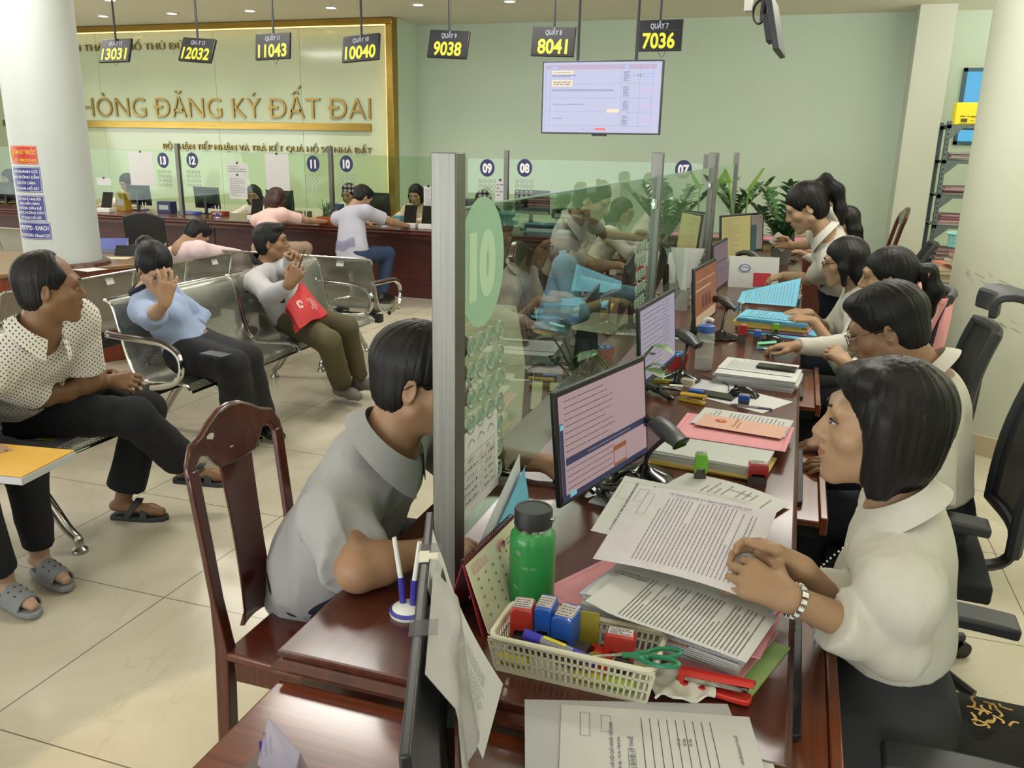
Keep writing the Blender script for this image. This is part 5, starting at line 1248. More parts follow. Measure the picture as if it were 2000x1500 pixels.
# printed cushion + flowers
m = MB(); m.sheet(lambda u, v: (-.235+.47*u, -.30+.42*v, .425+.030*math.sin(math.pi*u)*math.sin(math.pi*min(1, v+.2))+.004*math.sin(u*22)*math.sin(v*19)), 20, 18, .03)
cu = tag(m.build('seat_cushion', mat('cushion_black', '15140f', .9, ns=20, na=.3)), 'black quilted seat cushion with gold print on the front office chair', 'cushion'); cu.location = oc.location; cu.rotation_euler = oc.rotation_euler
m = MB(); q = random.Random(3); gc = at(1925, 1400, .455); Mi = (Matrix.Translation(cu.location) @ cu.rotation_euler.to_matrix().to_4x4()).inverted(); lc0 = Mi @ gc
for k in range(18):
    m.at((lc0.x+q.uniform(-.05, .05), lc0.y+q.uniform(-.05, .03), lc0.z+.012-.004*k/18), (0, 0, q.uniform(0, 6))); m.tube([V((.013*math.cos(t), .006*math.sin(t*1.5), 0)) for t in [i*.5 for i in range(9)]], .0028, 5, flat=.3)
m.build('gold_print', mat('gold_print', 'b08a3a', .4, .3), cu)
def stool(lab, x, y, zs=.46, nm='stool', group=None):
    t = thing(nm, lab, 'stool', (x, y, 0), 0, group); m = MB(); m.lathe([(.01, zs-.07), (.18, zs-.065), (.205, zs-.03), (.19, zs+.005), (.10, zs+.022), (.01, zs+.025)], 28); m.build('seat', mat('vinyl_black', '1a1a1c', .5), t)
    m = MB(); m.cyl(.026, .10, zs-.06, 14); m.build('column', CHROME, t)
    for k in range(5):
        a = 2*math.pi*k/5; q = V((math.cos(a), math.sin(a), 0)); m = MB(); m.tube([V((0, 0, .12)), q*.15+V((0, 0, .10)), q*.27+V((0, 0, .065))], [.022, .018, .014], 8); o = m.build('base_spoke', CHROME, t)
        m = MB(); m.frame(q*.27+V((0, 0, .028)), V((-q.y, q.x, 0)), q, UP); m.T = m.T @ Euler((0, R(90), 0)).to_matrix().to_4x4(); m.cyl(.027, -.016, .016, 12); m.build('caster', BLKG, o)
    return t
stool('black round stool under the man in lavender grey shirt', -4.23, 7.56, .47, group='stools at the back counter')
stool('black round stool under the woman in the pink top', -5.22, 7.56, .47, group='stools at the back counter')
stool('black round stool under the grey-shirted customer in front', -1.13, 1.80, .44) if False else None
bs = thing('visitor_chair', 'black padded chair standing empty left of the boy in pink', 'chair', (-6.45, 7.35, 0), R(20))
m = MB(); m.sheet(lambda u, v: (-.22+.44*u, -.22+.44*v, .45+.012*math.cos((u-.5)*3)), 8, 8, .05); m.build('seat', mat('vinyl_black', '1a1a1c'), bs, bevel=.01)
m = MB(); m.sheet(lambda u, v: (-.21+.42*u, -.24-.05*v, .55+.30*v+.05*math.sin(math.pi*u)), 8, 8, .03); m.build('backrest', mat('vinyl_black', '1a1a1c'), bs, bevel=.01)
for sx_ in (-.2, .2):
    for sy_ in (-.2, .2): m = MB(); m.cyl(.012, 0, .44, 10); m.T = Matrix.Identity(4); o = m.build('leg', CHROME, bs); o.location = (sx_, sy_, 0)
    m = MB(); m.tube([V((sx_, -.23, .42)), V((sx_, -.25, .60))], .012, 8); m.build('back_strut', CHROME, bs)

# hanging counter displays
SCRB = emis('display_black', '1b2130', .22); SCRY = emis('display_yellow', 'e8e23a', 1.05); SCRW = emis('display_white', 'c9ccd8', .85)
DSP = [('QUẦY 7', '7036', (1287, 69), 4, 0), ('QUẦY 8', '8041', (1080, 81), 7, 2), ('QUẦY 9', '9038', (875, 86), 14, 3), ('QUẦY 10', '10040', (704, 93), 16, -4), ('QUẦY 11', '11043', (532, 90), 10, -2), ('QUẦY 12', '12032', (384, 97), 22, 4), ('QUẦY 13', '13031', (224, 98), 20, -1)]
for a, num, px, pit, rl in DSP:
    c = atY(*px, 7.5); t = thing('queue_display', f'small black hanging display reading {a} over {num}', 'display', (c.x, c.y, CEIL), 0, 'hanging queue number displays')
    o_ = V((0, 0, c.z-CEIL)); Rm = Euler((R(-pit), R(rl), 0)).to_matrix(); x_, y_, n_ = Rm @ V((1, 0, 0)), Rm @ V((0, 0, 1)), Rm @ V((0, -1, 0))
    m = MB(); m.tube([V((0, .03, 0)), o_+V((0, .03, .05))], .011, 10); m.at((0, .03, -.006)).cyl(.035, 0, .006, 16); m.build('hanger_rod', mat('rod_dark', '23242c', .4), t)
    b_ = MB(); b_.frame(o_, x_, y_, n_); b_.box((-.192, -.122, -.03), (.192, .122, .0)); b_.box((-.05, -.05, -.05), (.05, .05, -.03)); b_.build('display_body', BLACK, t, bevel=.004)
    s_ = MB(); s_.frame(o_, x_, y_, n_); s_.box((-.184, -.108, .0), (.184, .114, .0015), 0); s_.box((-.170, .040, .0015), (.170, .0415, .0022), 1); so = s_.build('screen', [SCRB, emis('display_line', '6a7084', .5)], t, smooth=0)
    lettering('counter_name', a, .056, SCRW, so, o_+y_*.074+n_*.003, x_, y_, 0, .0012, 'CENTER', .74)
    k_ = text_mesh(num, .165, 0, .005, 'CENTER', 1.0); wd_ = max(v.co.x for v in k_.vertices)*2
    lettering('queue_number', num, .165, SCRY, so, o_+y_*-.038+n_*.003, x_, y_, 0, .005, 'CENTER', (.27 if len(num) == 4 else .32)/wd_)
    if num in ('13031', '11043', '7036'): m = MB(); m.tube(smoothpath([o_+y_*-.12-n_*.02+x_*.0, o_+y_*-.165-n_*.01+x_*.02, o_+y_*-.165+x_*.045, o_+y_*-.12-n_*.02+x_*.06], 5), .0025, 5); m.build('loop_cable', BLACK, t)
# big information TV
tl, tr_, br_, bl_ = [atY(*q, 7.0) for q in ((1059, 120), (1296, 117), (1289, 262), (1057, 261))]
tc_ = (tl+tr_+br_+bl_)/4; tw, th = (tr_-tl).length, (tl-bl_).length
tv = thing('wall_display', 'large flat screen hanging from two rods, showing a document table', 'television', (tc_.x, 7.0, CEIL), 0)
o_ = V((0, 0, tc_.z-CEIL)); x_, y_, n_ = V((1, 0, 0)), UP, V((0, -1, 0))
m = MB(); m.box((-tw/2, 0, o_.z-th/2), (tw/2, .05, o_.z+th/2)); m.box((-.06, .0, o_.z-th/2-.014), (.06, .03, o_.z-th/2)); m.build('tv_body', BLACK, tv, bevel=.004)
for px in (1127, 1243):
    xx = atY(px, 60, 7.0).x-tc_.x; m = MB(); m.tube([V((xx, .06, 0)), V((xx, .06, o_.z))], .013, 10); m.build('hanger_rod', mat('rod_dark', '23242c'), tv)
W2, H2 = tw/2-.012, th/2-.012
TVM = [emis('tv_white', 'd2d5f2', .72), emis('tv_lilac', 'd6bfdc', .66), emis('tv_line', 'a9aad0', .8), emis('tv_text', '5f6284', .7), emis('tv_yellow', 'e9d9b4', .98), emis('tv_blue', '8fb2e4', .95), emis('tv_red', 'e8604e', 1.0), emis('tv_violet', 'cbb0dc', .95)]
def tr4(u0, v0, u1, v1, mi, k=1): return (-W2+2*W2*u0, H2-2*H2*v1, -W2+2*W2*u1, H2-2*H2*v0, mi, k)
rc_ = [tr4(0, 0, 1, 1, 0), tr4(.02, .035, .96, .10, 1, 2)]
for u in (.02, .06, .67, .74, .825, .93): rc_.append(tr4(u, .035, u+.003, .90, 2, 3))
for v in (.30, .50, .70, .90): rc_.append(tr4(.02, v, .94, v+.005, 2, 3))
for u0, v0, u1, v1 in ((.07, .055, .125, .095), (.695, .045, .735, .09), (.855, .16, .94, .215)): rc_ += [tr4(u0, v0, u1, v1, 5, 4), tr4(u0+.005, v0+.008, u1-.005, v1-.008, 0, 5)]
for u0, v0, u1, v1 in ((.075, .12, .26, .165), (.075, .25, .255, .34), (.56, .66, .665, .71)): rc_.append(tr4(u0, v0, u1, v1, 4, 4))
for v in (.38, .59, .79): rc_.append(tr4(.855, v, .94, v+.04, 7, 4))
rc_ += [tr4(.36, .935, .455, .965, 2, 4), tr4(.365, .938, .45, .962, 0, 5), tr4(.465, .935, .555, .965, 6, 4)]
for u0, v0, u1, v1, lh, sd in ((.08, .175, .33, .215, .018, 1), (.075, .375, .66, .41, .018, 2), (.09, .585, .53, .605, .018, 3), (.09, .79, .27, .81, .018, 4), (.69, .13, .735, .28, .016, 5), (.69, .34, .735, .48, .016, 6), (.69, .54, .735, .69, .016, 7), (.69, .75, .735, .89, .016, 8), (.09, .135, .24, .155, .02, 9), (.09, .265, .24, .33, .03, 10), (.80, .17, .84, .21, .02, 11)):
    q_ = tr4(u0, v0, u1, v1, 3); ll = []; lines(ll, q_[0], q_[1], q_[2], q_[3], lh*2*H2, lh*2*H2*.42, 3, sd); rc_ += [(*l, 6) for l in ll]
rc_.append(tr4(.765, .175, .785, .205, 5, 6))
m = MB(); flat(m, o_+n_*.001, x_, y_, rc_, .0004); m.build('screen', TVM, tv, smooth=0)
l = bpy.data.lights.new('tv_glow', 'AREA'); l.shape = 'RECTANGLE'; l.size = tw; l.size_y = th; l.energy = 3; l.color = (.8, .84, 1); lo = bpy.data.objects.new('tv_glow', l); COL.objects.link(lo); lo.location = (tc_.x, 6.97, tc_.z); lo.rotation_euler = (R(90), 0, 0)
# folded display bracket seen from its back, top right
c = atY(1512, 30, 4.3); t = thing('hanging_bracket', 'dark hanging display seen edge-on with coiled cables, top right', 'display bracket', (c.x, c.y, CEIL), R(87))
m = MB(); m.tube([V((0, .05, 0)), V((0, .05, c.z-CEIL-.02))], .013, 10); m.build('hanger_rod', mat('rod_dark', '23242c'), t)
m = MB(); m.at((0, -.01, c.z-CEIL-.05), (R(-14), 0, 0)); m.box((-.19, -.015, -.12), (.19, .012, .12)); m.box((-.06, .012, -.06), (.06, .045, .06)); m.build('display_body', DARK, t, bevel=.004)
m = MB()
for k in range(6): m.tube([V((.02+.005*k, .07+.028*math.cos(a), c.z-CEIL+.02+.05*math.sin(a))) for a in [2*math.pi*i/14 for i in range(14)]], .0035, 5, closed=True)
m.build('cable_coil', BLACK, t)
m = MB(); m.box((-.02, .10, c.z-CEIL+.02), (.03, .135, c.z-CEIL+.09)); m.build('adapter', WHPL, t, bevel=.003)

# stickers on the left column
def on_col(u0, z0, w_, h_, off=.0015): return [(LCX+(LCR+off)*math.cos(a), LCY+(LCR+off)*math.sin(a), z) for a, z in ((u0, z0), (u0+w_/LCR, z0), (u0+w_/LCR, z0+h_), (u0, z0+h_))]
def col_sign(lab, px0, px1, rows, mb_, mt, me_, rim, bx=.004):
    """curved sticker wrapped on the column between two pixel corners"""
    def hit(px, py):
        d = ray(px, py); a = d.x*d.x+d.y*d.y; ox, oy = EYE.x-LCX, EYE.y-LCY; b_ = ox*d.x+oy*d.y; cc_ = ox*ox+oy*oy-(LCR+.001)**2; dd = b_*b_-a*cc_
        tt = (-b_-math.sqrt(max(dd, 0)))/a; p = EYE+d*tt; return math.atan2(p.y-LCY, p.x-LCX), p.z
    a0, z1 = hit(*px0); a1, z0 = hit(*px1)
    if a1 < a0: a1 += 2*math.pi
    t = thing('notice_sticker', lab, 'notice', (LCX, LCY, z0))
    W_, H_ = (a1-a0)*LCR, z1-z0
    m = MB()
    def sh(x0, y0, x1, y1, mi, off): m.sheet(lambda u, v: ((LCR+off)*math.cos(a0+(x0+(x1-x0)*u)/LCR), (LCR+off)*math.sin(a0+(x0+(x1-x0)*u)/LCR), y0+(y1-y0)*v), 10, 1, 0, mi)
    sh(0, 0, W_, H_, 0, .0015); sh(bx, bx, W_-bx, bx+.002, 1, .0022); sh(bx, H_-bx-.002, W_-bx, H_-bx, 1, .0022); sh(bx, bx, bx+.002, H_-bx, 1, .0022); sh(W_-bx-.002, bx, W_-bx, H_-bx, 1, .0022)
    m.build('backing', [mb_, rim], t, smooth=60)
    for s_, yy, sz, x_off in rows:
        me = text_mesh(s_, 1.0, 0, .012, 'CENTER').copy(); wd = max(v.co.x for v in me.vertices)*2; k = min(.9*(W_-2*abs(x_off))/wd, sz*H_*1.1)
        for v in me.vertices:
            a = a0+(W_/2+x_off+v.co.x*k)/LCR; v.co = (math.cos(a)*(LCR+.0028), math.sin(a)*(LCR+.0028), yy*H_+v.co.y*sz*H_)
        me.materials.clear(); me.materials.append(mt); o = bpy.data.objects.new('lettering', me); COL.objects.link(o); o.parent = t
    return t, a0, W_, H_
RED = mat('sticker_red', 'b8291f', .4); SYEL = mat('sticker_yellow', 'e2b93a', .4); SBLU = mat('sticker_blue', '2a2b7c', .4)
t, a0, W_, H_ = col_sign('red no smoking sticker with yellow lettering on the white column', (19, 284), (75, 321), [('CẤM HÚT THUỐC', .66, .34, .022), ('NO SMOKING', .22, .24, .022)], RED, SYEL, None, SYEL)
m = MB(); m.tube([V(((LCR+.003)*math.cos(a0+(.030+.020*math.cos(q))/LCR), (LCR+.003)*math.sin(a0+(.030+.020*math.cos(q))/LCR), H_*.5+.035*math.sin(q))) for q in [2*math.pi*k/20 for k in range(20)]], .0022, 5, closed=True)
m.tube([V(((LCR+.003)*math.cos(a0+x/LCR), (LCR+.003)*math.sin(a0+x/LCR), H_*.5+z)) for x, z in ((.016, .025), (.044, -.025))], .002, 5); m.build('no_smoking_symbol', SYEL, t)
col_sign('upper blue notice sticker of four white lines on the white column', (25, 325), (84, 376), [('CHI NHÁNH CÓ', .82, .15, 0), ('BÀN HƯỚNG DẪN', .60, .15, 0), ('NGƯỜI DÂN', .37, .15, 0), ('KÊ KHAI HỒ SƠ', .15, .15, 0)], SBLU, WHD, None, WHD)
col_sign('middle blue notice sticker of five white lines on the white column', (33, 380), (92, 432), [('ĐỀ NGHỊ NGƯỜI', .86, .13, 0), ('DÂN ĐẾN BÀN', .68, .13, 0), ('HƯỚNG DẪN ĐỂ', .50, .13, 0), ('ĐƯỢC HƯỚNG DẪN', .32, .13, 0), ('KÊ KHAI HỒ SƠ', .13, .13, 0)], SBLU, WHD, None, WHD)
col_sign('lowest blue sticker with the wireless name and password on the white column', (39, 432), (102, 468), [('VPĐKTPTĐ - KHACH', .68, .36, 0), ('PASSWORD: Khach123', .24, .26, 0)], SBLU, WHD, None, WHD)
# ---------------------------------------------------------------- monitors and counter things
SCB = emis('screen_pink_white', 'd0b0b2', .50, ns=1.5, na=.05); SCV = emis('screen_violet_white', 'bdb4c8', .52, ns=1.5, na=.06)
SCI = emis('screen_ink', '6a5a6c', .40); SCN = emis('screen_navy', '30365a', .6); SCO = emis('screen_orange', 'b0643a', .45, ns=5, na=.3); SCY2 = emis('screen_yellow', 'c9bc74', .55); SCP = emis('screen_plum', '7a6470', .6); SCT = emis('screen_cyan', '7cb8c8', .8)
def monitor(lab, x, y, rz, w, h, z0, scr=None, rects=None, tilt=-4, stand='y', logo=None, zb=ZC, group=None, th=.035, bez=.014):
    """screen faces local -Y"""
    t = thing('monitor', lab, 'monitor', (x, y, zb), rz, group); z0 -= zb
    c = V((0, 0, z0+h/2)); Rm = Euler((R(tilt), 0, 0)).to_matrix(); xx, zz, nn = Rm @ V((1, 0, 0)), Rm @ V((0, 0, 1)), Rm @ V((0, -1, 0))
    m = MB(); m.frame(c, xx, zz, nn); m.box((-w/2, -h/2, -.012), (w/2, h/2, 0)); m.add([(-w/2+.03, -h/2+.03, -.012), (w/2-.03, -h/2+.03, -.012), (w/2-.03, h/2-.03, -.012), (-w/2+.03, h/2-.03, -.012), (-w/2+.09, -h/2+.07, -th), (w/2-.09, -h/2+.07, -th), (w/2-.09, h/2-.07, -th), (-w/2+.09, h/2-.07, -th)], [(0, 1, 5, 4), (1, 2, 6, 5), (2, 3, 7, 6), (3, 0, 4, 7), (4, 5, 6, 7)])
    m.build('housing', BLACK, t, bevel=.003)
    sm = scr if scr is not None else [emis('screen_dark', '101116', .1)]
    R_ = [(-w/2+bez, -h/2+bez*1.6, w/2-bez, h/2-bez, 0)]+[(*q, k+2 if len(q) < 6 else 2) if False else q for k, q in enumerate(rects or [])]
    m = MB(); flat(m, c+nn*.0006, xx, zz, R_, .0005); so = m.build('screen', sm, t, smooth=0)
    if logo: lettering('logo', logo, .017, mat('logo_grey', '9a9aa0', .4), t, c+zz*(-h/2+bez*.75)+nn*.0012, xx, zz)
    if stand == 'y':
        m = MB(); m.tube([V((0, .03, z0+h*.45)), V((0, .045, z0*.5)), V((0, .02, .02))], [.020, .018, .020], 8, flat=.8); m.build('stand_neck', BLACK, t)
        for a in (-125, -55, 90): q = V((math.cos(R(a)), math.sin(R(a)), 0)); m = MB(); m.tube(smoothpath([V((0, .02, .028)), V((0, .02, .022))+q*.06, V((0, .02, .010))+q*.125], 4), [.018]*4+[.014]*4+[.011], 8, flat=.6); m.build('stand_foot', BLKG, t)
    else:
        m = MB(); m.box((-.02, .02, .0), (.02, .04, z0+h*.5)); m.build('stand_neck', BLACK, t); m = MB(); m.rbox((-.11, -.06, 0), (.11, .10, .012), .03); m.build('stand_foot', BLKG, t, bevel=.003)
    return t, c, xx, zz, nn
def page_rects(w, h, mi, seed, n=16, x0=-.42, x1=.42, y0=-.4, y1=.42, th=.0022): r_ = []; lines(r_, x0*w, y0*h, x1*w, y1*h, (y1-y0)*h/n, th, mi, seed, .6); return [(*q, 2) for q in r_]
# the monitor next to the bottle (pinkish web page with a dark bar)
w_, h_ = .468, .278
rc_ = [(-.20, -.045, .215, -.028, 2, 3), (-.22, -.125, -.205, .06, 2, 2), (-.219, .045, -.206, .058, 4, 4), (-.222, -.13, .22, -.117, 2, 3), (.03, -.115, .10, -.062, 3, 3), (.033, -.108, .097, -.075, 0, 4), (-.19, -.125, -.16, -.112, 4, 4)]
rc_ += page_rects(w_, h_, 1, 3, 15)+[(*q, 5) for q in lines([], -.1, -.045, .18, -.028, .017, .002, 0, 5, .8)]
mA, c_, xx, zz, nn = monitor('black monitor with pinkish web page beside the green bottle', -.404, 1.985, R(73.8), w_, h_, .805, [SCB, SCI, SCN, SCO, SCT], rc_, -6, 'y', 'acer')
rc_ = page_rects(.49, .28, 1, 8, 14)+page_rects(.49, .28, 1, 9, 14, .1, .45, -.2, .44)+[(.02, -.09, .05, -.075, 3, 3), (-.23, -.125, .23, -.115, 2, 3)]
monitor('second black monitor with a violet-white page beside the clear water bottle', -.432, 2.99, R(84), .49, .285, .825, [SCV, SCI, SCN, SCY2], rc_, -5)
rc_ = [(-.10, -.06, -.05, .00, 1, 2), (-.03, -.06, .03, .0, 1, 2), (.05, -.06, .09, .0, 1, 2), (-.22, -.125, .2, -.08, 2, 2), (-.22, .03, .1, .038, 2, 2), (-.2, .07, .2, .075, 2, 2)]
monitor('black monitor showing an orange temple picture', -.375, 4.04, R(84), .49, .28, .83, [SCO, emis('screen_brown', '6a3a26', .5), emis('screen_sand', 'c0a080', .7)], rc_, -5)
monitor('dim monitor with a plum grey page between the orange and yellow screens', -.395, 5.02, R(85), .47, .28, .84, [SCP, SCI], [(-.2, .02, .2, .03, 1, 2), (-.2, -.03, .2, -.025, 1, 2)], -5)
monitor('monitor showing a yellow printed page on the far counter section', -.40, 6.24, R(62), .40, .36, .83, [SCY2, SCI], page_rects(.40, .36, 1, 12, 22), -5)
monitor('small framed screen behind the yellow page monitor', -.36, 6.85, R(50), .36, .30, .86, [emis('screen_tan', '9a8f80', .5), emis('screen_teal', '3d5f60', .5)], [(-.12, -.14, .10, .06, 1, 2)], -5)
monitor('tall dark monitor standing edge-on behind the leafy plants', -.05, 7.3, R(80), .44, .30, .86, None, None, -3)
# near customer-facing display, seen from the back edge
nm, c_, xx, zz, nn = monitor('large black display in the foreground seen along its top edge, papers taped to it', -.392, .850, R(-68.5), .545, .335, .735, None, None, 3, 'plate', None, .703, None, .03, .02)
m = MB(); bk_ = nn*-1
for k in range(26): m.frame(c_+bk_*.0305, xx, zz, bk_); m.box((-.15+.0115*k, .02, -.003), (-.145+.0115*k, .095, .001))
m.build('vent_ribs', mat('vent_dark', '0b0b0d', .5), nm)
m = MB(); m.frame(c_, xx, zz, nn)
for a, wd_ in ((-.16, .026), (.04, .034)): m = MB(); m.frame(c_, xx, zz, nn); m.box((a, .1675, -.03), (a+wd_, .1685, .004)); m.build('clear_tape', mat('clear_tape', '3a3a3c', .4, alpha=.3), nm)
m = MB(); m.frame(c_, xx, zz, nn); m.box((-.135, .168, -.012), (-.105, .170, .002)); m.box((-.128, .168, -.024), (-.112, .170, -.012)); m.build('sticker_scrap', mat('scrap_cream', 'd6d3c0', .7), nm)
A0 = V((-.473, 1.060, 1.062)); dd = V((.366, -.93, 0)); ou = V((.93, .366, 0))
def hang(lab, s0, s1, drop, curl, mt, ink, seed, lab2=None, wob=0):
    t = thing('hanging_page', lab, 'page', tuple(A0+dd*s0), 0); o2 = A0+dd*s0
    fn = lambda u, v: A0+dd*(s0+(s1-s0)*u)+ou*((.012 if ink else .042)*min(1, v*4+.2)+curl*v**1.6*(1-.35*u)+wob*math.sin(u*9)*v)-UP*(drop*v)+ou*.0-o2
    m = MB(); m.sheet(fn, 14, 16, .0008); m.build('sheet', mt, t)
    if ink:
        rr = []; lines(rr, .08, .25, .92, .93, .042, .008, 0, seed, .9); m = MB()
        for x0, y0, x1, y1, _ in rr:
            P = [fn(a, b) for a, b in ((y0, x0), (y0, x1), (y1, x1), (y1, x0))]; n = (P[1]-P[0]).cross(P[3]-P[0]).normalized(); n = n if n.dot(ou) > 0 else -n
            m.add([tuple(p+n*.0022) for p in P], [(0, 1, 2, 3)])
        m.build('print', INK, t, smooth=0)
    return t
hang('white printed page curling out from the far end of the foreground display', .0, .17, .27, .10, PAPER, True, 4)
hang('crinkled clear plastic sleeve hanging on the back of the foreground display', .12, .36, .24, .02, mat('plastic_sleeve', 'c9c6c8', .18, ns=9, na=.15, bump=.5, bs=25, alpha=.8), False, 1, wob=.012)

# ---- stationery builders
def plate(nm, lab, cat, px, py, z, w, d, rz, h, m_, r=.004, mats=None, group=None):
    p = at(px, py, z); t = thing(nm, lab, cat, (p.x, p.y, z), rz, group); m = MB(); m.rbox((-w/2, -d/2, 0), (w/2, d/2, h), r); m.build(nm+'_body', m_, t, bevel=min(h*.3, .002)); return t
def stamp(lab, px, py, z, col, w=.042, d=.026, h=.075, rz=0.0, lying=False, group='self-inking stamps'):
    p = at(px, py, z); t = thing('stamp', lab, 'stamp', (p.x, p.y, z), rz, group); M_ = mat('stamp_'+col, col, .28, coat=.4, ns=20, na=.06)
    T0 = Euler((R(90) if lying else 0, 0, 0)).to_matrix().to_4x4()
    if lying: T0 = Matrix.Translation((0, h/2, d/2+.002)) @ T0
    m = MB(); m.T = T0; m.rbox((-w*.46, -d*.44, 0), (w*.46, d*.44, h*.38), .003); m.build('ink_frame', mat('stamp_base_grey', '4a4546', .5), t)
    m = MB(); m.T = T0
    pr = [(-w/2, h*.34), (-w/2, h*.86), (-w*.46, h*.96), (-w*.30, h), (w*.30, h), (w*.46, h*.96), (w/2, h*.86), (w/2, h*.34), (w*.36, h*.34), (w*.30, h*.52), (-w*.30, h*.52), (-w*.36, h*.34)]
    n = len(pr); m.add([(x, -d/2, z_) for x, z_ in pr]+[(x, d/2, z_) for x, z_ in pr], [tuple(range(n-1, -1, -1)), tuple(range(n, 2*n))]+[(i, (i+1) % n, n+(i+1) % n, n+i) for i in range(n)]); m.build('handle', M_, t, bevel=.003)
    m = MB(); m.T = T0; m.box((-w*.40, -d*.36, h-.0005), (w*.40, d*.36, h+.0012), 0)
    rr = lines([], -w*.34, -d*.28, w*.34, d*.28, d*.16, .0016, 1, int(px), .9)
    for a, b_, c2_, d2_, _ in rr: m.box((a, b_, h+.0012), (c2_, d2_, h+.0016), 1)
    m.build('label_window', [mat('label_clear', 'c9bfc0', .08, coat=1), INK], t)
    return t
def stapler(lab, px, py, z, col, rz, L=.115, op=6):
    p = at(px, py, z); t = thing('stapler', lab, 'stapler', (p.x, p.y, z), rz); M_ = mat('stapler_'+col, col, .3, coat=.4)
    m = MB(); m.rbox((-L/2, -.014, 0), (L/2, .014, .010), .010); m.build('base', M_, t, bevel=.002)
    m = MB(); m.at((-L/2+.008, 0, .012), (0, R(-op), 0)); m.box((0, -.008, 0), (L-.014, .008, .008)); m.build('staple_rail', CHROME, t)
    m = MB(); m.at((-L/2+.006, 0, .020), (0, R(-op-3), 0)); m.sheet(lambda u, v: (L*.98*u, (-.0135+.027*v)*(1-.25*u*u), .008*math.sin(math.pi*v)+.004-.006*u), 10, 6, .006); m.build('top_arm', M_, t, bevel=.002)
    m = MB(); m.at((-L/2+.010, 0, .0)); m.box((-.006, -.012, .004), (.006, .012, .026)); m.build('hinge', M_, t, bevel=.003); return t
def pen(lab, px, py, z, c1, c2, rz, L=.145, r=.0046, tip=None):
    p = at(px, py, z); t = thing('pen', lab, 'pen', (p.x, p.y, z+r), rz); T0 = Euler((0, R(90), 0)).to_matrix().to_4x4()
    m = MB(); m.T = T0; m.lathe([(r*.9, -L*.30), (r, -L*.28), (r, L*.28)], 12); m.build('barrel', mat('pen_'+c1, c1, .35), t)
    m = MB(); m.T = T0; m.lathe([(r*1.12, L*.18), (r*1.12, L*.47), (r*.7, L*.5)], 12); m.build('cap', mat('pen_'+c2, c2, .3), t)
    m = MB(); m.T = T0; m.lathe([(r*.25, -L*.5), (r*.95, -L*.36), (r*.95, -L*.28)], 12); m.build('tip', mat('pen_'+(tip or c2), tip or c2, .3), t); return t
def mouse(lab, px, py, z, rz=0.0, cable=None):
    p = at(px, py, z); t = thing('computer_mouse', lab, 'mouse', (p.x, p.y, z), rz); m = MB()
    m.sheet(lambda u, v: ((-.055+.11*u), (-.030+.06*v)*(1-.25*abs(u-.5)**2*4*.6), .036*(math.sin(math.pi*u)**.55)*(math.sin(math.pi*v)**.5)), 14, 12); m.quad([(-.05, -.028, .001), (.05, -.028, .001), (.05, .028, .001), (-.05, .028, .001)]); m.build('shell', BLKG, t)
    m = MB(); m.at((-.03, 0, .030), (R(90), 0, 0)).cyl(.007, -.003, .003, 12); m.build('scroll_wheel', DARK, t)
    if cable: m = MB(); m.tube(smoothpath([V((-.055, 0, .008))]+[Matrix.Rotation(-rz, 3, 'Z') @ (at(a, b, z)-p)+UP*.003 for a, b in cable], 6), .0018, 6); m.build('cable', BLACK, t)
    return t
def scanner(lab, bpx, bpy, hpx, hpy, hz, rz, group='barcode scanners on gooseneck stands'):
    b_ = at(bpx, bpy, ZC); hd = at(hpx, hpy, hz); t = thing('barcode_scanner', lab, 'scanner', (b_.x, b_.y, ZC), 0, group)
    m = MB(); m.at((0, 0, 0), (0, 0, rz)); m.lathe([(.01, 0), (.078, 0), (.080, .006), (.062, .018), (.03, .028), (.016, .036), (.012, .040)], 24); m.build('stand_base', BLKG, t)
    h = hd-b_; m = MB(); m.tube(smoothpath([V((0, 0, .035)), V((0, 0, .07))+V((h.x, h.y, 0))*.15, V((h.x*.6, h.y*.6, h.z*.75)), h-UP*.012], 6), .0065, 8); m.build('gooseneck', BLACK, t)
    f = V((math.cos(rz), math.sin(rz), -.42)).normalized(); sd = UP.cross(f).normalized(); u_ = f.cross(sd)
    m = MB(); m.frame(h, f, sd, u_); m.sheet(lambda u, v: (-.05+.10*u, (.030+.006*u)*math.cos(2*math.pi*v), .020*math.sin(2*math.pi*v)*(.65+.5*math.sin(math.pi*min(1, u+.1)))+.004), 10, 16); m.sheet(lambda u, v: (-.05-.001, (.030)*math.cos(2*math.pi*v)*u, .016*math.sin(2*math.pi*v)*u+.004), 3, 16); m.sheet(lambda u, v: (.05, .036*math.cos(2*math.pi*v)*u, .018*math.sin(2*math.pi*v)*u+.004), 3, 16); m.build('scan_head', mat('scanner_grey', '3a3e42', .35), t)
    m = MB(); m.tube(smoothpath([h-f*.045, h-f*.09-UP*.02, h-f*.13-UP*.055], 5), .017, 8); m.build('handle', BLACK, t)
    m = MB(); m.frame(h, f, sd, u_); m.box((.045, -.026, -.010), (.0525, .026, .012)); m.build('scan_window', mat('scan_window', '1a1112', .1), t); return t
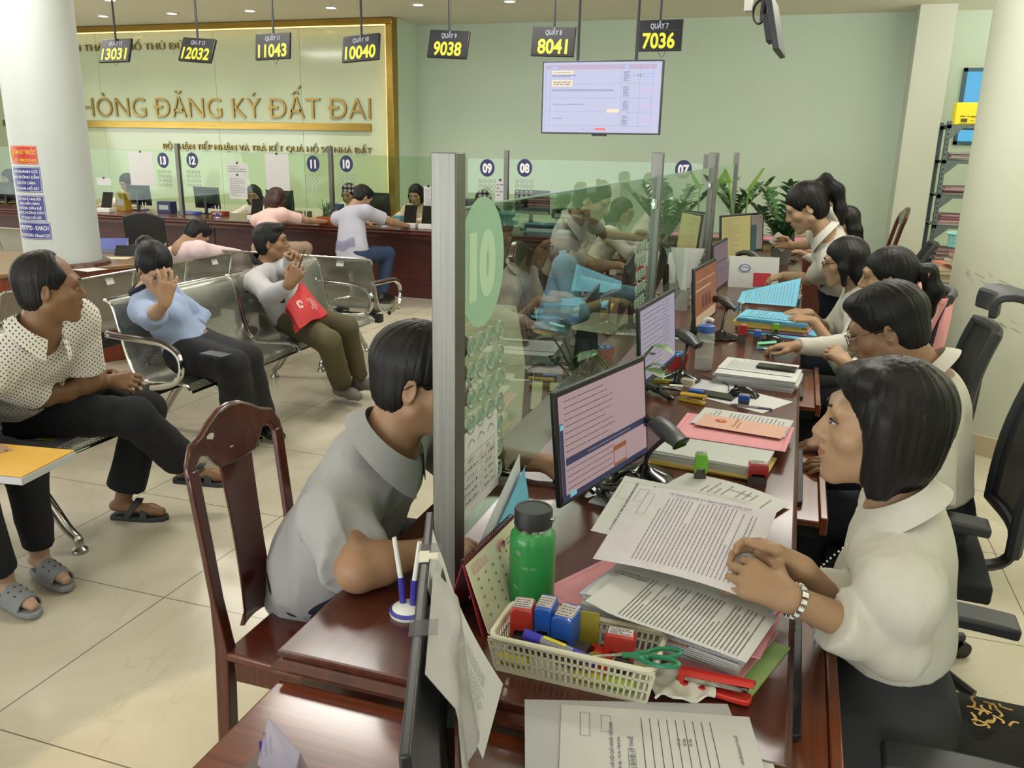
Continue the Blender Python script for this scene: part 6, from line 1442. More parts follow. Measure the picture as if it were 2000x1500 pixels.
def pile(nm, lab, cat, px, py, z, w, d, rz, layers, top=None, seed=0, group=None):
    """layers bottom-up: (part, thickness, material, dx, dy, dr)"""
    p = at(px, py, z); t = thing(nm, lab, cat, (p.x, p.y, z), rz, group); h = 0; q = random.Random(seed)
    for k, (pn, th, m_, dx, dy, dr) in enumerate(layers):
        m = MB(); m.at((dx, dy, h), (0, 0, R(dr))); nsub = max(1, int(th/.0022))
        for i in range(nsub):
            jx, jy = (q.uniform(-.003, .003), q.uniform(-.003, .003)) if nsub > 1 else (0, 0)
            m.box((-w/2+jx, -d/2+jy, th*i/nsub), (w/2+jx, d/2+jy, th*(i+1)/nsub-(.0004 if nsub > 1 else 0)))
        m.build(pn, m_, t, smooth=0); h += th+.0004
    return t, h
def sheet(lab, px, py, z, w, d, rz, m_, ink=None, seed=1, turn=True, nm='paper_sheet', cat='paper', lift=None, hd=None, n=26, lines_=True, group=None, up=(0, 0), th=.0006, margin=.08, box_=None):
    """single sheet; text reads along local x, w across, d deep; lift(u,v) bends it"""
    p = at(px, py, z); t = thing(nm, lab, cat, (p.x, p.y, z), rz, group); L_ = lift or (lambda u, v: 0.0)
    fn = lambda u, v: V((-w/2+w*u, -d/2+d*v, .0008+L_(u, v)))
    m = MB(); m.sheet(fn, 14, 14, th); m.build('sheet', m_, t)
    if ink:
        rr = []
        if lines_: n = int(n*1.4); lines(rr, margin, margin, 1-margin, 1-margin*1.2-(.14 if hd else 0), (1-2*margin)/n, .24*(1-2*margin)/n, 0, seed, .95)
        if turn: rr = [(1-b, a, 1-y_, c, k_) for a, y_, c, b, k_ in rr]
        for b in (box_ or []): rr += [(b[0], b[1], b[2], b[1]+.003, 0), (b[0], b[3], b[2], b[3]+.003, 0), (b[0], b[1], b[0]+.003, b[3], 0), (b[2], b[1], b[2]+.003, b[3], 0)]
        m = MB()
        for x0, y0, x1, y1, *_ in rr:
            P = [fn(a, b) for a, b in ((x0, y0), (x1, y0), (x1, y1), (x0, y1))]; m.add([tuple(q+UP*.0006) for q in P], [(0, 1, 2, 3)])
        m.build('print', ink, t, smooth=0)
        for s_, u, v, sz, ro in (hd or []):
            o = fn(u, v)+UP*.0008; x_ = V((math.cos(R(ro)), math.sin(R(ro)), 0)); sl = (fn(min(1, u+.1), v)-fn(max(0, u-.1), v)).normalized(); 
            lettering('heading', s_, sz, ink, t, o, sl if ro == 0 else x_, UP.cross(sl) if ro == 0 else UP.cross(x_), 0, .0002)
    return t
def tube_thing(nm, lab, cat, pts, r, m_): 
    t = tag(MB().tube(pts, r, 6).build(nm, m_), lab, cat); return t

# ---- foreground right: bottle, basket, papers
p = at(1037, 1187, ZC); t = thing('water_bottle', 'green metal bottle with black screw cap and scratches', 'bottle', (p.x, p.y, ZC)); t.scale = (1, 1, .9)
m = MB(); m.lathe([(.040, 0), (.0435, .004), (.044, .02), (.044, .165), (.0425, .178), (.036, .188), (.032, .192), (.032, .198)], 40); m.build('body', mat('bottle_green', '2b8a45', .32, ns=30, na=.06, coat=.2, bump=.04), t)
m = MB(); m.lathe([(.0325, .191), (.0325, .197), (.031, .198)], 40); m.build('steel_rim', CHROME, t)
m = MB(); m.lathe([(.0345, .197), (.0365, .199), (.0365, .232), (.0345, .2365), (.030, .237), (.029, .2355), (.005, .2355)], 40); m.build('cap', mat('cap_black', '222326', .5, bump=.1), t)
m = MB(); m.at((.0365, -.004, .218), (0, R(90), 0)).cyl(.006, -.001, .006, 12); m.build('cap_rivet', CHROME, t)
q = random.Random(5); SCR = mat('scratch_pale', 'a8b8a6', .6)
def on_b(a, z): return V((.0443*math.cos(a), .0443*math.sin(a), z))
m = MB()
for pth in ([(-1.95, .012), (-1.75, .035), (-1.6, .012)], [(-1.7, .02), (-1.4, .043), (-1.2, .03), (-1.05, .006)], [(-1.3, .012), (-1.05, .04), (-.9, .02)], [(-2.2, .008), (-2.1, .022), (-2.0, .01)], [(-2.15, .075), (-2.0, .070), (-1.95, .066)]): m.tube([on_b(a, z) for a, z in pth], .0006, 4)
m.build('scratches', SCR, t)
a0 = -1.45
for i, ch in enumerate('IVD EY'):
    if ch == ' ': continue
    a = a0+.11*(i-2.5); lettering('marking', ch, .0085, SCR, t, on_b(a, .118)+V((math.cos(a), math.sin(a), 0))*.0003, V((-math.sin(a), math.cos(a), 0)), UP)
m = MB(); a = -1.9; m.frame(on_b(a, .150), V((-math.sin(a), math.cos(a), 0)), UP, V((math.cos(a), math.sin(a), 0))); m.cyl(.006, 0, .0006, 10); m.build('emblem', mat('emblem_grey', '6f8f78', .4), t)
# basket
bl, br_ = at(985, 1312, ZC), at(1243, 1372, ZC); bx = (br_-bl).normalized(); by = V((-bx.y, bx.x, 0)); bw, bd, bh = (br_-bl).length+.03, .105, .068
bc = (bl+br_)/2+by*bd*.5; ang = math.atan2(bx.y, bx.x)
t = thing('plastic_basket', 'cream plastic slotted basket holding stamps and a marker', 'basket', (bc.x, bc.y, ZC), ang); CRM = mat('basket_cream', 'd9d5bd', .45, ns=20, na=.03)
m = MB(); 
for sx_, L_ in ((1, bw), (-1, bw), (2, bd), (-2, bd)):
    n_ = int(L_/.0095); horiz = abs(sx_) == 1; off_ = (bd/2 if horiz else bw/2)*(1 if sx_ > 0 else -1)
    def P(s, z, e): k = 1+.10*(z/bh); return ((s*k, off_*(1+.16*(z/bh))+e, z) if horiz else (off_*(1+.055*(z/bh))+e, s*k, z))
    def slab(s0, s1, z0, z1):
        e = .0014; vs = [P(s0, z0, -e), P(s1, z0, -e), P(s1, z1, -e), P(s0, z1, -e), P(s0, z0, e), P(s1, z0, e), P(s1, z1, e), P(s0, z1, e)]
        m.add(vs, [(0,3,2,1),(4,5,6,7),(0,1,5,4),(1,2,6,5),(2,3,7,6),(3,0,4,7)])
    for z0, z1 in ((0, .008), (.024, .028), (.045, .049), (.060, bh)): slab(-L_/2, L_/2, z0, z1)
    for i in range(n_+1): s = -L_/2+L_*i/n_; slab(s-.0018, s+.0018, .006, .062)
m.build('slotted_wall', CRM, t, smooth=0)
m = MB(); m.rbox((-bw/2, -bd/2, 0), (bw/2, bd/2, .003), .01); m.build('bottom', CRM, t)
m = MB(); m.tube([V((x, y, bh)) for x, y in rrect(-bw/2*1.08, -bd/2*1.16, bw/2*1.08, bd/2*1.16, .018, 4)], .005, 8, closed=True); m.build('rim', CRM, t)
def inb(u, v): return bc+bx*(u*bw)+by*(v*bd)
def stamp_at(lab, P, col, w, d, h, rz, z=.012, lying=False):
    s = stamp(lab, 1000, 1000, ZC, col, w, d, h, rz, lying, 'stamps in the cream basket'); s.location = (P.x, P.y, ZC+z); return s
stamp_at('red stamp with clear label leaning at the left end of the cream basket', inb(-.40, .10), 'b03028', .040, .045, .088, ang+R(8))
stamp_at('blue stamp with clear label, left of the pair in the basket', inb(-.255, .22), '2358b8', .032, .052, .092, ang+R(2))
stamp_at('blue stamp with grey label, right of the pair in the basket', inb(-.10, .16), '1f55b5', .038, .056, .086, ang-R(6))
stamp_at('red stamp lying on its side in the middle of the basket', inb(.10, -.02), 'b8281f', .042, .034, .075, ang+R(80), .010, True)
stamp_at('red stamp with white name strip at the right end of the basket', inb(.27, .12), 'b52a22', .052, .028, .070, ang+R(3))
p0 = inb(-.33, -.36); p1 = inb(.16, -.40); t = thing('marker_pen', 'blue double-ended marker lying along the front of the basket', 'marker', (p0.x, p0.y, ZC+.072), 0); dv = (p1-p0)+UP*-.022; dn = dv.normalized()
for nm_, a, b_, r_, c_ in (('cap', 0, .24, .0095, '3a34b4'), ('barrel', .24, .68, .0088, '8c8f9c'), ('ring', .68, .74, .0095, '3a34b4'), ('cap', .74, 1.0, .0085, '3a34b4')): m = MB(); m.tube([dv*a, dv*b_], r_, 12); m.build(nm_, mat('marker_'+c_, c_, .3), t)
m = MB(); m.frame(dv*.42, dn, dn.cross(UP).normalized()*-1, dn.cross(dn.cross(UP)).normalized()*1 if False else (dn.cross(UP).cross(dn)).normalized()); m.box((-.020, -.004, .0086), (.020, .004, .0093)); m.build('label', mat('marker_label', 'd9cf3a', .5), t)
m = MB(); c = inb(-.01, .30); t = thing('card', 'olive yellow card standing behind the blue stamps in the basket', 'card', (c.x, c.y, ZC+.005), ang+R(4)); m.box((-.030, -.001, 0), (.030, .001, .090)); m.build('card_face', mat('olive_card', '9a8f2e', .6), t)
for k, (u, cl) in enumerate(((-.42, 'd9d24a'), (.12, 'd8d648'), (.30, 'a8cc48'))): c = inb(u, -.30); t = thing('highlighter', ['yellow highlighter at the left end inside the basket', 'yellow highlighter in the middle of the basket', 'lime highlighter at the right end inside the basket'][k], 'highlighter', (c.x, c.y, ZC+.013), ang); m = MB(); m.T = Euler((0, R(90), 0)).to_matrix().to_4x4(); m.lathe([(.004, -.03), (.009, -.026), (.009, .026), (.006, .03)], 12); m.build('barrel', mat('hl_'+cl, cl, .4), t)
t = thing('tape_roll', 'amber roll of tape behind the marker in the basket', 'tape', tuple(inb(.14, -.18)+UP*(.016)), 0); m = MB().at((0, 0, .012), (R(70), 0, R(20))); m.lathe([(.012, -.008), (.022, -.008), (.022, .008), (.012, .008), (.012, -.008)], 20, cap=False); m.build('roll', mat('tape_amber', 'a08a3a', .3), t)
# scissors
sc = inb(.40, -.34)+UP*(.078); t = thing('scissors', 'green-handled scissors resting on the right rim of the basket', 'scissors', (sc.x, sc.y, ZC+.074), ang+R(14)); GR = mat('scissor_green', '1f7a56', .35)
for k, (cy_, cx_, rt) in enumerate(((.014, .048, 14), (-.014, .040, -10))):
    m = MB(); m.tube([V((cx_+.030*math.cos(a)*math.cos(R(rt))-.012*math.sin(a)*math.sin(R(rt)), cy_+.030*math.cos(a)*math.sin(R(rt))+.012*math.sin(a)*math.cos(R(rt)), .002*k)) for a in [2*math.pi*i/18 for i in range(18)]], .0045, 7, closed=True, flat=.8); m.tube([V((.022, cy_*.6, .001)), V((-.02, -cy_*.2, 0))], [.006, .004], 7); m.build('handle', GR, t)
    m = MB(); m.add([(-.015, .004, 0), (-.015, -.004, 0), (-.085, .0+.002*k, -.012), (-.015, .004, .002), (-.015, -.004, .002), (-.085, .0+.002*k, -.010)], [(0, 1, 2), (3, 5, 4), (0, 3, 4, 1), (1, 4, 5, 2), (2, 5, 3, 0)]); m.build('blade', CHROME, t)
# tissue and red stapler
p = at(1325, 1342, ZC); t = thing('tissue', 'crumpled white folded tissue next to the red stapler', 'tissue', (p.x, p.y, ZC), R(20)); m = MB(); m.sheet(lambda u, v: (-.05+.10*u+.004*math.sin(v*11), -.045+.09*v+.004*math.sin(u*9), .013+.004*math.sin(u*7+v*5)+.003*math.sin(u*17-v*13)), 16, 16, .004); m.build('folded_tissue', mat('tissue_white', 'd9d6cb', .9, bump=.3, bs=40), t)
stapler('open red stapler beside the tissue in the right foreground', 1392, 1352, ZC+.004, 'c3281f', R(-8), .125, 5)
# desk calendar, folders and list behind it
p = at(948, 1200, ZC); cdv = V((.28, .96, 0)); t = thing('desk_calendar', 'spiral desk calendar on a red tent stand beside the green bottle', 'calendar', (p.x-.012, p.y+.015, ZC), 0)
ca, cb = at(902, 1102, .89), at(1002, 1006, .89); ca, cb = ca-t.location, cb-t.location; ca.z = cb.z = .14; al_ = (cb-ca).normalized(); nr_ = V((al_.y, -al_.x, 0))
m = MB(); m.sheet(lambda u, v: ca.lerp(cb, u)+nr_*(.042*v)-UP*(.14*v*.985), 6, 6, .002); m.sheet(lambda u, v: ca.lerp(cb, u)-nr_*(.042*v)-UP*(.14*v*.985), 6, 6, .002); m.build('tent_stand', mat('calendar_red', '7c1a22', .4), t)
m = MB(); fnp = lambda u, v: ca.lerp(cb, .02+.96*u)+nr_*(.004+.048*v+.014*v*v*u)-UP*(.128*v+.004); m.sheet(fnp, 12, 12, .001); m.build('page', mat('calendar_page', 'd3d2b8', .7), t)
rr = []
for i in range(5):
    for j in range(6): rr.append((.10+.14*j, .18+.13*i, .13+.14*j, .215+.13*i, 0))
for u0, v0, u1, v1 in ((.08, .83, .30, .93),): lines(rr, .06, .80, .36, .95, .03, .012, 1, 3, .9)
rr += [(.60, .82, .66, .90, 1), (.72, .78, .92, .80, 0), (.72, .84, .86, .855, 0)]
m = MB()
for x0, y0, x1, y1, mi in rr: m.add([tuple(fnp(a, 1-b)+nr_*.0018) for a, b in ((x0, y0), (x1, y0), (x1, y1), (x0, y1))], [(0, 1, 2, 3)], mi)
m.build('calendar_print', [mat('cal_ink', '7d8a78', .7), mat('cal_pink', 'c98a94', .7)], t, smooth=0, kind='stuff')
m = MB(); m.tube([fnp(.62, .17)+nr_*.002+al_*(.012*math.cos(a))+UP*(.012*math.sin(a)) for a in [2*math.pi*i/14 for i in range(14)]], .003, 5, closed=True); m.build('wreath_print', mat('cal_pink', 'c98a94'), t)
m = MB()
for k in range(24): c = ca.lerp(cb, .03+.04*k); m.tube([c+nr_*(.006*math.cos(a))+UP*(.006*math.sin(a)) for a in [2*math.pi*i/8 for i in range(8)]], .0011, 5, closed=True)
m.build('spiral', mat('spiral_dark', '5a3a3e', .3, .6), t)
for k, (lab, px0, px1, mt, z1) in enumerate((('pale blue card folder standing behind the calendar', 905, 1012, BLUEC, .935), ('white plastic folder behind the pale blue one', 905, 1000, mat('folder_white', 'cfd6da', .5), .965))):
    a, b_ = at(px0-4, 1098-22*k, .86), at(px1-8*k, 958-14*k, z1); a = V((-.535-.012*k, 1.385, ZC)); b_ = V((-.515-.012*k, 1.66, ZC)); t = thing('card_folder', lab, 'folder', tuple(a), 0); dv = b_-a
    m = MB(); m.sheet(lambda u, v: dv*u+V((.030*(1-v), 0, 0))*(1 if k == 0 else .4)+UP*(((z1-.155+.155*u)-ZC)*v), 6, 6, .0015); m.build('cover', mt, t)
# list page on the glass
P0, P1 = V((PX+.0065, 1.395, 0)), V((PX+.0065, 1.625, 0))
t = thing('list_page', 'white page with a table of ward names fixed to the glass beside the post', 'page', (PX+.0065, 1.395, .86)); pt = lambda y, z: V((.0, y, z-.86))
zt0, zt1 = atX(905, 850, PX+.006).z, atX(970, 797, PX+.006).z
yr = atX(970, 797, PX+.006).y-1.395; yb_ = atX(984, 990, PX+.006).y-1.395; zb_ = atX(984, 990, PX+.006).z
m = MB(); 
def fl(u, v): 
    tp_ = V((0, yr*u, zt1-.86)); bt = V((.006, yr*u, .905-.86)); return bt.lerp(tp_, v)
m.sheet(fl, 6, 6, .0006); m.build('sheet', PAPER, t)
rows = [('QUẦY 1', 'ĐT1'), ('TĂNG NHƠN PHÚ A - 7', 'NGỌC HƯƠNG'), ('CÁT LÁI - 2', 'HỮU ĐỆ'), ('THẠNH MỸ LỢI - 3', 'THU TRANG'), ('HIỆP BÌNH PHƯỚC - 10', 'PHÚC ANH'), ('PHƯỚC BÌNH  5', 'THANH TÂM')]
H_ = zt1-.905; m = MB(); rr = []
for i in range(7): v = .70-.095*i; rr.append((.02, v, .90, v+.004))
for u in (.55, .90): rr.append((u, .13, u+.006, .70))
for x0, y0, x1, y1 in rr: m.add([tuple(fl(a, b)+V((.0012, 0, 0))) for a, b in ((x0, y0), (x1, y0), (x1, y1), (x0, y1))], [(0, 1, 2, 3)])
m.build('table_lines', INKL, t, smooth=0)
for i, (a, b_) in enumerate(rows):
    v = .70-.095*i-.047
    for s_, u in ((a, .30), (b_, .725)):
        k = text_mesh(s_, .011); wd_ = max(q.co.x for q in k.vertices)*2; lettering('row_text', s_, .011, INK, t, fl(u, v)+V((.0016, 0, 0)), (0, 1, 0), (0, 0, 1), 0, 0, 'CENTER', min(1, .098*1.0/wd_))
# big stack of files in front of the bob-haired clerk
rzs = R(-15)
lay = [('green_folder', .003, GREENC, .035, -.02, -4), ('sheets', .012, PAPER2, .0, -.005, 2), ('pink_folder', .003, PINK, .01, -.012, -3), ('sheets', .010, PAPER2, -.01, .004, 3), ('pink_folder', .003, PINK, -.035, .03, 6), ('sheets', .018, PAPER, .006, 0, -2), ('pink_folder', .0025, PINK, .02, .02, 4), ('sheets', .014, PAPER2, .004, -.006, 1), ('blue_sheets', .004, mat('paper_bluish', 'b9c2d2', .8), -.004, .006, -3), ('sheets', .010, PAPER, .004, .004, 2)]
pc = at(1330, 1165, .83); t, hh = pile('file_stack', 'thick stack of white and pink files in front of the bob-haired clerk', 'file stack', 1330, 1185, ZC, .300, .205, rzs, lay, seed=3)
t.location = (pc.x-.005, pc.y+.005, ZC)
zt = ZC+hh
A1 = sheet('top printed page with a round seal logo on the thick file stack', 1330, 1195, zt+.001, .292, .170, rzs, PAPER, INK, 11, lift=lambda u, v: .010*math.exp(-((u-.0)/.12)**2)*(1-v)*1.2+.004*math.sin(u*3), n=26, hd=[('CÔNG ĐOÀN VIÊN CHỨC', .07, .90, .006, 0), ('HỘI VIÊN - BẢN CAM KẾT', .07, .84, .006, 0)], margin=.05)
# the text of these pages runs away from the viewer: use rotated copies
sheet('printed registration form held up by the bob-haired clerk', 1335, 1085, zt+.030, .285, .215, R(-12), mat('paper_lilac', 'cfc9cf', .8), INKL, 21, lift=lambda u, v: .075*v+.012*math.sin(u*2.5), n=22, box_=[(.03, .78, .10, .95), (.10, .62, .16, .90)], hd=[('TỜ KHAI ĐĂNG KÝ BIẾN ĐỘNG ĐẤT ĐAI', .55, .93, .009, 0)])
sheet('blank-topped form behind the held page, with a signature', 1310, 1030, zt+.052, .270, .190, R(-9), PAPER, INKL, 22, lift=lambda u, v: .050*v, n=9, box_=[(.03, .6, .13, .9)])
sheet('orange-edged page sticking out of the thick file stack', 1440, 1130, zt-.006, .16, .12, R(-28), mat('paper_peach', 'dcb49a', .8))
sheet('peach slip sticking out at the front of the thick file stack', 1290, 1232, ZC+.052, .12, .05, R(-14), mat('paper_peach', 'dcb49a'))
sheet('pink folder with red ruled edge lying left of the thick file stack', 1200, 1150, ZC+.012, .25, .19, R(62), PINK, mat('pink_rule', 'b0505e', .7), 5, n=3, lines_=False, box_=[(.06, .06, .94, .94)], nm='card_folder', cat='folder')
sheet('green sheet corner under white paper left of the file stack', 1160, 1165, ZC+.006, .22, .15, R(58), GREENC)
sheet('white sheet fanned out left of the pink folder', 1165, 1185, ZC+.009, .20, .12, R(52), PAPER)
sheet('pink sheet peeking out right of the thick file stack', 1465, 1160, ZC+.060, .13, .16, R(-18), PINK)
# papers behind the stack (seal logo)
sheet('white certificate page with a black emblem lying past the held pages', 1400, 975, ZC+.006, .30, .21, R(-24), PAPER, INKL, 31, lift=lambda u, v: .012*math.sin(u*3)*v, n=10, hd=[('SỔ HỘ KHẨU', .62, .78, .010, 0)])
p = at(1320, 972, ZC+.012); t = thing('paper_sheet', 'second white page under the emblem certificate', 'paper', (p.x-.05, p.y-.02, ZC+.0015), R(-12)); m = MB(); m.box((-.14, -.10, 0), (.14, .10, .004)); m.build('sheet', PAPER2, t, smooth=0)
e = at(1320, 970, ZC+.014); t = MB(); t.at((e.x, e.y, ZC+.0125), (0, 0, R(-24))); t.prism([(.020*math.cos(a), .013*math.sin(a)) for a in [2*math.pi*k/20 for k in range(20)]], 0, .0004); t.prism([(.010+.018*math.cos(a), .006+.006*math.sin(a)) for a in [2*math.pi*k/12 for k in range(12)]], 0, .0005); em = t.build('printed_emblem', mat('emblem_black', '2a2a2c', .8)); par = [o for o in bpy.data.objects if o.get('label', '').startswith('white certificate page')][0]; em.parent = par; em.matrix_parent_inverse = (Matrix.Translation(par.location) @ par.rotation_euler.to_matrix().to_4x4()).inverted()
# tax form in the foreground
pile('paper_ream', 'block of papers under the tax form at the bottom edge', 'paper stack', 1260, 1500, .7035, .36, .24, R(14), [('sheets', .030, PAPER2, 0, -.02, 0), ('sheets', .0145, PAPER, 0, -.01, 2)], seed=9)
sheet('white tax registration form lying at the bottom edge', 1290, 1478, ZC+.0045, .297, .21, R(14), PAPER, INKL, 41, n=20, lines_=False, hd=[('CỘNG HÒA XÃ HỘI CHỦ NGHĨA VIỆT NAM', .26, .50, .0068, 90), ('Độc lập - Tự do - Hạnh phúc', .295, .50, .006, 90), ('TỜ KHAI ĐĂNG KÝ THUẾ', .36, .45, .0085, 90), ('NGƯỜI ĐĂNG KÝ THUẾ', .90, .62, .0058, 90), ('Số cấp', .60, .66, .006, 90), ('Số cấp', .63, .66, .006, 90), ('Số cấp', .66, .66, .006, 90)],
      box_=[(.10, .66, .15, .92), (.21, .72, .26, .90)]+[(.34+.0*i, .10+.075*i, .375, .175+.075*i) for i in range(6)]+[(.42+.045*i, .08, .4205+.045*i, .90) for i in range(9)])
sheet('plain white sheet lying under the tax form', 1240, 1462, ZC+.0015, .33, .22, R(18), PAPER2)

# ---- further along the counter
scanner('barcode scanner on gooseneck beside the pinkish monitor', 1258, 932, 1303, 846, .885, R(-28))
scanner('barcode scanner on gooseneck beside the clear water bottle', 1328, 742, 1345, 663, .895, R(-20))
scanner('barcode scanner on gooseneck by the orange picture monitor', 1408, 660, 1422, 594, .90, R(-15))
scanner('barcode scanner on gooseneck below the yellow page monitor', 1450, 545, 1472, 500, .93, R(-15))
mouse('black computer mouse behind the monitor with the pinkish page', 1222, 942, ZC, R(30))
stamp('lime green stamp standing before the pinkish monitor', 1366, 940, ZC, '6fbe2a', .034, .030, .082, R(10))
stamp('dark red stamp at the counter edge opposite the bob-haired clerk', 1478, 945, ZC, 'a8252c', .052, .036, .062, R(8))
t, h1 = pile('file_stack', 'clear-sleeved white papers on a yellow folder beside the pink folder', 'file stack', 1390, 900, ZC, .315, .20, R(-6), [('yellow_folder', .006, YELC, -.012, -.006, 1), ('yellow_folder', .004, YELC, .01, -.01, -2), ('sheets', .022, PAPER, .0, 0, -1), ('plastic_sleeve', .004, mat('sleeve_clear', 'd6d9dc', .12, ns=8, na=.08, coat=.8), .005, .004, -2)], seed=12)
sheet('pink folder lying under the land certificate', 1432, 842, ZC+.039, .335, .245, R(-5), PINK, mat('pink_rule', 'b0505e'), 5, lines_=False, nm='card_folder', cat='folder', box_=[(.04, .04, .96, .96)])
sheet('white printed sheets with columns of figures on the pink folder', 1450, 826, ZC+.0415, .285, .185, R(-8), PAPER, INKL, 14, n=14, lift=lambda u, v: .004)
sheet('pinkish land use certificate with a red emblem', 1448, 832, ZC+.048, .262, .125, R(-9), mat('certificate_pink', 'd9a99a', .7, ns=60, na=.06), mat('cert_red', 'b9584a', .7), 15, n=12, lines_=False, hd=[('GIẤY CHỨNG NHẬN', .42, .62, .009, 90), ('QUYỀN SỬ DỤNG ĐẤT', .47, .50, .006, 90)])
e = at(1408, 822, ZC+.0495); m = MB(); m.at((e.x, e.y, ZC+.0500), (0, 0, R(-9))); m.prism([(.018*math.cos(a), .014*math.sin(a)) for a in [2*math.pi*k/16 for k in range(16)]], 0, .0004, 0); m.prism([((.009 if k % 2 else .004)*math.sin(2*math.pi*k/10), (.009 if k % 2 else .004)*math.cos(2*math.pi*k/10)) for k in range(10)], .0004, .0007, 1)
em = m.build('printed_emblem', [mat('cert_emblem', 'c2502e', .6), mat('cert_gold', 'd8a83a', .5)]); par = [o for o in bpy.data.objects if o.get('label', '').startswith('pinkish land use')][0]; em.parent = par; em.matrix_parent_inverse = (Matrix.Translation(par.location) @ par.rotation_euler.to_matrix().to_4x4()).inverted()
sheet('blank white sheet under the mouse and blue stamp', 1448, 778, ZC+.0005, .297, .21, R(-28), PAPER)
sheet('blank white sheet behind the black phone', 1390, 755, ZC+.0003, .18, .14, R(-20), PAPER2)
mouse('black computer mouse on the white sheet', 1452, 772, ZC+.002, R(-10), [(1420, 752), (1385, 740), (1352, 728)])
stamp('blue stamp with black pad end on the white sheet before the mouse', 1452, 792, ZC+.002, '2a56ac', .040, .030, .040, R(0))
pen('purple-tinted ball pen beside the pink folder', 1466, 797, ZC, 'a99aa8', '6e5a78', R(-4))
stapler('yellow stapler beside the black phone', 1352, 786, ZC, 'd0a91f', R(-20), .10, 4)
plate('correction_tape', 'blue and grey tape runner behind the yellow stapler', 'tape runner', 1360, 770, ZC, .055, .03, R(-12), .018, mat('runner_blue', '3a62b4', .4))
plate('phone', 'black phone lying beside the yellow stapler', 'phone', 1398, 774, ZC, .14, .07, R(-14), .009, BLKG)
plate('eraser', 'small white eraser behind the yellow stapler', 'eraser', 1320, 759, ZC, .05, .022, R(10), .014, WHPL)
plate('lens_case', 'small clear ribbed box beside the eraser', 'box', 1343, 752, ZC, .05, .032, R(-12), .024, mat('clear_box', 'b9b6a0', .2, ns=120, na=.3))
plate('highlighter', 'yellow and black highlighter under the second monitor', 'highlighter', 1300, 748, ZC, .11, .016, R(14), .014, mat('hl_yb', '8f8a2c', .4, ns=30, na=.5))
t, h2 = pile('file_stack', 'stack of white papers with a phone on top between the two clerks', 'file stack', 1480, 745, ZC, .30, .21, R(-7), [('sheets', .016, PAPER2, 0, 0, -3), ('sheets', .012, PAPER, .006, .004, 2), ('grey_sheets', .006, mat('paper_greyer', 'b8b8bc', .8), -.004, 0, -1), ('sheets', .008, PAPER, .0, .0, 1)], seed=16)
sheet('printed sheet topping the white paper stack under the phone', 1482, 716, ZC+h2+.001, .285, .20, R(-7), PAPER, INKL, 17, n=16)
plate('phone', 'black phone lying on the white paper stack', 'phone', 1517, 720, ZC+h2+.003, .148, .070, R(-8), .009, BLKG)
# clear bottle
p = at(1373, 722, ZC); t = thing('water_bottle', 'clear plastic water bottle with blue cap and white spout', 'bottle', (p.x, p.y, ZC))
m = MB(); m.lathe([(.033, 0), (.036, .004), (.037, .02), (.037, .145), (.034, .156), (.030, .160)], 30); m.build('body', mat('bottle_clear', 'c2c2bc', .08, ns=20, na=.05, alpha=.38), t)
m = MB(); m.lathe([(.001, .004), (.034, .005), (.0345, .055), (.001, .055)], 24, cap=False); m.build('water', mat('bottle_water', 'b9bdb8', .05, alpha=.3), t)
m = MB(); m.lathe([(.033, .158), (.034, .160), (.034, .185), (.026, .189), (.005, .190)], 30); m.build('cap', mat('cap_blue', '3e5fa8', .4), t)
m = MB(); m.tube(smoothpath([V((-.012, 0, .188)), V((-.008, 0, .205)), V((.010, 0, .212)), V((.026, 0, .204))], 5), .008, 8); m.build('spout', WHPL, t)
t = thing('sweet_basket', 'small red basket of blue wrapped sweets behind the scanner', 'basket', tuple(at(1322, 715, ZC)), 0); m = MB(); m.lathe([(.035, 0), (.045, .05), (.047, .05), (.037, 0)], 16, cap=False); m.cyl(.035, 0, .003, 16); m.build('basket_wall', mat('basket_red', 'b02a2e', .5), t)
for k in range(5): a = 2*math.pi*k/5; q_ = at(1322, 715, ZC)+V((.022*math.cos(a), .022*math.sin(a), .050)); c = thing('wrapped_sweet', 'shiny blue wrapped sweet in the small red basket', 'sweet', tuple(q_), a, 'sweets in the red basket'); m = MB(); m.lathe([(.001, -.012), (.011, -.008), (.013, 0), (.011, .008), (.001, .012)], 10); m.build('wrapper', mat('foil_blue', '4f86c4', .25, .4, na=.4, ns=60), c)
stamp('red stamp with black base standing near the clear bottle', 1448, 668, ZC, 'b02c2c', .036, .036, .085, R(12))
stamp('small blue stamp beside the red one, left of the mouse hand', 1478, 668, ZC, '2c62c4', .034, .030, .058, R(5))
stamp('lime green stamp behind the hand on the mouse', 1514, 655, ZC, '7cc22e', .030, .028, .060, R(5))
stamp('dark red stamp behind the hand on the mouse', 1542, 652, ZC, '8f2428', .055, .036, .062, R(4))
mouse('black computer mouse under the ponytail woman\'s hand', 1510, 668, ZC, R(5))
stapler('mint green stapler beside the mouse hand', 1495, 682, ZC, '6fc9a0', R(8), .085, 8)
pen('blue and white ball pen before the mint stapler', 1507, 684, ZC, 'd8dde0', '2f6fc0', R(14), .12)
plate('marker', 'pink and white marker lying behind the red stamp', 'marker', 1425, 657, ZC, .11, .013, R(4), .012, mat('marker_pinkish', 'b98fb0', .4))
lay = [('blue_folder', .003, BLUEC, .07, -.03, -8), ('blue_folder', .003, BLUEC, .075, -.02, -5), ('purple_folder', .006, mat('plum_card', '6a4a68', .7), 0, 0, 0), ('pink_folder', .006, PINK, .01, 0, 1), ('purple_folder', .005, mat('plum_card', '6a4a68'), 0, 0, -1), ('yellow_folder', .014, YELC, .0, .0, 2), ('yellow_folder', .012, YELC, -.02, .004, 3), ('blue_folder', .012, BLUEC, .0, .004, -1), ('blue_folder', .008, BLUEC, .008, .0, 1)]
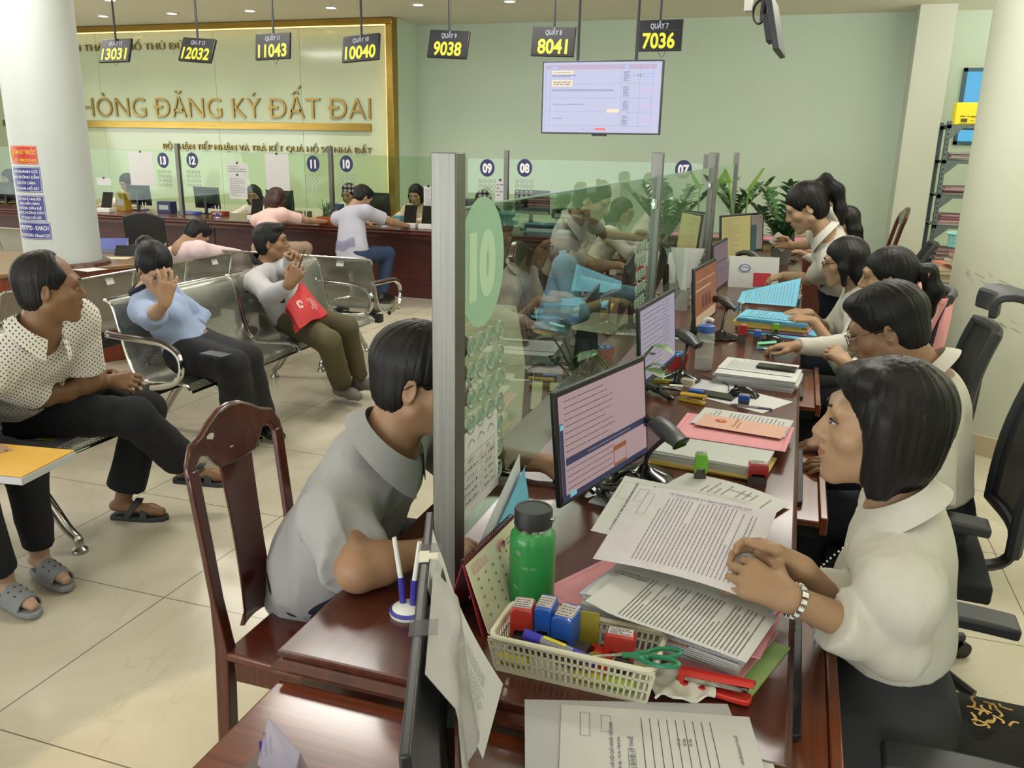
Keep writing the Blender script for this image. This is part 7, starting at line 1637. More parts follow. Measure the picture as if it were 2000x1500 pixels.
t, h3 = pile('file_stack', 'tall stack of blue, yellow and plum folders before the black-framed glasses woman', 'file stack', 1512, 640, ZC, .33, .24, R(-8), lay, seed=18)
pq = at(1512, 626, ZC+h3*.7); t.location = (pq.x, pq.y, ZC)
sheet('printed blue cover page on top of the folder stack', 1512, 616, ZC+h3+.001, .315, .20, R(-8), BLUEC, INKL, 19, n=10)
sheet('raised blue page held over the folder stack', 1500, 590, ZC+h3+.016, .30, .16, R(-4), BLUEC, INKL, 20, n=12, lift=lambda u, v: .13*v*(.25+.75*u))
sheet('white paper with handwriting before the orange picture monitor', 1360, 662, ZC, .19, .10, R(-6), PAPER, INKL, 23, n=5)
sheet('kraft brown envelope beyond the blue folders', 1500, 578, ZC+.03, .30, .16, R(-10), mat('kraft', 'b0875a', .8, na=.12))
pile('file_stack', 'flat blue folders under the kraft envelope', 'file stack', 1510, 583, ZC, .32, .18, R(-8), [('blue_folder', .012, BLUEC, 0, 0, 0), ('sheets', .012, PAPER2, 0, .01, 3)], seed=25)
stamp('red stamp standing beside the kraft envelope', 1472, 588, ZC, 'a02828', .050, .034, .058, R(4))
plate('tin_can', 'small round metal can beside the orange picture monitor', 'can', 1448, 604, ZC, .035, .035, 0, .04, CHROME, .017)
c = at(1468, 560, ZC); t = thing('file_bundle', 'bundle of upright white files with a red booklet by the dim monitor', 'files', (c.x, c.y, ZC), R(10))
for k in range(6): m = MB(); m.sheet(lambda u, v: (-.16+.32*u, -.05+.02*k+.05*v*v, .012*k*.2+(.20-.01*k)*v), 4, 4, .003); m.build('file', PAPER2 if k % 2 else PAPER, t)
m = MB(); m.at((.055, -.055, .0), (R(-8), 0, 0)); m.box((-.055, -.004, .015), (.055, 0, .10)); m.build('red_booklet', mat('booklet_red', 'b53038', .6), t)
m = MB(); m.at((-.06, -.056, .0), (R(-8), 0, 0)); m.tube([V((.035*math.cos(a), -.004, .13+.022*math.sin(a))) for a in [2*math.pi*i/18 for i in range(18)]], .003, 5, closed=True); m.build('blue_logo', mat('logo_blue', '3a5fb0', .6), t)
c = at(1330, 605, ZC); t = thing('document_fan', 'fan of white papers standing in a holder beyond the second steel post', 'papers', (c.x, c.y, ZC), R(10))
for k in range(4): m = MB(); a = -.5+.33*k; m.sheet(lambda u, v: ((-.02+.04*u)*(1+2.2*v)+math.sin(a)*.10*v, .015*k+.02*v, .06+.28*v), 3, 4, .0015); m.build('paper', PAPER, t)
m = MB(); m.lathe([(.035, 0), (.042, .12), (.044, .12), (.037, 0)], 16, cap=False); m.cyl(.036, 0, .004, 16); m.build('holder', mat('holder_clear', '9a9c98', .2, alpha=.6), t)
# pens on coil stands, customer side
def coil_pen(lab, P, rz=0, group='counter pens on stands'):
    t = thing('counter_pen', lab, 'pen on stand', tuple(P), rz, group); m = MB(); m.lathe([(.034, 0), (.036, .006), (.030, .014), (.014, .022)], 20); m.build('stand_base', WHPL, t); m = MB(); m.lathe([(.035, .0055), (.0363, .009), (.031, .0135)], 20, cap=False); m.build('base_band', mat('pen_violet', '3a3490', .35), t)
    for s in (-1, 1): m = MB(); m.tube([V((s*.010, 0, .015)), V((s*.014, 0, .075))], .0065, 8); m.build('pen_socket', mat('pen_violet', '3a3490'), t); m = MB(); m.tube([V((s*.014, 0, .07)), V((s*.026, 0, .155))], [.005, .0045], 8); m.build('pen_barrel', WHPL, t)
    return t
coil_pen('white and violet counter pens on a stand beside the grey-shirted man', at(797, 1198, ZC))
for lab, px, py in (('white and violet pens on a stand before disc 13', 318, 417), ('white and violet pens on a stand between discs 12 and 11', 458, 424), ('white and violet pens on a stand left of the aloe pot', 615, 434), ('white and violet pens on a stand left of the two tablets', 760, 443)): coil_pen(lab, V((at(px, py, ZC).x, 8.33, ZC)))
# ---- back counter equipment
BM = [(15, 375, 'monitor back at the far left edge of the back counter'), (272, 380, 'monitor back on the back counter right of the column'), (405, 386, 'monitor back on the back counter below disc 12'), (548, 392, 'monitor back beside the woman in the pink top'), (733, 398, 'monitor back beside the man in lavender grey shirt'), (1040, 395, 'monitor back on the back counter below disc 08')]
for px, py, lab in BM: c = atY(px, py, 8.95); monitor(lab, c.x, 8.95, R(180-8), .42, .26, c.z-.13, None, None, -4, 'plate', group='monitors on the back counter')
for px, lab in ((205, 'tablet on a white stand beside the column'), (497, 'tablet on a white stand beside the woman in the pink top'), (797, 'left of the two tablets at the right end of the back counter'), (832, 'right of the two tablets at the right end of the back counter')):
    c = atY(px, 448 if px > 700 else 420, 8.40); t = thing('tablet_stand', lab, 'tablet', (c.x, 8.42, ZC), R(8)); m = MB(); m.box((-.085, -.05, 0), (.085, .06, .055)); m.build('stand', WHPL, t, bevel=.006); m = MB(); m.at((.01, -.0, .055), (R(-22), 0, 0)); m.box((-.07, -.006, 0), (.07, .006, .20)); m.build('tablet', BLKG, t, bevel=.004)
t = thing('aloe_pot', 'spiky aloe in an orange trough left of the man in lavender grey', 'plant', (atY(640, 432, 8.42).x, 8.42, ZC)); m = MB(); m.add([(-.09, -.05, 0), (.09, -.05, 0), (.09, .05, 0), (-.09, .05, 0), (-.11, -.06, .08), (.11, -.06, .08), (.11, .06, .08), (-.11, .06, .08)], [(0, 3, 2, 1), (4, 5, 6, 7), (0, 1, 5, 4), (1, 2, 6, 5), (2, 3, 7, 6), (3, 0, 4, 7)]); m.build('trough', mat('terracotta', 'b0522a', .6), t, bevel=.003)
q = random.Random(8)
for k in range(14): a = q.uniform(0, 6.28); l_ = q.uniform(.14, .26); b0 = V((q.uniform(-.06, .06), q.uniform(-.03, .03), .07)); dv = V((math.cos(a)*.6, math.sin(a)*.5, 1)).normalized(); m = MB(); m.tube([b0, b0+dv*l_*.5, b0+dv*l_+V((math.cos(a), math.sin(a), 0))*.04], [.011, .008, .0012], 6, flat=.5); m.build('leaf', mat('aloe_green', '4a6a44', .5, na=.2), t)
def notice(lab, x0, y0, x1, y1, ink, seed, nn_=12, m_=None):
    a, b_ = atY(x0, y1, BPY-.006), atY(x1, y0, BPY-.006); t = thing('taped_notice', lab, 'notice', (a.x, BPY-.006, a.z)); m = MB(); m.box((0, 0, 0), (b_.x-a.x, .0012, b_.z-a.z)); m.build('sheet', m_ or PAPER, t, smooth=0)
    if ink: rr = lines([], .02, .03, b_.x-a.x-.02, b_.z-a.z-.03, (b_.z-a.z)/nn_, (b_.z-a.z)/nn_*.35, 0, seed, .9); m = MB(); flat(m, (0, -.0003, 0), (1, 0, 0), (0, 0, 1), rr); m.build('print', ink, t, smooth=0)
    m = MB(); w2 = (b_.x-a.x)/2; m.box((w2-.012, -.004, b_.z-a.z-.01), (w2+.012, .004, b_.z-a.z+.012)); m.build('clip', BLACK, t)
notice('blank white page clipped to the back glass over the clerk near the column', 256, 297, 298, 361, None, 1); notice('blank white page clipped to the back glass above the woman in pink', 521, 301, 563, 371, None, 2)
notice('small notice strip on the back glass left of the clerk in glasses', 443, 319, 484, 340, INKL, 3, 5); notice('printed page below the small notice strip on the back glass', 449, 342, 481, 388, INKL, 4, 14); notice('small white slip on the back glass beside the column', 190, 348, 216, 361, None, 5)
notice('printed page on the back glass right of the clerk in cream jacket', 828, 364, 846, 416, INKL, 6, 16)
notice('flyer with a grey star pattern on the back glass right of disc 09', 966, 352, 987, 392, INKL, 7, 6)
for px, py, w2, h2_, mt, lab in ((655, 388, .16, .20, mat('box_blue', '38539a', .5), 'blue document box standing beside disc 10'), (325, 392, .20, .14, mat('box_navy', '2d3460', .5), 'navy printed box under disc 13'), (370, 398, .26, .03, mat('tray_blue', '3f62b8', .5), 'blue document tray between discs 13 and 12'), (240, 380, .14, .22, mat('box_mustard', 'b08a2e', .5), 'mustard yellow box behind the monitor by the column'), (590, 420, .20, .10, mat('box_olive', '6d6a3a', .6), 'olive green box left of the aloe pot'), (430, 415, .18, .05, mat('box_red', '8a3a34', .6), 'red and brown books lying below disc 12'), (778, 425, .10, .10, mat('box_teal', '6aa0b0', .5), 'blue printed card box beside the tablets'), (855, 430, .10, .16, BLACK, 'black desk phone right of the tablets')):
    c = atY(px, py, 8.75); t = thing('document_box', lab, 'box', (c.x, 8.75, ZC)); m = MB(); m.box((-w2/2, -.06, 0), (w2/2, .06, h2_)); m.build('box_body', mt, t, bevel=.003); m = MB(); m.box((-w2*.35, -.0615, h2_*.3), (w2*.35, -.06, h2_*.7)); m.build('box_label', PAPER2, t, smooth=0)
t = thing('printer', 'grey and black printer at the back beside disc 09', 'printer', (atY(915, 395, 9.6).x, 9.7, .74)); m = MB(); m.box((-.22, -.18, 0), (.22, .18, .14)); m.build('body', mat('printer_grey', '8f918c', .5), t, bevel=.012); m = MB(); m.box((-.20, -.16, .14), (.20, .16, .26)); m.build('top_unit', DARK, t, bevel=.012); m = MB(); m.box((-.16, -.22, .05), (.16, -.18, .06)); m.build('paper_tray', PAPER, t)
t = thing('back_desk', 'dark desk carrying the printer behind the back counter', 'desk', (atY(915, 395, 9.6).x, 9.7, 0)); m = MB(); m.box((-.5, -.30, .70), (.5, .30, .74)); m.build('desk_top', MAHOX, t, bevel=.003); m = MB(); m.box((-.46, -.26, 0), (-.42, .26, .70)); m.box((.42, -.26, 0), (.46, .26, .70)); m.build('desk_sides', MAHOP, t)
for k, (px, py, cl, lab) in enumerate(((1060, 425, '5a9ab8', 'light blue document tray on the back counter seen through the glass'), (1120, 440, '3f7fb0', 'blue document tray right of the light blue one on the back counter'), (1115, 405, '3a3a40', 'black document tray on top of the blue trays'))):
    c = at(px, py+40, ZC); t = thing('document_tray', lab, 'document tray', (atY(px, py, 8.7).x, 8.72, ZC+(.16 if k == 2 else 0))); m = MB(); m.box((-.18, -.12, 0), (.18, .12, .012)); m.box((-.18, .108, 0), (.18, .12, .08)); m.box((-.18, -.12, 0), (-.168, .12, .08)); m.box((.168, -.12, 0), (.18, .12, .08)); m.box((-.18, -.12, .085), (.18, .12, .092)); m.build('tray', mat('tray_'+cl, cl, .4), t, bevel=.003); m = MB(); m.box((-.15, -.11, .013), (.15, .10, .045)); m.build('papers', PAPER2, t)

# ---- writing table around the column
tp = .72; b0 = at(215, 492, tp); t = thing('document_holder', 'blue and white document box on the column table', 'document box', (b0.x, b0.y, tp), R(30)); m = MB(); m.add([(-.13, -.09, 0), (.13, -.09, 0), (.13, .09, 0), (-.13, .09, 0), (-.13, -.09, .03), (.13, -.09, .03), (.13, .09, .10), (-.13, .09, .10)], [(0, 3, 2, 1), (4, 5, 6, 7), (0, 1, 5, 4), (1, 2, 6, 5), (2, 3, 7, 6), (3, 0, 4, 7)]); m.build('box_body', mat('box_bluewhite', '9fb0d0', .5), t, bevel=.003); m = MB(); m.add([(-.135, -.093, .031), (.135, -.093, .031), (.135, .093, .103), (-.135, .093, .103)], [(0, 1, 2, 3)]); m.build('blue_flap', mat('flap_blue', '2a3f9a', .5), t)
sheet('white sheet lying in front of the column table ring', 165, 525, tp+.0005, .30, .16, R(-10), PAPER, nm='paper_sheet'); sheet('cream sheet on the column table by the document box', 228, 504, tp+.0005, .20, .14, R(20), mat('paper_cream', 'd6cfb4', .8)); sheet('scrap of peach paper on the column table', 40, 515, tp+.0005, .10, .06, R(40), mat('paper_peach', 'dcb49a'))
sheet('small folded white paper scrap standing on the column table', 162, 519, tp+.0005, .09, .07, R(30), PAPER, lift=lambda u, v: .045*(1-abs(2*u-1)))
t = thing('tablet', 'dark tablet leaning at the end of the column table', 'tablet', tuple(at(258, 500, tp)), R(20)); m = MB(); m.at((0, 0, .004), (R(-35), 0, 0)); m.box((-.14, -.006, 0), (.14, .006, .09)); m.build('slab', DARK, t, bevel=.003)

# ---- things held or lying on people and benches
c = pR['P']+pR['F']*.20+UP*.11; t = thing('tote_bag', 'red non-woven bag with white print on the thin man\'s lap', 'bag', (c.x, c.y, c.z-.02), 0); RB = mat('bag_red', 'b3262a', .7, ns=30, na=.08, bump=.2, bs=200)
A_, B_, C_, D_ = [at(*q)-V((c.x, c.y, c.z-.02)) for q in ((558, 598, .70), (590, 550, .79), (640, 612, .62), (585, 640, .60))]
m = MB(); m.sheet(lambda u, v: (A_.lerp(D_, v)).lerp(B_.lerp(C_, v), u)+V((.02, -.03, .035))*math.sin(math.pi*u)*math.sin(math.pi*v)+UP*.006*math.sin(u*9+v*4), 14, 14, -.045); m.build('bag_body', RB, t, bevel=.01)
fb = lambda u, v: (A_.lerp(D_, v)).lerp(B_.lerp(C_, v), u)+V((.02, -.03, .035))*math.sin(math.pi*u)*math.sin(math.pi*v)+UP*.006*math.sin(u*9+v*4)+V((.25, -.35, .9)).normalized()*.0035
m = MB(); rr = [(.30+.22*0, .30, .34, .55), (.36, .28, .40, .60), (.42, .33, .45, .50), (.62, .50, .64, .80), (.69, .52, .71, .78), (.76, .50, .78, .82), (.83, .55, .85, .75)]
for x0, y0, x1, y1 in rr: m.add([tuple(fb(a, b)) for a, b in ((x0, y0), (x1, y0), (x1, y1), (x0, y1))], [(0, 1, 2, 3)])
m.build('white_print', mat('bag_print', 'd9c9c9', .7), t, smooth=0)
m = MB(); sp = pR['arms']['R'][0]; m.tube(smoothpath([A_+V((-.02, 0, .02)), A_*.5+V((-.14, -.10, .08)), (pR['P']+pR['T']*.30-pR['B']*.15+pR['X']*.10)-V((c.x, c.y, c.z-.02))], 6), .018, 8, flat=.2); m.build('shoulder_strap', cloth_mat('black_webbing', '17171b'), t)
p = at(422, 694, .615); plate('phone', 'dark blue phone on the lap of the woman covering her face', 'phone', 422, 694, .612, .15, .075, R(-10), .009, mat('phone_navy', '1f2740', .25))
q = at(60, 868, .435); t = thing('clear_folder', 'clear plastic folder of papers on the bench seat beside the dotted-shirt man', 'folder', (q.x-.02, q.y, .434), R(12)); m = MB(); m.sheet(lambda u, v: (-.16+.32*u, -.20+.42*v, .008+.004*math.sin(u*7+v*3)), 12, 12, .008); m.build('sleeve', mat('sleeve_clear2', 'aeb2b8', .12, ns=7, na=.12, coat=1, alpha=.85), t); m = MB(); m.box((.02, .02, .013), (.10, .08, .0145)); m.build('yellow_slip', mat('slip_yellow', 'c9c05a', .6), t)
q = at(12, 898, .60); t = thing('envelope', 'orange yellow envelope over white papers on the leftmost visitor\'s lap', 'envelope', (q.x, q.y, .60), R(8)); m = MB(); m.box((-.16, -.12, 0), (.16, .12, .004)); m.build('envelope_body', mat('envelope_yellow', 'd9ab4a', .7), t, smooth=0); m = MB(); m.box((-.15, -.13, -.022), (.165, .118, -.001)); m.build('papers', PAPER2, t, smooth=0)
# things in the standing woman's hand
hd = pS['arms']['R']; q = hd[2]+hd[3].normalized()*.08; t = thing('paper_slip', 'folded white slip in the standing woman\'s raised hand', 'paper', tuple(q), R(15)); m = MB(); m.at((0, 0, 0), (R(20), R(35), 0)); m.box((-.06, -.003, -.04), (.06, .003, .05)); m.build('slip', PAPER, t, smooth=0)

# ---- keyboards on pull-out trays
def keytray(lab, y, w=.62):
    t = thing('keyboard_tray', lab, 'keyboard tray', (DEX-.075, y, .655)); m = MB(); m.box((-.22, -w/2, 0), (.15, w/2, .018)); m.box((.15, -w/2, -.02), (.17, w/2, .03)); m.build('tray', wood('tray_wood', '5a2a18', '8a4a28', .3, .4, 'Y'), t, bevel=.003); m = MB(); m.box((-.20, -w/2+.01, -.035), (.148, -w/2+.03, 0)); m.build('runner', BLACK, t); m = MB(); m.box((-.20, w/2-.03, -.035), (.148, w/2-.01, 0)); m.build('runner', BLACK, t)
    k = thing('keyboard', lab.replace('pull-out tray', 'black keyboard on the pull-out tray'), 'keyboard', (DEX-.045, y, .674), R(90)); m = MB(); m.rbox((-.225, -.075, 0), (.225, .075, .014), .012); m.build('keyboard_body', mat('keyboard_black', '1d1e21', .5), k, bevel=.002)
    m = MB(); 
    for r_ in range(6):
        for c_ in range(15): m.box((-.212+.0195*c_, -.062+.0205*r_, .014), (-.212+.0195*c_+.0165, -.062+.0205*r_+.0165, .0185))
    for r_ in range(5):
        for c_ in range(4): m.box((.105+.026*c_, -.062+.0205*r_, .014), (.105+.026*c_+.0165, -.062+.0205*r_+.0165, .0185))
    m.build('keys', mat('keys_dark', '2c2e33', .55), k, smooth=0, kind='stuff')
keytray('pull-out tray before the bob-haired clerk', 1.50); keytray('pull-out tray before the man with glasses', 2.52); keytray('pull-out tray before the ponytail woman', 3.62)

# ---- plants
LEAF = mat('zz_leaf', '3a5f34', .3, ns=12, na=.25, coat=.3); LEAFL = mat('zz_leaf_light', '7d9e3c', .4, ns=12, na=.2); STEM = mat('zz_stem', '4f6a3a', .5)
def leaf_mesh(m, o, d, n_, L, W_):
    d = d.normalized(); s = d.cross(n_).normalized(); n_ = s.cross(d)
    out = [(0, 0), (.18, .34), (.45, .5), (.75, .36), (1, 0)]
    vs = [o+d*L*a+n_*(.10*L*math.sin(a*3.1)) for a, b in out]; l_ = [o+d*L*a+s*W_*b+n_*(.10*L*math.sin(a*3.1)+.12*W_*b) for a, b in out[1:-1]]; r_ = [o+d*L*a-s*W_*b+n_*(.10*L*math.sin(a*3.1)+.12*W_*b) for a, b in out[1:-1]]
    V_ = [tuple(q) for q in vs+l_+r_]; m.add(V_, [(0, 1, 5), (1, 2, 6, 5), (2, 3, 7, 6), (3, 4, 7), (0, 8, 1), (1, 8, 9, 2), (2, 9, 10, 3), (3, 10, 4)])
def zz_plant(lab, x, y, z, n, hgt, seed, potm, spread=.35, pot=True):
    t = thing('zz_plant', lab, 'plant', (x, y, z)); q = random.Random(seed)
    if pot: m = MB(); m.lathe([(.06, 0), (.085, .12), (.09, .13), (.08, .13), (.07, .10)], 20); m.build('pot', potm, t)
    for k in range(n):
        a = 2*math.pi*k/n+q.uniform(-.3, .3); h_ = hgt*q.uniform(.65, 1.05); sp = spread*q.uniform(.5, 1.2)
        P = smoothpath([V((0, 0, .10)), V((math.cos(a)*sp*.25, math.sin(a)*sp*.25, h_*.5)), V((math.cos(a)*sp, math.sin(a)*sp, h_))], 8)
        m = MB(); m.tube(P, [.007-.004*i/len(P) for i in range(len(P))], 6); so = m.build('stem', STEM, t)
        m = MB()
        for i in range(5, len(P)-0):
            tdir = (P[min(i+1, len(P)-1)]-P[i-1]).normalized(); sd = tdir.cross(UP).normalized()
            for s in (-1, 1): leaf_mesh(m, P[i], (sd*s+tdir*.7+UP*q.uniform(-.1, .3)), UP+sd*s*.3, q.uniform(.085, .12), q.uniform(.05, .066))
        leaf_mesh(m, P[-1], (P[-1]-P[-3]), UP, .09, .04)
        m.build('leaflets', LEAF, so)
    return t
zz_plant('tall leafy plant with glossy dark leaves at the end of the counter glass', -.10, 7.15, ZC, 9, .62, 3, mat('pot_grey', '6a6a66', .6), .42)
zz_plant('leafy plant behind the third glass pane', -.62, 8.45, ZC, 7, .62, 5, mat('pot_white', 'c9c8c0', .6), .32)
zz_plant('leafy plant on the back counter below disc 08', atY(990, 400, 8.45).x, 8.45, ZC, 5, .26, 6, mat('pot_dark', '4a3a32', .6), .16)
m = MB(); pp = at(1450, 420, 1.02); t = thing('fern_spear', 'two pale green serrated plant spears rising above the leafy plant', 'plant', (-.40, 6.9, ZC))
for px0, px1, yy in (((1462, 372), (1492, 328), 6.9), ((1424, 358), (1416, 330), 6.9)):
    a, b_ = atY(*px0, yy)-V((-.40, 6.9, ZC)), atY(*px1, yy)-V((-.40, 6.9, ZC)); m = MB(); dv = b_-a
    m.sheet(lambda u, v: a+dv*u+V((1, 0, .2)).normalized()*((v-.5)*(.045*(1-u*.7)+.008*abs(math.sin(u*30)))), 30, 4, .003); m.tube([V((0, 0, .02)), a*.6, a], .006, 6); m.build('frond', LEAFL, t)
# pothos in a clear cup inside the glass
c = at(1195, 730, ZC); c.x = -.50; t = thing('pothos_cup', 'small pothos growing in a clear cup inside the glass by the second monitor', 'plant', (-.50, 2.68, ZC)); m = MB(); m.lathe([(.045, 0), (.058, .11), (.060, .11), (.047, 0)], 24, cap=False); m.cyl(.045, 0, .003, 20); m.build('cup', mat('cup_clear', 'a5a69a', .08, alpha=.45), t)
q = random.Random(11); m2 = MB()
for k in range(9): a = q.uniform(0, 6.28); e = V((math.cos(a)*.10, math.sin(a)*.13, .13+q.uniform(0, .13))); m = MB(); m.tube(smoothpath([V((0, 0, .05)), e*.5+UP*.05, e], 5), .0035, 6); so = m.build('vine', STEM, t); m = MB(); leaf_mesh(m, e, V((math.cos(a), math.sin(a), -.3)), UP, .075, .065); m.build('leaf', mat('pothos_leaf', '56743f', .35, na=.3, ns=9), so)
# yellow tag etc. at the customer side of the glass
c = at(1130, 700, ZC)

# ---- far right: shelf, boxes, books, cleaning up the corner
x0, x1, y0, y1 = 1.12, 1.98, 8.25, 8.70; RK = mat('rack_grey', '5f6a6a', .5, .4, na=.15)
t = thing('steel_rack', 'grey slotted-steel shelving rack beside the white pier', 'shelf', ((x0+x1)/2, (y0+y1)/2, 0)); cx_, cy_ = (x0+x1)/2, (y0+y1)/2; ZS = [.10, .42, .74, 1.03, 1.29, 1.58, 1.87]
for px_ in (x0, x1):
    for py_ in (y0, y1):
        sx_, sy_ = (1 if px_ == x0 else -1), (1 if py_ == y0 else -1); m = MB(); m.box((min(px_, px_+sx_*.036)-cx_, min(py_, py_+sy_*.003)-cy_, 0), (max(px_, px_+sx_*.036)-cx_, max(py_, py_+sy_*.003)-cy_, 1.90)); m.box((min(px_, px_+sx_*.003)-cx_, min(py_, py_+sy_*.036)-cy_, 0), (max(px_, px_+sx_*.003)-cx_, max(py_, py_+sy_*.036)-cy_, 1.90)); up_o = m.build('upright', RK, t, smooth=0)
        if py_ == y0 and px_ == x0:
            m = MB()
            for i in range(45): z = .06+.041*i; m.box((px_+.012-cx_, py_-.0006-cy_, z), (px_+.024-cx_, py_-.0001-cy_, z+.016))
            m.build('slots', mat('slot_dark', '2a3030', .8), up_o, smooth=0)
for z in ZS:
    m = MB(); m.box((x0-cx_, y0-cy_, z-.03), (x1-cx_, y0-cy_+.003, z)); m.box((x0-cx_, y1-cy_-.003, z-.03), (x1-cx_, y1-cy_, z)); m.box((x0-cx_, y0-cy_, z-.003), (x1-cx_, y1-cy_, z)); m.build('shelf_board', RK, t, smooth=0)
    m = MB(); m.prism([(x0+.0-cx_, 0), (x0+.10-cx_, 0), (x0-cx_, -.10)], 0, .003) if False else m.add([(x0+.036-cx_, y0-cy_-.001, z-.03), (x0+.13-cx_, y0-cy_-.001, z-.03), (x0+.036-cx_, y0-cy_-.001, z-.12), (x0+.036-cx_, y0-cy_+.001, z-.12), (x0+.13-cx_, y0-cy_+.001, z-.03), (x0+.036-cx_, y0-cy_+.001, z-.03)], [(0, 1, 2), (3, 4, 5), (0, 2, 3, 5), (1, 4, 3, 2), (0, 5, 4, 1)]); m.build('gusset', RK, t, smooth=0)
q = random.Random(21); FM = [mat('file_mauve', '8a6a76', .8, na=.2), mat('file_plum', '6a4450', .8, na=.2), mat('file_rose', 'b48a90', .8, na=.2), mat('file_grey', '8f8a86', .8, na=.2)]
for zi, z in enumerate(ZS[2:6]):
    for k in range(2):
        n = q.randint(5, 8); bx_ = x0+.20+.36*k
        t2 = thing('file_pile', f'worn mauve files, {"left" if k == 0 else "right"} pile on the rack {["below the book table top", "level with the mint basket", "above the mint basket", "under the top shelf"][zi]}', 'files', (bx_, (y0+y1)/2-.04, z)); h_ = 0
        for j in range(n): th_ = q.uniform(.008, .018); m = MB(); m.at((q.uniform(-.012, .012), q.uniform(-.012, .012), h_), (0, 0, R(q.uniform(-4, 4)))); m.box((-.145, -.16, 0), (.145, .16, th_)); m.build('file', FM[q.randint(0, 3)], t2, smooth=0); h_ += th_+.0005
t = thing('carton', 'yellow carton on top of the steel rack', 'box', (x0+.155, y0+.15, 1.871)); m = MB(); m.box((-.095, -.10, 0), (.095, .10, .18)); m.build('carton_body', mat('carton_yellow', 'd6c41e', .6, ns=8, na=.05), t, bevel=.002); m = MB(); rr = [(-.06, .065, -.02, .072, 0), (-.005, .065, .01, .072, 0), (.02, .062, .06, .070, 0), (-.05, .02, .0, .05, 0), (.02, .03, .05, .034, 0), (-.06, .005, .06, .010, 0)]; flat(m, (0, -.1003, 0), (1, 0, 0), (0, 0, 1), rr); m.build('print', mat('carton_print', '4a4a1a', .7), t, smooth=0)
t = thing('carton', 'tall white and blue printed box on top of the steel rack', 'box', (x0+.42, y0+.18, 1.871), R(-12)); m = MB(); m.box((-.13, -.10, 0), (.13, .10, .26)); m.build('carton_body', mat('carton_white', 'b9c0c4', .6), t, bevel=.002); m = MB(); flat(m, (0, -.1003, 0), (1, 0, 0), (0, 0, 1), [(-.13, .0, .13, .15, 0), (-.09, .05, -.04, .12, 1), (-.08, .20, -.02, .215, 2), (0, .20, .06, .215, 2), (-.06, .23, .04, .24, 2), (-.11, .01, -.02, .03, 3)]); m.build('print', [mat('cart_blue', '3a7ab0', .5), mat('cart_red', 'b0504a', .5), mat('cart_ink', '3a4a5a', .6), PAPER2], t, smooth=0)
t = thing('carton', 'grey box wedged between the yellow carton and the tall printed box', 'box', (x0+.29, y0+.25, 1.871)); m = MB(); m.box((-.03, -.08, 0), (.03, .08, .17)); m.build('carton_body', mat('carton_grey', '6a6a60', .7), t)
# book table before the rack
p = at(1842, 540, .70); bt = thing('book_table', 'brown side table piled with orange-covered books before the rack', 'table', (1.02, 6.75, 0)); m = MB(); m.box((-.14, -.28, .68), (.40, .28, .71)); m.build('table_top', mat('table_brown2', '6b4030', .5, na=.1), bt, bevel=.003); m = MB(); m.box((-.12, -.26, 0), (.38, .26, .04)); m.build('lower_shelf', mat('table_brown2', '6b4030'), bt); m = MB(); m.box((-.12, -.26, .34), (.38, .26, .36)); m.build('middle_shelf', mat('table_brown2', '6b4030'), bt)
for sx_ in (-.12, .36):
    for sy_ in (-.26, .24): m = MB(); m.box((sx_, sy_, 0), (sx_+.03, sy_+.03, .68)); m.build('leg', mat('rack_dark', '3a3f40', .5), bt)
q = random.Random(33); OR = mat('book_orange', 'b8603a', .6, na=.15); PG = mat('book_pages', 'c4bca6', .8, na=.1); CV = [OR, mat('book_tan', 'a08468', .7, na=.2), PG, OR]
spots_ = [(-.02, -.16, .711, 5, 'leftmost pile on the brown table'), (.12, -.12, .711, 10, 'tall pile under the mint basket'), (.05, .10, .711, 6, 'pile at the back of the brown table'), (.02, -.16, .361, 6, 'left pile on the middle shelf'), (.20, -.14, .361, 5, 'right pile on the middle shelf'), (.10, -.14, .041, 6, 'pile on the lowest shelf')]
for gx, gy, gz, n, nm_ in spots_:
    h_ = gz
    for k in range(n):
        th_ = q.uniform(.018, .032); b_ = thing('book', f'orange or tan book in the {nm_}', 'book', (1.02+gx+q.uniform(-.02, .02), 6.75+gy+q.uniform(-.02, .02), h_), R(q.uniform(-14, 14)), nm_+' books'); m = MB(); m.box((-.085, -.12, 0), (.085, .12, .002)); m.box((-.085, -.12, th_-.002), (.085, .12, th_)); m.box((.083, -.12, 0), (.085, .12, th_)); m.build('cover', CV[q.randint(0, 3)], b_, smooth=0); m = MB(); m.box((-.082, -.116, .002), (.083, .116, th_-.002)); m.build('pages', PG, b_, smooth=0); h_ += th_+.0005
t = thing('mint_basket', 'mint green plastic basket on top of the tall book pile', 'basket', (1.02+.13, 6.75-.10, 1.0)); m = MB(); MT = mat('mint_plastic', '8cc8c4', .5)
for k in range(22):
    a = 2*math.pi*k/22; m.at((.13*math.cos(a), .10*math.sin(a), 0), (0, 0, a)); m.box((-.002, -.010, 0), (.002, .010, .09))
for z in (0, .03, .06): m.T = Matrix.Identity(4); m.tube([V((.13*math.cos(a), .10*math.sin(a), z+.004)) for a in [2*math.pi*i/24 for i in range(24)]], .005, 6, closed=True)
m.build('woven_wall', MT, t); m = MB(); m.tube([V((.14*math.cos(a), .108*math.sin(a), .09)) for a in [2*math.pi*i/28 for i in range(28)]], .009, 8, closed=True); m.build('rim', MT, t); m = MB(); m.prism([(.13*math.cos(a), .10*math.sin(a)) for a in [2*math.pi*i/24 for i in range(24)]], 0, .004); m.build('bottom', MT, t)
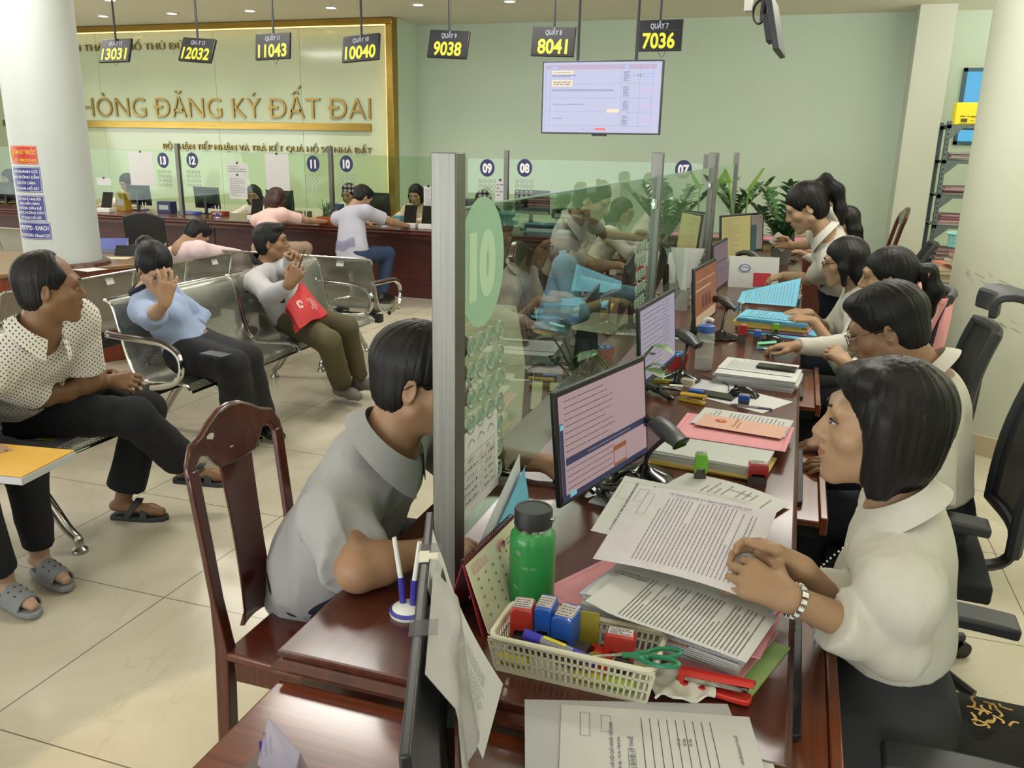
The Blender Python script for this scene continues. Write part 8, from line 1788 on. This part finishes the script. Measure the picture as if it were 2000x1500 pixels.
# pink jacket over the chair behind the ponytail woman
t = thing('jacket', 'pale pink jacket draped over an office chair back by the column', 'jacket', (.655, 4.66, .42)); PJ = cloth_mat('pink_jacket', 'd99a9c')
m = MB(); m.sheet(lambda u, v: (-.02-.05*math.cos((u-.5)*3)+.10*v*v+.012*math.sin(u*22)*(1-v)-.06*(v > .93), -.235+.47*u, .06+.52*v-.05*abs(u-.5)*v), 26, 14, .02); m.build('jacket_body', PJ, t)
m = MB(); m.tube(smoothpath([V((.07, -.17, .52)), V((.06, -.22, .36)), V((.03, -.225, .12))], 6), [.06, .055, .05, .05, .048, .046, .045, .045, .044, .044, .042, .042, .04], 10, flat=.6); m.build('sleeve', PJ, t)
# cabinet by the far counter
t = thing('plywood_cabinet', 'pale plywood and red-brown desk cabinet beyond the far counter section', 'cabinet', (-.15, 8.55, 0))
for nm_, a, b_, mt in (('plywood_side', -.30, .0, mat('plywood_pale', 'b59a6c', .6, ns=4, na=.12, stretch=(8, 8, 1))), ('dark_gap', .0, .05, BLACK), ('brown_door', .05, .45, wood('cab_red', '4a1c14', '6e3020', .35, .4, 'Z'))): m = MB(); m.box((a, -.28, 0), (b_, .28, .80)); m.build(nm_, mt, t, smooth=0)
m = MB(); m.box((-.34, -.32, .80), (.48, .32, .825)); m.build('cabinet_top', MAHOX, t, bevel=.003)
for k, (x_, r_) in enumerate(((-.15, 5), (.14, -8))): f_ = thing('card_folder', ['pink folder on the left of the plywood cabinet top', 'pink folder on the right of the plywood cabinet top'][k], 'folder', (-.15+x_, 8.40, .826), R(r_)); m = MB(); m.sheet(lambda u, v: (-.15+.3*u, -.11+.22*v, .004+.022*v*u), 6, 6, .004); m.build('cover', mat('pink_deep', 'c4748c', .7), f_)

# clear sign wedge at the bottom edge
p = at(580, 1490, .7035); t = thing('acrylic_sign', 'small clear wedge sign with violet stripes at the bottom edge of the side table', 'sign', (p.x, p.y-.03, .7035), R(-30)); m = MB(); m.sheet(lambda u, v: (-.05+.10*u, .022*(1-v), .072*v), 3, 3, .002); m.sheet(lambda u, v: (-.05+.10*u, -.022*(1-v), .072*v), 3, 3, .002); m.build('wedge', mat('acrylic', 'a9a6b8', .08, alpha=.45), t); m = MB()
for k in range(3): m.box((-.0515, -.016+.008*k, .006), (-.0505, -.012+.008*k, .05-.012*abs(k-1)))
m.build('violet_stripe', mat('pen_violet', '3a3490'), t)
